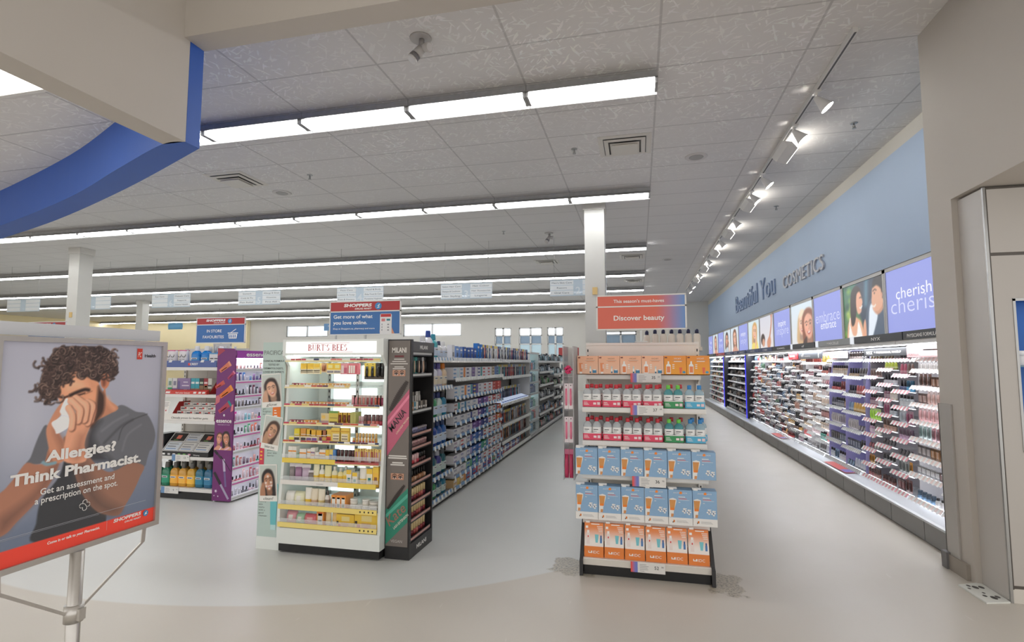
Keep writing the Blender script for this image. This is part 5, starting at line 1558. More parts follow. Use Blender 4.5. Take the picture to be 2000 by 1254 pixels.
# fourth shelf: black counter case with strips, and a side box
t = thing('display_case', 'black sloped case with six compartments of whitening kits on the fourth shelf', 'display case', (WX, 5.09, WZ[3] + 0.001))
b = MB().prism([(0.0, 0.0), (0.30, 0.0), (0.30, 0.235), (0.18, 0.235), (0.0, 0.045)], 'x', -0.28, 0.36, P((38, 37, 38)))
for i, c in enumerate(((230, 230, 230), (200, 200, 200), (230, 230, 230), (120, 180, 90), (120, 180, 90), (220, 160, 180))):
    b.rf(-0.26 + i * 0.07, 0.010, -0.225 + i * 0.07, 0.030, -0.001, P(c))
b.text('Whitening', 0.02, (0.16, -0.001, 0.012), ink_w)
obj('case_body', b, t)
def slope(x0, x1, s0, s1, mt, o=0.003):
    q = lambda s_: (0.18 * s_ - o * 0.72, 0.045 + 0.19 * s_ + o * 0.69)
    a, c = q(s0), q(s1)
    return ((x0, a[0], a[1]), (x1, a[0], a[1]), (x1, c[0], c[1]), (x0, c[0], c[1]))
fr = MB()
for s0, s1 in ((0.02, 0.05), (0.50, 0.55), (0.96, 1.0)):
    fr.quad(*slope(-0.275, 0.355, s0, s1, 0, 0.006), P((206, 204, 200)))
for x in (-0.275, -0.07, 0.135, 0.345):
    fr.quad(*slope(x, x + 0.012, 0.02, 1.0, 0, 0.006), P((206, 204, 200)))
obj('divider', fr, t)
for i, (x0, x1, s0, s1, c) in enumerate(((-0.26, -0.075, 0.56, 0.95, (48, 46, 44)), (-0.055, 0.13, 0.56, 0.95, (190, 192, 196)), (0.15, 0.34, 0.56, 0.95, (48, 46, 44)), (-0.26, -0.075, 0.07, 0.49, (214, 220, 226)), (-0.055, 0.13, 0.07, 0.49, (210, 208, 204)), (0.15, 0.34, 0.07, 0.49, (214, 212, 206)))):
    k = MB().quad(*slope(x0, x1, s0, s1, 0, 0.004), P(c))
    cx = (x0 + x1) / 2
    if c[0] < 100:
        k.quad(*slope(cx - 0.03, cx + 0.03, (s0 + s1) / 2 - 0.09, (s0 + s1) / 2 + 0.1, 0, 0.0055), P((206, 110, 90)))
        k.quad(*slope(cx - 0.05, cx + 0.01, s0 + 0.03, s0 + 0.06, 0, 0.0055), P((110, 150, 80)))
    else:
        for r_ in range(3):
            k.quad(*slope(x0 + 0.02, x1 - 0.03 - 0.02 * (r_ % 2), s0 + 0.06 + r_ * 0.12, s0 + 0.10 + r_ * 0.12, 0, 0.0055), P(((120, 150, 190), (130, 130, 134), (150, 150, 150))[r_]))
    obj('insert', k, t, label='black insert with a rosy seal' if c[0] < 100 else 'pale printed insert')
wput(-0.36, 0.16, WZ[3] + 0.001, g_carton(0.12, 0.2, 0.235, (44, 44, 48), ((0.1, 0.9, 0.42, 0.74, (150, 50, 50)), (0.1, 0.9, 0.3, 0.4, (206, 204, 200)), (0.2, 0.8, 0.8, 0.9, (130, 140, 150)), (0.1, 0.5, 0.08, 0.16, (110, 170, 80)))), 'whitening_box', 'black whitening kit box with red band beside the sloped case', 'box')
# bottom deck: row of mouthwash
for i, (c, nm) in enumerate((((24, 112, 84), 'green'), ((24, 118, 88), 'green'), ((206, 150, 50), 'amber'), ((208, 154, 56), 'amber'), ((206, 158, 50), 'amber'), ((30, 104, 130), 'blue'), ((34, 98, 132), 'blue'))):
    which = {'green': ('outermost', 'next to the amber bottles'), 'amber': ('next to the green bottles', 'middle of the three', 'next to the blue bottles'), 'blue': ('next to the amber bottles', 'next to the purple rack')}[nm][i if nm == 'green' else i - 2 if nm == 'amber' else i - 5]
    place('wash' + nm + str(i), bigwash(c, (90, 88, 84), 0.265, 0.108, tuple(min(255, int(v * 1.15 + 18)) for v in c)), (WX - 0.36 + i * 0.115, 5.08 + 0.075, WZ[4] + 0.001), 0.0, nm + ' mouthwash bottle with grey cap on the bottom deck, ' + which, 'bottle', 'mouthwash bottles on the bottom deck')
    wput(-0.335 + i * 0.113, 0.20, WZ[4] + 0.001, g_bottle(0.10, 0.07, 0.262, tuple(int(v * 0.85) for v in c), 0, (80, 78, 74), 0.25), 'mouthwash_bottle', nm + ' mouthwash bottle in the back row of the bottom deck, %s along' % ORD[i], 'bottle', 'back row mouthwash bottles')
price_card_w = [(0.0, WZ[3] - 0.015), (-0.12, WZ[4] - 0.03)]
for i, (x, z) in enumerate(price_card_w):
    price_card(WX + x, 5.075 if i else 5.083, z, ('13', '9')[i], '99', ('blue and white price card under the black sloped case', 'blue and white price card under the mouthwash bottles')[i], True)

# ---------------------------------------------------------------- purple side rack
er = thing('makeup_rack', 'purple makeup side rack with tube pictures and two smiling women on its front', 'display rack', (-4.607, 5.065, 0))
pur = mat('panel_purple', (116, 44, 112), 0.4, noise=0.05, nscale=4)
wlit = mat('rack_white', (232, 232, 236), 0.35)
m = MB().prism([(0.0, 0.015), (0.235, 0.015), (0.235, 1.585), (0.245, 1.62), (0.235, 1.665), (0.21, 1.685), (0.0, 1.69)], 'y', 0.0, 0.02, pur)
y = -0.001
def tube_pic(x, z, a, s, c1, c2, c3):
    R = lambda u, v: (x + (u * math.cos(a) - v * math.sin(a)) * s, y, z + (u * math.sin(a) + v * math.cos(a)) * s)
    m.ngon([R(-0.08, -0.02), R(0.06, -0.028), R(0.06, 0.028), R(-0.08, 0.02)], P(c1))
    m.ngon([R(-0.06, -0.012), R(0.02, -0.016), R(0.02, -0.006), R(-0.06, -0.004)], P(c3))
    m.ngon([R(0.06, -0.03), R(0.085, -0.03), R(0.085, 0.03), R(0.06, 0.03)], P(c2))
m.ngon([(0.002, y, 1.60), (0.10, y, 1.665), (0.06, y, 1.688), (0.002, y, 1.688)], P((170, 60, 80)))
tube_pic(0.105, 1.475, 0.6, 1.0, (216, 120, 90), (226, 150, 120), (236, 160, 130))
tube_pic(0.19, 1.385, 0.75, 0.7, (180, 60, 100), (220, 130, 160), (226, 160, 180))
tube_pic(0.045, 1.28, 0.5, 0.8, (206, 80, 70), (190, 90, 80), (230, 130, 110))
tube_pic(0.13, 1.20, 0.6, 1.15, (226, 116, 50), (236, 150, 60), (240, 160, 90))
tube_pic(0.12, 1.03, 0.62, 1.1, (176, 60, 80), (40, 140, 140), (210, 110, 120))
m.ngon([(0.0, y, 1.06), (0.05, y, 1.09), (0.06, y, 1.14), (0.03, y, 1.17), (0.0, y, 1.15)], P((206, 110, 120)))
m.ngon([(0.20, y, 0.98), (0.234, y, 1.0), (0.234, y, 1.07), (0.21, y, 1.06)], P((222, 130, 140)))
m.text('essence', 0.062, (0.118, y, 0.865), ink_w, al='c', bold=0.02, w=0.20)
m.text('e', 0.05, (0.118, y, 0.935), ink_w, al='c', bold=0.02)
m.text('MAKE BEAUTY FUN', 0.018, (0.118, y, 0.835), P((214, 190, 214)), al='c')
def stick(x0, z0, x1, z1, w, c, c2):
    a, b = Vector((x0, y, z0)), Vector((x1, y, z1))
    nn = Vector((-(b - a).z, 0, (b - a).x)).normalized() * w / 2
    mid = a.lerp(b, 0.45)
    m.quad(tuple(a - nn), tuple(mid - nn), tuple(mid + nn), tuple(a + nn), P(c))
    m.quad(tuple(mid - nn * 0.8), tuple(b - nn * 0.8), tuple(b + nn * 0.8), tuple(mid + nn * 0.8), P(c2))
stick(0.01, 0.56, 0.11, 0.47, 0.03, (36, 28, 36), (60, 40, 60))
stick(0.10, 0.50, 0.232, 0.34, 0.008, (40, 30, 40), (40, 30, 40))
stick(0.135, 0.47, 0.175, 0.17, 0.03, (196, 180, 206), (120, 100, 150))
stick(0.02, 0.32, 0.215, 0.04, 0.032, (34, 28, 36), (170, 160, 186))
for dx, dz, r_ in ((0.05, 0.12, 0.022), (0.03, 0.07, 0.01), (0.08, 0.065, 0.012)):
    m.ngon([(dx + (r_ if k % 2 == 0 else r_ * 0.4) * math.cos(k * PI / 5), y, dz + (r_ if k % 2 == 0 else r_ * 0.4) * math.sin(k * PI / 5)) for k in range(10)], P((226, 210, 226)))
obj('front_panel', m, er)
p = Pic(56, 50, (116, 44, 112), (116, 44, 112))
face(p, 0.28, 0.44, 0.46, (226, 160, 130), (92, 58, 44), 0.18, False)
face(p, 0.66, 0.44, 0.5, (216, 150, 120), (48, 34, 32), -0.16, True)
p.poly([(0.0, 1.05), (0.08, 0.84), (0.3, 0.76), (0.5, 0.9), (0.72, 0.8), (0.95, 0.84), (1.02, 1.05)], (220, 156, 130), 1)
p.line([(0.3, 0.98), (0.4, 0.84)], 0.05, (240, 220, 226))
p.line([(0.6, 0.98), (0.84, 0.86)], 0.06, (236, 190, 206))
obj('portrait_print', p.mesh('portrait_print', (0.006, -0.0015, 0.565), (0.225, 0, 0), (0, 0, 0.225)), er)
obj('back_panel', MB().box(0.0, 0.02, 0.0, 0.02, 0.60, 1.67, wlit), er)
obj('rear_side', MB().box(0.0, 0.60, 0.0, 0.23, 0.62, 1.67, wlit), er)
h = MB().box(0.02, 0.02, 1.58, 0.235, 0.60, 1.665, mat('header_purple', (160, 66, 166), 0.4))
h.text('essence', 0.07, (0.2365, 0.17, 1.60), ink_w, (0, 1, 0), (0, 0, 1), bold=0.02, w=0.36)
obj('header', h, er)
obj('header_light', MB().box(0.10, 0.04, 1.568, 0.2, 0.58, 1.578, GLOW((246, 244, 255), 16.0)), er)
EZ2 = [1.447, 1.31, 1.15, 1.02, 0.86, 0.713, 0.54, 0.364, 0.198, 0.045]
for i, z in enumerate(EZ2):
    s = MB().box(0.02, 0.02, z - 0.012, 0.215, 0.60, z, wlit)
    s.prism([(0.215, z - 0.02), (0.240, z - 0.026), (0.236, z + 0.016), (0.215, z + 0.016)], 'y', 0.02, 0.60, wlit)
    s.quad((0.2415, 0.02, z - 0.012), (0.2415, 0.60, z - 0.012), (0.2385, 0.60, z + 0.002), (0.2385, 0.02, z + 0.002), P((206, 100, 170)) if i % 3 else tag_grey)
    obj('shelf', s, er)
    if i < 9:
        obj('shelf_lamp', MB().box(0.16, 0.03, z - 0.017, 0.20, 0.59, z - 0.0125, GLOW((246, 244, 255), 4.5)), er)
ecols = [[(150, 90, 70), (110, 70, 60), (196, 140, 110), (60, 44, 40)], [(60, 60, 120), (190, 190, 210), (110, 60, 130), (70, 120, 180)], [(60, 70, 76), (200, 206, 210), (110, 50, 70), (44, 44, 50)], [(70, 60, 56), (100, 90, 84), (56, 50, 48), (120, 110, 100)], [(206, 60, 150), (230, 230, 236), (120, 190, 200), (220, 180, 170)], [(40, 36, 42), (220, 220, 226), (80, 170, 120), (226, 120, 90)], [(196, 110, 120), (236, 200, 206), (210, 140, 150), (150, 60, 70)], [(80, 160, 140), (206, 130, 120), (110, 80, 100), (226, 140, 130)], [(226, 180, 180), (206, 120, 130), (240, 210, 206), (190, 100, 110)], [(150, 150, 156), (200, 200, 206), (120, 120, 126), (210, 190, 196)]]
rr = random.Random(9)
for i, z in enumerate(EZ2):
    for k in range(10):
        c = ecols[i][(k // 2 if i not in (1, 2) else k * 7 // 3) % 4]
        h = rr.choice((0.06, 0.075, 0.085)) if i else 0.05
        msh, nm, tx = ((g_lipstick(0.03, h, c, tuple(min(255, int(v * 0.6 + 90)) for v in c)), 'lipstick', 'lip stick'), (g_polish(0.036, h, c, (40, 38, 44)), 'nail_polish', 'nail polish'), (g_card(0.04, h + 0.03, c, (210, 200, 206), c), 'makeup_card', 'makeup card'))[(i * 2 + k // 4) % 3]
        o = obj(nm, msh, None, (-4.607 + 0.17, 5.065 + 0.05 + k * 0.056, z + 0.001), PI / 2)
        if i in (1, 2, 3):
            o.rotation_euler = (0, 0, PI / 2)
        tag(o, '%s %s, %s from the front on the %s shelf of the purple rack' % (colour_name(c), tx, ORD[k], ORD[i]), nm.split('_')[-1], 'goods on the %s shelf of the purple makeup rack' % ORD[i])

# ================================================================ long oral care gondola on the left of the middle aisle (faces +x)
oc = thing('gondola', 'long white gondola of oral care and brush shelves along the middle aisle', 'display shelf', (-2.10, 4.50, 0))
# local: x from the front plane (0) going back to -0.9, y along the aisle
obj('spine', MB().box(-0.50, 0.0, 0.1, -0.45, 13.0, 1.53, white2), oc)
obj('base', MB().box(-0.95, 0.0, 0.0, -0.03, 13.0, 0.04, dark).box(-0.95, 0.0, 0.04, 0.0, 13.0, 0.075, tag_grey), oc)
gr = mat('shelf_grey', (150, 152, 156), 0.4)
def run_shelf(y0, y1, z, depth, gap_m, h=0.034, tw=0.05, gp=0.05, nm='shelf'):
    s = obj(nm, MB().box(-0.45, y0 - 4.5, z - 0.006, depth - 0.008, y1 - 4.5, z, gr), oc)
    r = turned(rail(0.0, y1 - y0, z - 0.012, h, 0.0, tag_white, gap_m, tw, gp, 0.014, 0.010, lean=0.008), PI / 2, (depth, y0 - 4.5, 0))
    obj('price_rail', r, s)
SA = [1.565, 1.255, 0.935, 0.63, 0.31, 0.085]
SB = [1.565, 1.33, 1.11, 0.96, 0.81, 0.665, 0.52, 0.36, 0.21, 0.085]
SC_ = [1.557, 1.284, 0.86, 0.53, 0.27, 0.085]
YA, YB, YC, YD, YE = 5.02, 5.86, 8.12, 10.4, 11.45
for i, z in enumerate(SA):
    run_shelf(YA - 0.5, YB, z, 0.0, tag_blue, tw=0.04, gp=0.07 if i in (3, 4, 5) else 0.05)
for i, z in enumerate(SB):
    run_shelf(YB + 0.004, YC, z, 0.02 if i else 0.0, tag_blue if i != 1 else tag_white, tw=0.05, gp=0.14 if i > 3 else 0.10 if i > 1 else 0.03)
for i, z in enumerate(SC_):
    run_shelf(YC + 0.004, YD, z, 0.0, tag_grey, tw=0.05, gp=0.03)
obj('end_panel', MB().box(-0.45, YB - 4.5 - 0.004, 0.08, -0.10, YB - 4.5 + 0.004, 1.5, white2), oc)
SE = [1.55, 1.27, 0.98, 0.68, 0.36, 0.085]
for i, z in enumerate(SE):
    for q in range(3):
        run_shelf(YE + q * 2.0 + 0.004, YE + q * 2.0 + 2.0, z + (0.04, -0.05, 0.03)[q] * (0 < i < 5), -0.02 if i else -0.06, tag_grey, tw=0.06, gp=0.04)
def oput(nm, mesh, x, y, z, label, cat, group, sc=None):
    o = obj(nm, mesh, None, (-2.10 + x, y, z), PI / 2)
    if sc:
        o.scale = sc
    return tag(o, label, cat, group)
# A: mouthwash bottles
rr = random.Random(21)
wash = {0: [(226, 226, 230), (232, 232, 236), (70, 170, 176), (230, 228, 226)], 1: [(226, 196, 160), (226, 214, 196), (222, 222, 230), (206, 200, 222)], 2: [(40, 120, 150), (40, 130, 80), (46, 136, 86), (206, 224, 216)], 3: [(36, 90, 160), (30, 100, 170), (40, 70, 150), (34, 84, 160)], 4: [(30, 90, 100), (30, 84, 104), (34, 92, 110), (60, 60, 130)], 5: [(40, 120, 150), (40, 140, 90), (46, 140, 80), (30, 80, 110)]}
caps = {0: [(226, 226, 226), (40, 70, 150), (60, 150, 170), (60, 66, 90)], 1: [(226, 130, 40), (40, 140, 190), (46, 60, 120), (90, 80, 150)], 2: [(60, 60, 70), (40, 60, 110), (40, 60, 110), (50, 60, 120)], 3: [(60, 80, 130), (40, 50, 130), (90, 96, 110), (60, 80, 130)], 4: [(90, 96, 100), (60, 70, 80), (90, 96, 110), (190, 190, 200)], 5: [(210, 214, 220), (190, 206, 196), (70, 70, 76), (60, 60, 90)]}
for i, z in enumerate(SA):
    for k in range(5):
        c, cp = wash[i][k % 4], caps[i][k % 4]
        h = (0.205 if i == 5 else 0.265) if i else (0.24, 0.30, 0.27, 0.2, 0.2)[k]
        yk = YA + 0.12 + k * 0.145
        lab = (226, 214, 190) if i == 1 else (200, 214, 232) if i in (0, 2, 3) else (190, 206, 200)
        place('ocw%s%s%s%d' % (c, cp, lab, int(h * 1000)), lambda c=c, cp=cp, lab=lab, h=h: [(n, m_, q) for n, m_, q in bigwash(c, cp, h, 0.125, lab)()], (-2.10 - 0.075, yk, z + 0.002), PI / 2,
              '%s mouthwash bottle, %s from the black rack on the %s shelf of the oral care run' % (colour_name(c), ORD[k], ORD[i]), 'bottle', 'mouthwash bottles on the oral care run')
# B: toothpaste cartons lying in stacks
W, RD, BL, NV, PU, OR, GN, YL = (230, 228, 232), (196, 56, 50), (60, 110, 190), (40, 60, 140), (110, 70, 150), (226, 140, 70), (70, 160, 120), (230, 200, 90)
def paste(base, c1, c2):
    return ((0.06, 0.5, 0.3, 0.7, c1), (0.62, 0.95, 0.0, 1.0, c2), (0.1, 0.55, 0.1, 0.2, tuple(int(v * 0.75) for v in base)))
plan = {1: [(W, (120, 160, 200), (206, 222, 228)), (W, (120, 160, 190), OR), (W, (90, 90, 120), W), ((150, 140, 170), PU, W), (W, NV, (60, 150, 150)), (W, RD, W), (W, RD, W), ((206, 190, 160), (120, 90, 70), BL), ((110, 150, 190), NV, GN)],
        2: [(W, (120, 160, 200), (206, 222, 228)), (W, (120, 160, 190), OR), (W, BL, (60, 150, 160)), (NV, YL, PU), (W, (150, 150, 170), W), (W, RD, W), (W, RD, W), (RD, (226, 160, 150), RD), (RD, (226, 160, 150), (170, 40, 40))],
        3: [(W, (170, 120, 110), (60, 160, 160)), (W, (110, 150, 180), (60, 130, 170)), (W, (140, 160, 190), W), (W, (140, 160, 190), W), (PU, (200, 170, 220), NV), (PU, (200, 170, 220), (150, 80, 170)), (W, RD, W), (RD, W, W), (W, RD, RD)],
        4: [(W, (130, 140, 160), W), (W, (130, 140, 160), W), (W, (150, 160, 190), NV), (W, (150, 150, 170), W), (PU, W, NV), (NV, (170, 160, 206), (80, 160, 190)), (W, RD, W), (W, RD, (90, 150, 180)), (RD, W, OR)],
        5: [(W, (150, 150, 170), W), (W, (150, 150, 170), W), (W, (150, 150, 180), W), (PU, (190, 170, 220), PU), (PU, (190, 170, 220), NV), (NV, W, NV), (W, RD, W), (W, RD, RD), (OR, W, RD)],
        6: [(W, (170, 150, 170), W), (W, (206, 80, 80), W), (W, (150, 150, 180), PU), (BL, W, BL), (BL, W, NV), (W, RD, W), (W, RD, W), (W, RD, W), ((206, 190, 180), RD, W)],
        7: [(W, (160, 150, 180), W), (W, (160, 160, 190), W), (W, (160, 160, 190), (150, 140, 200)), (BL, W, BL), (BL, (226, 190, 200), GN), (GN, W, BL), (W, RD, W), (W, RD, W), (W, (206, 140, 120), W)],
        8: [(W, (160, 160, 180), W), (W, (160, 160, 180), W), ((150, 190, 170), BL, GN), (BL, W, GN), (BL, W, W), (W, RD, W), (W, RD, W), (W, RD, (226, 210, 200)), (W, RD, W)],
        9: [((226, 190, 140), W, YL), ((226, 190, 130), W, OR), ((110, 130, 180), RD, W), (BL, RD, RD), (W, (206, 120, 130), W), (BL, RD, W), (PU, RD, W), (GN, RD, W), (BL, RD, W)]}
for i in range(1, 10):
    n = len(plan[i])
    st = 3 if SB[i - 1] - SB[i] > 0.17 else 2
    for k in range(n):
        base, c1, c2 = plan[i][k]
        for t_ in range(st):
            hh = 0.046
            oput('toothpaste_carton', g_carton(0.215, 0.10, hh, base, paste(base, c1, c2)), -0.045 if i > 1 else -0.06, YB + 0.15 + k * 0.243, SB[i] + 0.001 + t_ * (hh + 0.0005),
                 '%s toothpaste carton, %s layer of the %s stack, %s shelf of the toothpaste bay' % (colour_name(base if base != W else c1) + (' printed white' if base == W else ''), ORD[t_], ORD[k], ORD[i]), 'carton', 'stacked toothpaste cartons')
# top row over B and C: upright cartons and brush packs
tops = [((226, 226, 230), 0.17, 2)] + [((120, 150, 200), 0.15, 3)] * 2 + [((40, 80, 150), 0.15, 2)] * 2 + [((60, 90, 160), 0.15, 2)] * 2 + [((30, 110, 190), 0.215, 2)] * 2
y = YB + 0.10
k = 0
rr = random.Random(4)
while y < YD - 0.05:
    if y < YB + 1.35:
        c, h, _ = tops[min(k, len(tops) - 1)]
        oput('brush_head_carton', g_carton(0.095, 0.06, h + 0.01 * (k % 2), c, ((0.1, 0.9, 0.7, 0.82, WHT), (0.25, 0.75, 0.2, 0.5, tuple(int(v * 0.6) for v in c)))), -0.06, y, SB[0] + 0.001, '%s upright carton, %s along the top of the oral care run' % (colour_name(c), ORD[k]), 'carton', 'cartons and brushes along the top of the oral care run')
        y += 0.145
    else:
        c = rr.choice(((214, 206, 190), (70, 74, 90), (206, 206, 210), (40, 40, 44), (206, 200, 190), (226, 110, 60)))
        oput('toothbrush_pack', g_brush(0.085, 0.215, c, rr.choice(((240, 240, 240), (60, 90, 150), (40, 40, 44))), rr.choice(((230, 200, 80), (60, 80, 140), (226, 224, 220)))), -0.05, y, SB[0] + 0.001, '%s toothbrush pack, %s along the top of the oral care run' % (colour_name(c), ORD[k]), 'pack', 'cartons and brushes along the top of the oral care run')
        y += 0.105
    k += 1
# C: brushes on five shelves, lit sloping tray
for i, z in enumerate(SC_):
    if i == 0:
        continue
    n = 21
    for k in range(n):
        yk = YC + 0.08 + k * 0.105
        if i == 5 and k < 12:
            c = ((110, 140, 196), (150, 80, 80), (206, 206, 210), (60, 90, 160))[k % 4]
            oput('floss_carton', g_carton(0.09, 0.08, 0.12, c, ((0.1, 0.9, 0.5, 0.7, WHT), (0.2, 0.8, 0.15, 0.3, RD))), -0.05, yk, z + 0.001, '%s floss carton, %s along the bottom of the toothbrush bay' % (colour_name(c), ORD[k]), 'carton', 'floss cartons at the bottom of the toothbrush bay')
            continue
        c = rr.choice(((90, 110, 160), (60, 70, 100), (206, 206, 210), (150, 160, 180), (120, 150, 150), (230, 220, 200)) if i < 3 else ((190, 110, 80), (206, 206, 206), (110, 110, 120), (226, 140, 60), (150, 60, 60), (90, 100, 130)))
        c = tuple(int(v * 0.72 + 66) for v in c)
        hh = (0.165 if i == 5 else 0.21) if i != 2 else 0.25
        oput('toothbrush_pack', g_brush(0.082, hh, c, rr.choice(((230, 230, 236), (40, 50, 90), (206, 70, 60), (40, 40, 46), (90, 170, 190))), rr.choice(((230, 200, 80), (226, 226, 226), (110, 140, 190)))), -0.09 if i != 2 else -0.2, yk, z + (0.001 if i != 2 else 0.002),
             '%s toothbrush pack, %s along the %s shelf of the toothbrush bay' % (colour_name(c), ORD[k], ORD[i]), 'pack', 'toothbrush packs in the toothbrush bay')
lt = thing('lit_tray', 'glowing white sloping tray for electric brushes in the toothbrush bay', 'display tray', (-2.10, YC + 0.18, SC_[2] + 0.002))
b = MB().prism([(-0.16, 0.065), (0.0, 0.012), (0.0, 0.0), (-0.16, 0.0)], 'y', 0.0, 2.0, GLOW((214, 228, 255), 0.6))
obj('tray_body', b, lt)
b = MB()
for k in range(12):
    b.quad((-0.06, 0.03 + k * 0.165, 0.0335), (-0.06, 0.15 + k * 0.165, 0.0335), (-0.03, 0.15 + k * 0.165, 0.0235), (-0.03, 0.03 + k * 0.165, 0.0235), P((60, 100, 190)))
obj('tray_print', b, lt)
# D: lit glass case
gc = thing('glass_case', 'lit white glass case of electric shavers between brushes and hair care on the run', 'display case', (-2.10, YD + 0.02, 0))
m = MB().box(-0.42, 0.0, 0.078, -0.40, 0.98, 1.72, white)
for yy in (0.0, 0.95):
    m.box(-0.42, yy, 0.078, -0.02, yy + 0.03, 1.72, white)
m.box(-0.42, 0.0, 1.70, 0.0, 0.98, 1.74, white)
obj('carcass', m, gc)
obj('back_light', MB().box(-0.399, 0.05, 0.1, -0.392, 0.93, 1.66, GLOW((196, 240, 250), 1.5)), gc)
DZ = [1.38, 1.13, 0.90, 0.605, 0.355, 0.118]
for z in DZ:
    s = obj('shelf', MB().box(-0.39, 0.032, z - 0.006, -0.03, 0.948, z, CLEAR), gc)
    obj('shelf_edge', MB().box(-0.03, 0.0, z - 0.03, 0.0, 0.98, z + 0.006, tag_grey), s)
obj('door', MB().box(-0.024, 0.03, 0.09, -0.018, 0.95, 1.70, mat('case_glass', (230, 240, 244), 0.05, alpha=0.10)), gc)
for i, z in enumerate(DZ):
    for k in range(6):
        c = rr.choice(((40, 60, 110), (196, 60, 60), (60, 130, 140), (50, 54, 60), (110, 150, 180), (90, 140, 120)))
        oput('shaver_box', g_carton(0.10, 0.08, rr.choice((0.16, 0.19, 0.14)), c, ((0.2, 0.8, 0.2, 0.6, tuple(min(255, v + 70) for v in c)), (0.1, 0.9, 0.8, 0.9, WHT))), -0.12, YD + 0.13 + k * 0.15, z + 0.001, '%s shaver box, %s along the %s shelf of the glass case' % (colour_name(c), ORD[k], ORD[i]), 'box', 'shaver boxes in the glass case')
# E: distant bays
ec = [[(60, 70, 76), (150, 156, 160), (110, 150, 160), (196, 90, 90)], [(60, 90, 110), (170, 180, 186), (110, 170, 176), (90, 100, 110)], [(70, 130, 70), (120, 80, 80), (170, 170, 176), (60, 64, 70), (90, 150, 90)], [(200, 206, 200), (60, 60, 70), (150, 90, 80), (170, 176, 180)], [(150, 156, 170), (206, 120, 80), (196, 200, 206), (110, 130, 160), (60, 100, 160)], [(120, 110, 110), (170, 90, 90), (206, 206, 200), (50, 90, 150), (70, 120, 120)]]
for i, z in enumerate(SE):
    for q in range(3):
        zz = z + (0.04, -0.05, 0.03)[q] * (0 < i < 5)
        for k in range(11):
            c = ec[i][(k * (2 + q) + q * 3 + i) % len(ec[i])] if k % 4 else ec[i][q % len(ec[i])]
            c = tuple(int(v * 0.75 + 62) for v in c)
            h = rr.uniform(0.15, 0.20)
            nm = ('hair_care_bottle', 'grooming_pack')[(k // 3 + i + q) % 2]
            mesh = g_bottle(0.11, 0.06, round(h, 2), c, tuple(min(255, v + 50) for v in c), (60, 60, 64), 0.2) if nm[0] == 'h' else g_card(0.13, round(h, 2), c, tuple(max(0, v - 40) for v in c), WHT)
            oput(nm, mesh, -0.11, YE + q * 2.0 + 0.12 + k * 0.17, zz + 0.001, '%s %s, %s along the %s shelf of bay %s past the glass case' % (colour_name(c), nm.replace('_', ' '), ORD[k], ORD[i], ('one', 'two', 'three')[q]), nm.split('_')[-1], 'goods in bay %s past the glass case' % ('one', 'two', 'three')[q])
# wire bumps on top of the run behind the lit cabinet header
rr = random.Random(31)
for k in range(7):
    c = rr.choice(((150, 160, 166), (110, 150, 150), (190, 194, 196), (130, 120, 116)))
    oput('boxed_pump', g_bottle(0.09, 0.07, 0.16, c, (206, 206, 206), (90, 90, 94), 0.3), -0.55, 4.62 + k * 0.12, SA[0] + 0.002, '%s capped bottle, %s along the top edge behind the black rack' % (colour_name(c), ORD[k]), 'bottle', 'bottles on the gondola top behind the black rack')
obj('top_shelf', MB().box(-0.75, 0.0, SA[0] - 0.012, -0.46, 1.2, SA[0], white2), oc)
sd = thing('aisle_end_sign', 'small red sign far down the middle aisle over the last bay', 'sign', (-2.25, 17.3, 1.551))
obj('board', MB().box(-0.30, 0.0, 0.20, 0.36, 0.02, 0.46, P((176, 62, 60))).text('FALL INTO', 0.07, (0.03, -0.002, 0.36), ink_w, al='c', w=0.3).text('SAVINGS', 0.07, (-0.05, -0.002, 0.26), ink_w, al='c', w=0.24).rf(0.16, 0.24, 0.32, 0.42, -0.003, P((226, 206, 200))), sd)
obj('stem', MB().box(-0.01, 0.0, 0.0, 0.01, 0.012, 0.22, alu), sd)

# ================================================================ cosmetics wall (faces -x)
pl = thing('plinth', 'long grey plinth with white ledge under the wall of makeup displays', 'plinth', (2.35, 4.76, 0))
LEN = 16.2
pwhite = mat('ledge_white', (206, 210, 214), 0.3, noise=0.03, nscale=3)
obj('ledge', MB().prism([(0.0, 0.172), (0.60, 0.172), (0.60, 0.215), (0.30, 0.215), (0.02, 0.200), (0.0, 0.19)], 'y', 0.0, LEN, pwhite), pl)
obj('kick_core', MB().box(0.02, 0.0, 0.0, 0.60, LEN, 0.172, dark), pl)
k = 0
y = 0.0
while y < LEN - 0.05:
    w = min(0.62, LEN - y)
    obj('kick_panel', MB().box(0.006, y + 0.006, 0.008, 0.02, y + w - 0.006, 0.170, grey_m), pl)
    y += w
red_dec = mat('floor_decal_red', (206, 84, 78), 0.4)
for y_, nm in ((7.25, 'nearer the beige wall end'), (10.2, 'below the crowded card bay')):
    t = obj('ledge_sticker', MB().quad((2.38, y_, 0.2105), (2.38, y_ + 0.75, 0.2105), (2.53, y_ + 0.75, 0.2165), (2.53, y_, 0.2165), red_dec).quad((2.39, y_ + 0.03, 0.2114), (2.39, y_ + 0.22, 0.2114), (2.52, y_ + 0.22, 0.2168), (2.52, y_ + 0.03, 0.2168), P((120, 110, 180))), None)
    t.data.transform(Matrix.Translation((0, 0, 0.0006)))
    tag(t, 'red and blue promotion sticker on the white plinth ledge, ' + nm, 'sticker')

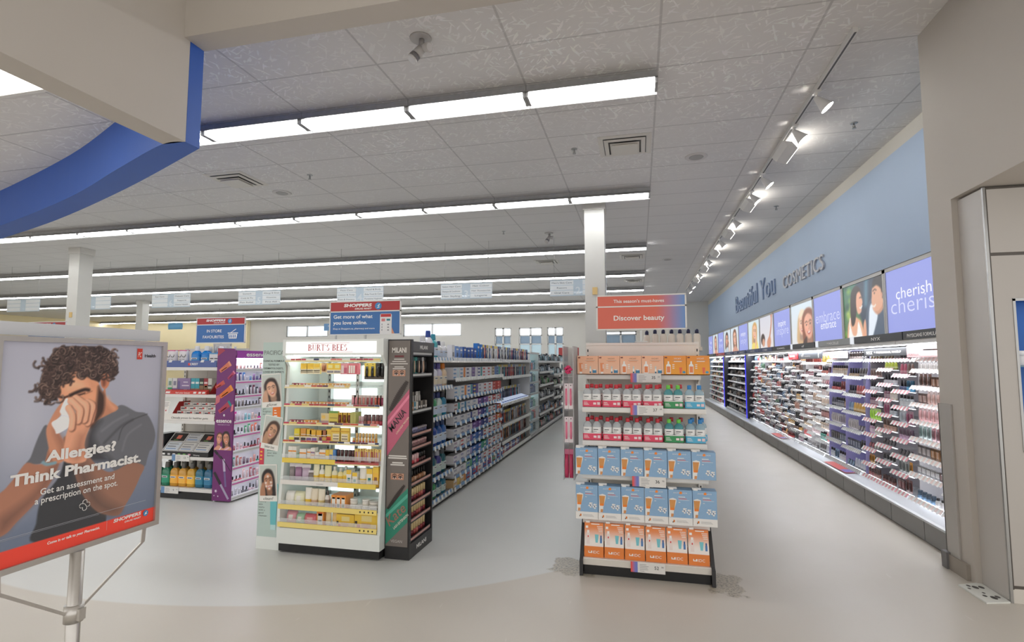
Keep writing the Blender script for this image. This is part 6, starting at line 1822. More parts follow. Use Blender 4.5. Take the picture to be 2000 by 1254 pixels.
def cx(mb, xo, yhi):
    return turned(mb, -PI / 2, (xo, yhi, 0))
canopy_lit = GLOW((244, 248, 255), 34.0)
bays = [
    # y0, y1, back, side, n shelves, tip colours, gap colour, pitch, light
    (4.80, 5.99, (226, 224, 226), None, 9, tag_white, mat('rail_blush', (236, 214, 208), 0.35), 0.078),
    (6.00, 7.10, (150, 146, 152), None, 9, tag_white, mat('rail_pinks', (226, 150, 160), 0.35), 0.072),
    (7.12, 8.36, (206, 208, 226), (170, 164, 216), 7, tag_grey, mat('rail_grey', (186, 188, 192), 0.35), 0.080),
    (8.38, 9.60, (236, 232, 230), None, 9, tag_white, mat('rail_ice', (222, 226, 230), 0.35), 0.085),
    (9.62, 10.98, (206, 200, 200), None, 9, tag_white, mat('rail_mix', (206, 206, 208), 0.35), 0.098),
    (11.0, 12.28, (206, 202, 204), None, 9, tag_white, tag_grey, 0.10),
    (12.3, 13.52, (196, 194, 198), None, 9, tag_white, tag_grey, 0.10),
    (13.66, 15.26, (70, 76, 100), None, 8, tag_white, mat('rail_steel', (120, 126, 140), 0.35), 0.125),
    (15.28, 16.88, (70, 76, 96), None, 8, tag_white, mat('rail_steel', (120, 126, 140), 0.35), 0.125),
    (17.05, 18.40, (226, 226, 232), None, 9, tag_white, tag_white, 0.135),
    (18.42, 19.40, (170, 44, 46), None, 9, tag_white, tag_grey, 0.135),
    (19.42, 20.90, (206, 202, 198), None, 9, tag_white, tag_grey, 0.135),
]
BAYW = ['first', 'second', 'third', 'fourth', 'fifth', 'sixth', 'seventh', 'eighth', 'ninth', 'tenth', 'eleventh', 'twelfth']
LOOK = ['white makeup bay with blush ticket rails', 'grey backed makeup bay with pink ticket rails', 'makeup bay with lavender side fins', 'bright white makeup bay', 'crowded card bay under the black header', 'crowded makeup bay under navy headers', 'crowded bay beside the nearer blue lit divider', 'dark bay just past the nearer blue lit divider', 'dark bay before the farther blue lit divider', 'white bay past the farther blue lit divider', 'red backed bay far along the wall', 'farthest makeup bay on the wall']
pal = [
    [[(206, 190, 186), (190, 180, 176), (226, 220, 220)], [(150, 140, 140), (206, 200, 196), (120, 110, 110)], [(150, 96, 66), (176, 120, 84), (110, 70, 56)], [(206, 160, 140), (226, 200, 190), (190, 150, 140)], [(200, 220, 210), (206, 150, 150), (230, 226, 226)], [(206, 140, 150), (170, 200, 196), (226, 220, 220)], [(170, 110, 60), (236, 150, 60), (160, 150, 150)], [(206, 160, 170), (130, 90, 90), (230, 230, 232)], [(190, 160, 160), (110, 150, 190), (226, 226, 228)]],
    [[(190, 50, 120), (60, 56, 60), (150, 130, 90)], [(206, 80, 110), (206, 226, 60), (150, 150, 190), (110, 80, 70)], [(196, 100, 60), (60, 70, 110), (206, 206, 212), (60, 150, 200)], [(206, 190, 170), (190, 200, 206), (110, 60, 80), (170, 220, 70)], [(170, 180, 186), (206, 206, 210), (130, 50, 80), (170, 226, 60)], [(190, 150, 180), (206, 200, 190), (170, 130, 110)], [(170, 170, 160), (60, 56, 60), (150, 60, 110), (150, 60, 70)], [(120, 110, 100), (170, 180, 176), (60, 60, 60), (226, 150, 40)], [(140, 70, 70), (150, 100, 90), (110, 60, 56)]],
    [[(60, 54, 56), (80, 60, 54), (150, 70, 60)], [(190, 160, 126), (200, 170, 140), (64, 54, 54)], [(60, 56, 60), (150, 160, 176), (170, 60, 60)], [(226, 170, 70), (120, 150, 190), (60, 60, 76)], [(80, 60, 140), (190, 180, 180), (150, 140, 150)], [(120, 130, 160), (90, 84, 96), (60, 56, 60)], [(90, 160, 170), (130, 170, 206), (206, 214, 226)]],
    [[(226, 130, 60), (236, 200, 90), (170, 60, 50)], [(176, 70, 54), (190, 90, 70), (120, 40, 50)], [(230, 190, 190), (236, 226, 224), (214, 120, 130)], [(206, 180, 170), (150, 140, 130), (226, 200, 190)], [(220, 190, 160), (226, 200, 176), (206, 170, 140)], [(214, 130, 120), (236, 180, 176), (226, 206, 200)], [(206, 180, 150), (214, 190, 166), (236, 220, 200)], [(206, 90, 90), (60, 150, 130), (226, 200, 200)], [(90, 84, 84), (150, 146, 146), (226, 226, 230)]],
]
mixed = [(120, 60, 60), (60, 56, 60), (206, 150, 130), (90, 130, 100), (150, 110, 130), (206, 206, 210), (60, 70, 96), (196, 60, 60), (226, 170, 90), (120, 96, 84), (90, 120, 150), (190, 120, 110), (44, 42, 46), (214, 186, 160)]
darkm = [(60, 56, 60), (120, 100, 90), (190, 160, 140), (206, 206, 206), (44, 44, 50), (150, 110, 100), (80, 80, 86)]
rr = random.Random(77)
KINDS = [('lipstick', 'lipstick'), ('nail_polish', 'nail polish'), ('foundation_bottle', 'foundation bottle'), ('compact', 'compact'), ('palette', 'palette'), ('makeup_card', 'makeup card'), ('mascara_card', 'mascara card'), ('makeup_tube', 'makeup tube')]
def cosmetic(kind, c, w, hmax):
    q = lambda v: round(v, 3)
    c = tuple(int(v * 0.82 + 40) for v in c)
    hmax = q(hmax)
    lt = tuple(min(255, int(v * 0.5 + 120)) for v in c)
    dk = tuple(int(v * 0.55) for v in c)
    if kind == 'lipstick':
        return g_lipstick(q(w * 0.66), min(hmax, 0.108), c, dk)
    if kind == 'nail_polish':
        return g_polish(q(w * 0.74), min(hmax, 0.112), c, (40, 38, 42))
    if kind == 'foundation_bottle':
        return g_bottle(q(w * 0.72), q(w * 0.5), min(hmax, 0.122), c, lt, (50, 48, 48), 0.3)
    if kind == 'compact':
        return g_compact(q(min(w * 0.95, 0.078)), 0.012, dk, c)
    if kind == 'palette':
        return g_palette(q(w * 0.95), min(hmax, 0.10), 0.02, dk, (c, lt, c))
    if kind == 'makeup_card':
        return g_card(q(w * 0.92), min(hmax, 0.125), lt, c, c)
    if kind == 'mascara_card':
        return g_card(q(w * 0.8), min(hmax, 0.13), c, dk, lt)
    return g_tube(q(w * 0.78), min(hmax, 0.115), c, lt, dk)
order = [[5, 5, 4, 5, 5, 3, 4, 5, 0], [0, 7, 1, 2, 5, 0, 3, 6, 0], [0, 2, 1, 7, 5, 4, 7], [5, 4, 3, 2, 7, 4, 2, 5, 7]]
SHZ = []
for bi, (y0, y1, back, side, ns, tm, gm, pitch) in enumerate(bays):
    t = thing('makeup_display', LOOK[bi] + ', %s from the beige wall end' % BAYW[bi], 'display shelf', (2.80, y0, 0), 0, 'makeup displays along the cosmetics wall')
    ln = y1 - y0
    bm = mat('display_back_%02x%02x%02x' % back, back, 0.4, noise=0.03, nscale=10)
    obj('back_panel', MB().box(0.0, 0.0, 0.222, 0.02, ln, 1.70, bm), t)
    m = MB()
    if side:
        for k in range(3):
            yy = (0.0, ln * 0.5, ln - 0.012)[k]
            f_ = MB().prism([(0.0, 0.22), (-0.24, 0.22), (-0.20, 1.25), (-0.12, 1.68), (0.0, 1.68)], 'y', yy, yy + 0.012, P(side))
            obj('side_panel', f_, t, label='lavender side fin')
    else:
        f_ = MB().prism([(0.0, 0.22), (-0.20, 0.22), (-0.14, 1.68), (0.0, 1.68)], 'y', ln - 0.01, ln, bm)
        obj('side_panel', f_, t)
    top = 1.56 if bi != 3 else 1.52
    nc = 1 if bi > 6 else (2 if bi in (0, 2) else 3)
    gapz = (top - 0.245) / (ns - 1)
    zs0 = [0.245 + (top - 0.245) * (i / (ns - 1)) ** 0.97 for i in range(ns)][::-1]
    cw_ = (ln - 0.016) / nc
    count = {}
    for ci in range(nc):
        ya = 0.004 + ci * cw_
        shift = (0.0, 0.055, -0.035)[ci] * (0.4 if bi == 2 else 1)
        for i, z0 in enumerate(zs0):
            z = z0 + (shift if 0 < i < ns - 1 else 0)
            dep = 0.20 + 0.08 * (1 - (z - 0.245) / 1.3) + (0.02 * ((ci + i) % 2) if bi in (4, 5, 6) else 0)
            s = obj('shelf', MB().box(-dep, ya + 0.002, z - 0.006, 0.0, ya + cw_ - 0.002, z, CLEAR if bi not in (7, 8) else bm), t)
            tw = 0.032 if bi < 7 else 0.06
            pegs = bi in (4, 5, 6)
            rl = cx(rail(0.0, cw_ - 0.006, z - 0.020, 0.036 if not pegs else 0.03, 0.0, tm, CLEAR if pegs else gm, 0.036 if pegs else tw, 0.04 if bi < 2 else 0.05 if pegs else 0.022, 0.006, 0.005, lean=0.028), -dep, ya + cw_ - 0.003)
            obj('ticket_rail', rl, s)
            if bi < 7 or bi == 9:
                obj('shelf_lamp', MB().box(-dep + 0.035, ya + 0.02, z - 0.0105, -dep + 0.055, ya + cw_ - 0.02, z - 0.0065, GLOW((246, 248, 255), 7.0 if bi in (0, 3, 9) else 3.5)), s)
            n = int((cw_ - 0.02) / pitch)
            run, kk, c = 0, 0, None
            for k in range(n):
                if run <= 0:
                    run = rr.choice((2, 3, 4, 5) if bi < 4 else (1, 2, 3))
                    if bi < 4:
                        row = pal[bi][min(i, len(pal[bi]) - 1)]
                        c = row[(ci + k * len(row) // n + rr.randrange(2)) % len(row)]
                        kk = order[bi][min(i, len(order[bi]) - 1)] if rr.random() < 0.6 else rr.randrange(8)
                    else:
                        c = rr.choice(mixed if bi < 7 else darkm if bi < 9 else mixed)
                        kk = rr.choice((5, 6, 2, 0, 7, 2, 3, 1))
                run -= 1
                kn, kt = KINDS[kk]
                gap_here = gapz - 0.035 - (abs(shift) if i in (1, ns - 2, ns - 1) else 0)
                h = min(0.125, gap_here)
                msh = cosmetic(kn, c, pitch * 0.92, h)
                yk = y0 + ya + cw_ - 0.010 - (k + 0.5) * pitch
                o = obj(kn, msh, None, (2.80 - dep + 0.062, yk, z + 0.0008), -PI / 2)
                colw = '' if nc == 1 else (' of %s column' % (('nearer', 'farther') if nc == 2 else ('near', 'middle', 'far'))[ci])
                tag(o, '%s %s, %s along %s shelf%s, %s bay from beige wall' % (colour_name(c), kt, ORD[k], ORD[i], colw, BAYW[bi]), kt.split()[-1], 'goods on the %s shelf of the %s makeup bay' % (ORD[i], BAYW[bi]))
    # canopy with its lamp
    obj('canopy', MB().box(-0.33, 0.0, 1.705, 0.14, ln, 1.745, white), t)
    obj('canopy_lamp', MB().box(-0.29, 0.02, 1.698, -0.24, ln - 0.02, 1.7045, canopy_lit), t)
# small headers inside the bays
def inner_head(y0, y1, z0, z1, x, build, name, label):
    b = MB().box(0.0, y0, z0, 0.01, y1, z1, build[0])
    for (tx, sz, yy, zz, w, mt, bold) in build[1]:
        b.text(tx, sz, (-0.0012, yy, zz), mt, (0, -1, 0), (0, 0, 1), 'l', bold=bold, w=w)
    for q in build[2]:
        b.quad((-0.0012, q[1], q[2]), (-0.0012, q[0], q[2]), (-0.0012, q[0], q[3]), (-0.0012, q[1], q[3]), q[4])
    o = obj(name, b, None, (x, 0, 0))
    tag(o, label, 'sign', 'small header signs in the makeup bays')
inner_head(6.02, 7.05, 1.60, 1.685, 2.575, (P((44, 44, 46)), (('NYX', 0.05, 6.98, 1.622, 0.16, ink_w, 0.02), ('PROFESSIONAL MAKEUP', 0.03, 6.72, 1.63, 0.58, ink_w, 0.01)), ((6.75, 6.77, 1.638, 1.65, ink_w),)), 'header_sign', 'black strip sign with white makeup lettering inside the grey backed bay')
inner_head(5.30, 5.99, 1.58, 1.69, 2.56, (P((232, 190, 190)), (('PHYSICIANS', 0.035, 5.97, 1.64, 0.22, P((150, 110, 110)), 0.0), ('FORMULA', 0.035, 5.95, 1.595, 0.19, P((150, 110, 110)), 0.0)), ((5.34, 5.72, 1.59, 1.68, P((236, 206, 204))), (5.40, 5.68, 1.64, 1.652, P((190, 140, 140))), (5.36, 5.40, 1.61, 1.67, P((110, 90, 90))))), 'header_sign', 'pink strip sign inside the white bay nearest the beige wall')
inner_head(4.95, 5.27, 1.58, 1.69, 2.55, (P((240, 196, 200)), (), ((5.05, 5.12, 1.61, 1.66, P((206, 60, 80))),)), 'header_sign', 'pale pink card with red heart mark beside the pink strip sign')
inner_head(7.55, 8.18, 1.585, 1.675, 2.565, (P((206, 206, 214)), (('MARCELLE', 0.05, 8.08, 1.61, 0.42, P((70, 70, 76)), 0.0),), ()), 'header_sign', 'light grey strip sign with dark lettering in the lavender bay')
inner_head(8.42, 9.56, 1.585, 1.69, 2.54, (P((104, 106, 112)), (('elf', 0.08, 9.42, 1.615, 0.14, ink_w, 0.0), ('COSMETICS', 0.026, 9.25, 1.615, 0.3, ink_w, 0.0)), ((8.55, 8.59, 1.60, 1.68, ink_w),)), 'header_sign', 'slate grey strip sign with white lettering above the bright white bay')
inner_head(9.70, 10.25, 1.58, 1.69, 2.56, (P((196, 50, 54)), (('RIMMEL', 0.045, 10.17, 1.62, 0.34, ink_w, 0.02), ('LONDON', 0.02, 9.98, 1.594, 0.16, ink_w, 0.01)), ()), 'header_sign', 'red strip sign with white lettering in the crowded card bay')
# blue lit dividers
for i, (y_, nm) in enumerate(((13.53, 'nearer'), (16.90, 'farther'))):
    t = thing('bay_divider', 'tall black divider with a glowing blue front edge between makeup bays, the %s one' % nm, 'divider', (2.45, y_, 0.2055))
    obj('fin', MB().box(0.012, 0.0, 0.012, 0.36, 0.12, 1.50, P((26, 26, 34))), t)
    obj('light_edge', MB().box(0.0, 0.09, 0.012, 0.012, 0.12, 1.50, GLOW((60, 60, 240), 1.6)), t)
# brand strip along the canopy
strips = [(4.80, 5.09, (150, 150, 150), 'ANNABELLE', 0.55), (5.11, 5.79, (36, 36, 38), 'PHYSICIANS FORMULA', 0.52), (5.81, 6.98, (34, 34, 36), 'NYX', 0.22), (7.12, 8.26, (150, 152, 152), 'MARCELLE', 0.42), (8.42, 9.55, (40, 40, 42), 'elf', 0.12), (9.64, 10.92, (36, 36, 40), 'RIMMEL', 0.55), (10.95, 12.08, (44, 60, 110), 'CYBER', 0.4), (12.1, 13.4, (44, 60, 110), 'COVERGIRL', 0.5), (13.5, 14.5, (44, 60, 110), 'MAYBELLINE', 0.5), (14.54, 15.2, (44, 60, 110), 'NEW YORK', 0.4), (15.3, 16.68, (44, 60, 110), 'MAYBELLINE', 0.6), (16.72, 18.5, (190, 50, 56), 'REVLON', 0.6), (18.6, 20.8, (40, 40, 42), "L'OREAL PARIS", 0.9)]
snm = ['pale grey brand strip at the very end by the beige wall', 'black brand strip with two words beside the pale grey end strip', 'wide black brand strip with three letters above the grey backed bay', 'grey brand strip above the lavender sided bay', 'dark brand strip with small lowercase mark above the bright white bay', 'black brand strip above the crowded card bay', 'navy brand strip nearest the beige wall, beside the last black one', 'second navy brand strip from the beige wall end', 'third navy brand strip from the beige wall end', 'short fourth navy brand strip from the beige wall end', 'fifth navy brand strip, next to the red one', 'red brand strip far along the makeup wall', 'farthest brand strip, black, past the red one']
for (y0, y1, c, tx, w), lb in zip(strips, snm):
    b = MB().box(0.0, 0.0, 0.0, 0.012, y1 - y0, 0.078, P(c))
    if tx == 'ANNABELLE':
        b.text('ANN', 0.05, (-0.0012, (y1 - y0) - 0.07, 0.016), ink_w, (0, -1, 0), (0, 0, 1), 'l', w=0.18)
    else:
        b.text(tx, 0.046, (-0.0012, (y1 - y0) / 2, 0.018), ink_w, (0, -1, 0), (0, 0, 1), 'c', bold=0.01, w=w)
    tag(obj('brand_sign', b, None, (2.452, y0, 1.7455)), lb, 'sign', 'brand strips along the makeup canopy')
for y_ in (7.0, 8.28, 9.57):
    tag(obj('lamp_cap', MB().box(0, 0, 0, 0.02, 0.10, 0.085, GLOW((236, 240, 246), 0.9)), None, (2.45, y_, 1.7455)), 'small glowing white cap between brand strips, ' + {7.0: 'beside the three letter strip', 8.28: 'beside the grey strip', 9.57: 'beside the last black strip'}[y_], 'lamp')

# backlit pictures above
LAV = (152, 160, 226)
def lightbox(i, y0, y1, pic, label, word=None):
    t = thing('lightbox', label, 'lightbox', (2.65, y0, 1.82), 0, 'backlit panels above the makeup displays')
    w = y1 - y0
    f = MB().box(0.01, 0.0, 0.0, 0.298, w - 0.004, 0.73, mat('frame_silver', (190, 188, 184), 0.4))
    for q in ((0.0, 0.0, 0.035, 0.73), (w - 0.04, 0.0, w - 0.004, 0.73)):
        f.box(-0.006, q[0], q[1], 0.01, q[2], q[3], mat('frame_silver', (190, 188, 184), 0.4))
    f.box(-0.006, 0.0, 0.69, 0.01, w - 0.004, 0.73, mat('frame_silver', (190, 188, 184), 0.4))
    f.box(-0.008, 0.0, 0.728, 0.298, w - 0.004, 0.736, P((60, 58, 58)))
    obj('frame', f, t)
    if pic is not None:
        obj('picture', pic.mesh('picture', (0.004, w - 0.04, -0.0), (0, -(w - 0.075), 0), (0, 0, 0.69), emit=1.0), t)
    else:
        m = MB().quad((0.004, w - 0.04, 0.0), (0.004, 0.035, 0.0), (0.004, 0.035, 0.69), (0.004, w - 0.04, 0.69), GLOW(LAV, 1.0))
        wm = GLOW((240, 240, 252), 1.0)
        wp = GLOW((212, 215, 248), 1.0)
        big, small, s1 = word
        m.text(small, 0.17, (0.0025, w * s1[0], s1[1]), wm, (0, -1, 0), (0, 0, 1), 'l', w=w * s1[2])
        m.text(big, 0.24, (0.003, w * s1[3], s1[4]), wp, (0, -1, 0), (0, 0, 1), 'l', w=w * s1[5], bold=-0.01)
        obj('picture', m, t)
# couple
p = Pic(74, 62, (60, 110, 90), (90, 120, 70))
for i in range(26):
    p.ell(rr.random() * 0.45, rr.random(), 0.06, 0.05, rr.choice(((40, 90, 50), (120, 160, 70), (170, 190, 90), (30, 70, 60))), 0.7, 2)
p.poly([(0.36, 0), (1.02, 0), (1.02, 0.7), (0.6, 0.9), (0.4, 0.5)], (44, 56, 76), 3)
p.line([(0.62, -0.05), (0.58, 0.4)], 0.05, (120, 190, 206), 0.7, 4)
p.poly([(0.5, 1.05), (0.55, 0.7), (0.62, 0.45), (0.72, 0.34), (0.78, 0.5), (0.95, 0.5), (1.03, 0.62), (1.03, 1.05)], (70, 84, 104), 1)
p.poly([(0.62, 0.85), (0.66, 0.5), (0.74, 0.42), (0.84, 0.6), (0.78, 0.8), (0.66, 1.05), (0.60, 1.05)], (222, 230, 240), 1)
p.poly([(0.74, 0.5), (0.82, 0.35), (0.94, 0.4), (0.96, 0.54), (0.84, 0.62)], (196, 140, 110), 1)
p.poly([(0.72, 0.34), (0.76, 0.12), (0.88, 0.06), (0.98, 0.2), (0.97, 0.44), (0.86, 0.56), (0.76, 0.54), (0.73, 0.46), (0.715, 0.4)], (216, 160, 128), 0.8)
p.poly([(0.745, 0.16), (0.8, 0.0), (0.94, 0.0), (1.02, 0.14), (1.0, 0.36), (0.95, 0.36), (0.93, 0.22), (0.84, 0.14)], (34, 28, 28), 0.9)
p.line([(0.76, 0.22), (0.8, 0.2), (0.83, 0.22)], 0.014, (40, 30, 28))
p.ell(0.79, 0.26, 0.012, 0.01, (40, 30, 28))
p.line([(0.735, 0.46), (0.77, 0.48), (0.8, 0.455)], 0.02, (240, 236, 230))
p.ell(0.945, 0.32, 0.018, 0.035, (206, 146, 116))
p.poly([(0.1, 1.05), (0.08, 0.8), (0.14, 0.62), (0.24, 0.56), (0.34, 0.6), (0.46, 0.72), (0.5, 1.05)], (226, 168, 134), 1)
p.poly([(0.12, 1.05), (0.15, 0.72), (0.22, 0.9), (0.32, 0.9), (0.38, 0.68), (0.46, 1.05)], (240, 238, 234), 0.8)
p.line([(0.14, 0.74), (0.16, 0.6)], 0.02, (240, 238, 234))
p.poly([(0.2, 0.72), (0.18, 0.4), (0.22, 0.14), (0.34, 0.04), (0.46, 0.12), (0.48, 0.3), (0.4, 0.24), (0.34, 0.5), (0.28, 0.7)], (48, 34, 30), 0.9)
p.poly([(0.34, 0.4), (0.36, 0.2), (0.44, 0.16), (0.49, 0.28), (0.505, 0.36), (0.48, 0.42), (0.46, 0.52), (0.38, 0.54)], (226, 168, 138), 0.8)
p.line([(0.435, 0.27), (0.46, 0.26), (0.48, 0.275)], 0.014, (44, 30, 28))
p.line([(0.43, 0.44), (0.46, 0.45), (0.485, 0.42)], 0.022, (244, 238, 232))
p.poly([(0.5, 0.98), (0.5, 0.76), (0.55, 0.66), (0.57, 0.8), (0.56, 1.0)], (222, 162, 130), 0.8)
couple = p
def portrait(kind):
    p = Pic(46, 44, (206, 220, 230), (226, 226, 226))
    if kind == 'two':
        p.poly([(0.3, 1.05), (0.36, 0.35), (0.5, 0.25), (0.68, 0.35), (0.75, 1.05)], (206, 170, 130), 1.5)
        face(p, 0.52, 0.5, 0.46, (236, 190, 164), (206, 170, 120), 0.15, True)
        p.poly([(0.36, 0.33), (0.46, 0.14), (0.66, 0.2), (0.76, 0.38), (0.56, 0.3)], (232, 214, 186), 1)
        face(p, 0.78, 0.55, 0.56, (226, 166, 140), (134, 74, 48), -0.1, True)
        p.poly([(0.5, 1.05), (0.56, 0.88), (0.7, 0.8), (0.66, 1.05)], (70, 44, 36), 1)
    elif kind == 'hand':
        p = Pic(46, 44, (206, 206, 216), (226, 220, 220))
        p.ell(0.2, 0.68, 0.16, 0.17, (60, 40, 34))
        p.ell(0.24, 0.78, 0.1, 0.12, (206, 150, 120))
        p.line([(0.86, 0.0), (0.84, 0.24), (0.76, 0.5), (0.66, 0.72)], 0.07, (190, 120, 90))
        p.poly([(0.56, 0.98), (0.5, 0.8), (0.6, 0.66), (0.74, 0.62), (0.78, 0.8), (0.66, 1.0)], (206, 140, 108), 1)
        for a in (-0.08, 0.0, 0.08):
            p.line([(0.86, 0.1), (0.86 + a, -0.05)], 0.03, (196, 126, 96))
    elif kind == 'yellow':
        p = Pic(46, 44, (206, 222, 228), (214, 222, 220))
        p.poly([(0.3, 1.05), (0.34, 0.7), (0.5, 0.56), (0.74, 0.66), (0.86, 1.05)], (236, 214, 110), 1)
        face(p, 0.56, 0.38, 0.44, (232, 182, 150), (206, 160, 90), 0.1, True)
        p.line([(0.6, 0.95), (0.66, 0.6), (0.62, 0.42)], 0.09, (230, 180, 150))
    elif kind == 'side':
        face(p, 0.5, 0.42, 0.5, (226, 176, 150), (120, 74, 50), -0.1, True)
        p.poly([(0.2, 1.05), (0.3, 0.8), (0.6, 0.74), (0.86, 0.9), (0.9, 1.05)], (206, 150, 130), 1)
    else:
        face(p, 0.42, 0.42, 0.48, (216, 160, 134), (60, 44, 40), 0.1, True)
        p.poly([(0.1, 1.05), (0.2, 0.82), (0.5, 0.72), (0.76, 0.86), (0.84, 1.05)], (190, 200, 206), 1)
        p.line([(0.74, 1.0), (0.72, 0.6), (0.62, 0.44)], 0.08, (216, 160, 134))
    return p
LB = [5.36, 6.62, 7.88, 9.10, 10.37, 11.62, 12.90, 14.2, 15.48, 16.80, 18.1, 19.37, 20.67, 21.95]
defs = [(None, 'lavender backlit panel reading cherish twice beside the beige wall', ('cherish', 'cherish', (0.80, 0.37, 0.56, 0.90, 0.22, 0.84))),
        (couple, 'backlit photo of a laughing couple with a man in white collar', None),
        (None, 'lavender backlit panel reading embrace twice', ('embrace', 'embrace', (0.74, 0.20, 0.52, 0.92, 0.30, 0.82))),
        (portrait('two'), 'backlit photo of two women, one in a pale hat', None),
        (None, 'lavender backlit panel reading inspire twice', ('inspire', 'inspire', (0.72, 0.40, 0.44, 0.82, 0.24, 0.68))),
        (portrait('hand'), 'backlit photo of a reclining person with one raised arm', None),
        (portrait('yellow'), 'backlit photo of a fair haired woman in yellow', None),
        (None, 'lavender backlit panel reading enjoy, between two groups of photos', ('enjoy', 'enjoy', (0.76, 0.40, 0.5, 0.80, 0.2, 0.6))),
        (portrait('side'), 'backlit photo just beyond the enjoy panel, woman with brown hair', None),
        (portrait('dark'), 'backlit photo of a dark haired woman in pale grey, hand near face', None),
        (None, 'small distant lavender panel between the last two photos', ('love', 'love', (0.7, 0.40, 0.4, 0.84, 0.2, 0.6))),
        (portrait('side'), 'farthest backlit photo, woman with brown hair', None),
        (None, 'farthest lavender backlit panel at the end of the wall', ('b', 'be', (0.6, 0.40, 0.3, 0.84, 0.2, 0.5)))]
for i, (pc, lb, wd) in enumerate(defs):
    lightbox(i, LB[i], LB[i + 1], pc, lb, wd)
# raised wall lettering
ltm = mat('letter_slate', (138, 158, 190), 0.5)
t = thing('wall_lettering', 'raised slate blue wall letters spelling the first two words above the lightboxes', 'sign', (2.949, 12.5, 3.04))
obj('wall_letters', MB().text('Beautiful You', 0.72, (-0.03, 4.95, 0.0), ltm, (0, -1, 0), (0, 0, 1), 'l', w=4.85, ex=0.028), t)
t = thing('wall_lettering', 'raised pale capital letters naming the makeup department on the blue wall', 'sign', (2.949, 9.4, 3.04))
obj('wall_letters', MB().text('COSMETICS', 0.36, (-0.03, 2.50, 0.0), mat('letter_pale', (196, 198, 204), 0.45), (0, -1, 0), (0, 0, 1), 'l', bold=0.0, w=2.48, ex=0.028), t)

# track lights
tr = thing('track_rail', 'long white ceiling track that carries the spotlights in front of the cosmetics wall', 'track light', (1.70, 4.5, CEIL))
obj('rail', MB().box(-0.02, 0.0, -0.045, 0.02, 15.5, -0.001, white), tr)
obj('rail_slot', MB().box(-0.008, 0.0, -0.047, 0.008, 15.5, -0.0455, P((90, 88, 86))), tr)
spot_lit = GLOW((255, 252, 244), 80.0)
wash_lit = GLOW((255, 250, 240), 16.0)
def spot_head():
    b = MB().tube([(0, 0, -0.046), (0, 0, -0.10)], 0.012, white, 8).box(-0.03, -0.05, -0.065, 0.03, 0.05, -0.045, white)
    d = Vector((0.62, -0.12, -0.78)).normalized()
    o = Vector((0.0, 0, -0.115))
    c = MB().tube([o - d * 0.02, o + d * 0.02, o + d * 0.08, o + d * 0.135], [0.018, 0.032, 0.050, 0.066], white, 14, cap=False)
    l = MB().tube([o + d * 0.122, o + d * 0.126], [0.050, 0.048], spot_lit, 14)
    return [('spotlight', b, None), ('lamp_shade', c, 0), ('bulb', l, 0)]
def wash_head():
    b = MB().tube([(0, 0.0, -0.046), (0, 0.0, -0.10)], 0.012, white, 8).box(-0.03, -0.05, -0.065, 0.03, 0.05, -0.045, white)
    c = MB().prism([(-0.05, -0.09), (0.05, -0.11), (0.11, -0.19), (0.0, -0.15)], 'y', -0.26, 0.26, white)
    l = MB().add([(0.116, -0.25, -0.186), (0.116, 0.25, -0.186), (0.06, 0.25, -0.108), (0.06, -0.25, -0.108)], [(0, 1, 2, 3)], wash_lit)
    return [('wall_washer', b, None), ('lamp_housing', c, 0), ('bulb', l, 0)]
ys = [(5.45, 0), (6.2, 0), (6.75, 1), (7.75, 0), (8.5, 0), (8.95, 1), (10.0, 0), (10.9, 1), (11.7, 0), (12.8, 1), (13.8, 0), (14.8, 1), (15.8, 0), (16.9, 1), (18.0, 0), (19.2, 0)]
n = [0, 0]
for y_, k in ys:
    n[k] += 1
    place(('spot', 'wash')[k], (spot_head, wash_head)[k], (1.70, y_, CEIL), 0.0, ('white cone spotlight on the ceiling track, %s from the entrance end' if k == 0 else 'white long wall washer lamp on the ceiling track, %s from the entrance end') % ORD[n[k] - 1], 'spotlight', 'lamps on the ceiling track')

# ================================================================ pharmacy poster stand
ps = thing('poster_stand', 'metal floor stand with framed pharmacy poster of a man blowing his nose', 'poster stand', (-2.0, 1.575, 0))
Y0, Y1, Z0, Z1 = -0.285, 0.31, 0.868, 1.60      # frame opening, y from the pole
f = MB()
for a, b_, c_, d in ((Y0 - 0.02, Z0 - 0.02, Y1 + 0.02, Z0), (Y0 - 0.02, Z1, Y1 + 0.02, Z1 + 0.018), (Y0 - 0.02, Z0, Y0, Z1), (Y1, Z0, Y1 + 0.02, Z1)):
    f.box(-0.02, a, b_, 0.008, c_, d, steel)
obj('frame', f, ps)
obj('backing', MB().box(-0.018, Y0, Z0, -0.004, Y1, Z1, mat('backing_grey', (120, 120, 122), 0.5)), ps)
obj('header_rail', MB().box(-0.05, Y0 - 0.35, Z1 + 0.022, -0.022, Y1 + 0.008, Z1 + 0.066, mat('header_white', (214, 216, 220), 0.35)), ps)
obj('pole', MB().tube([(0, 0.0, 0.0), (0, 0.0, Z0 - 0.02)], 0.022, steel, 18), ps)
obj('collar', MB().tube([(0, 0.0, 0.60), (0, 0.0, 0.66)], 0.030, steel, 18).box(0.0, -0.012, 0.61, 0.04, 0.012, 0.65, steel), ps)
obj('base', MB().loft([(0.20, 0.20, 0.0), (0.20, 0.20, 0.012), (0.05, 0.05, 0.03), (0.03, 0.03, 0.06)], steel, 28), ps)
for s in (-1, 1):
    ye = 0.26 * s + 0.012
    b = MB()
    w = 0.011
    for (ya, za), (yb, zb) in (((ye, Z0 - 0.02), (ye - 0.004 * s, Z0 - 0.075)), ((ye - 0.004 * s, Z0 - 0.075), (0.02 * s, 0.63))):
        b.prism([(ya - w * 0.8, za), (ya + w * 0.8, za), (yb + w * 0.8, zb), (yb - w * 0.8, zb)], 'x', -0.006, -0.002, steel)
    obj('brace', b, ps)
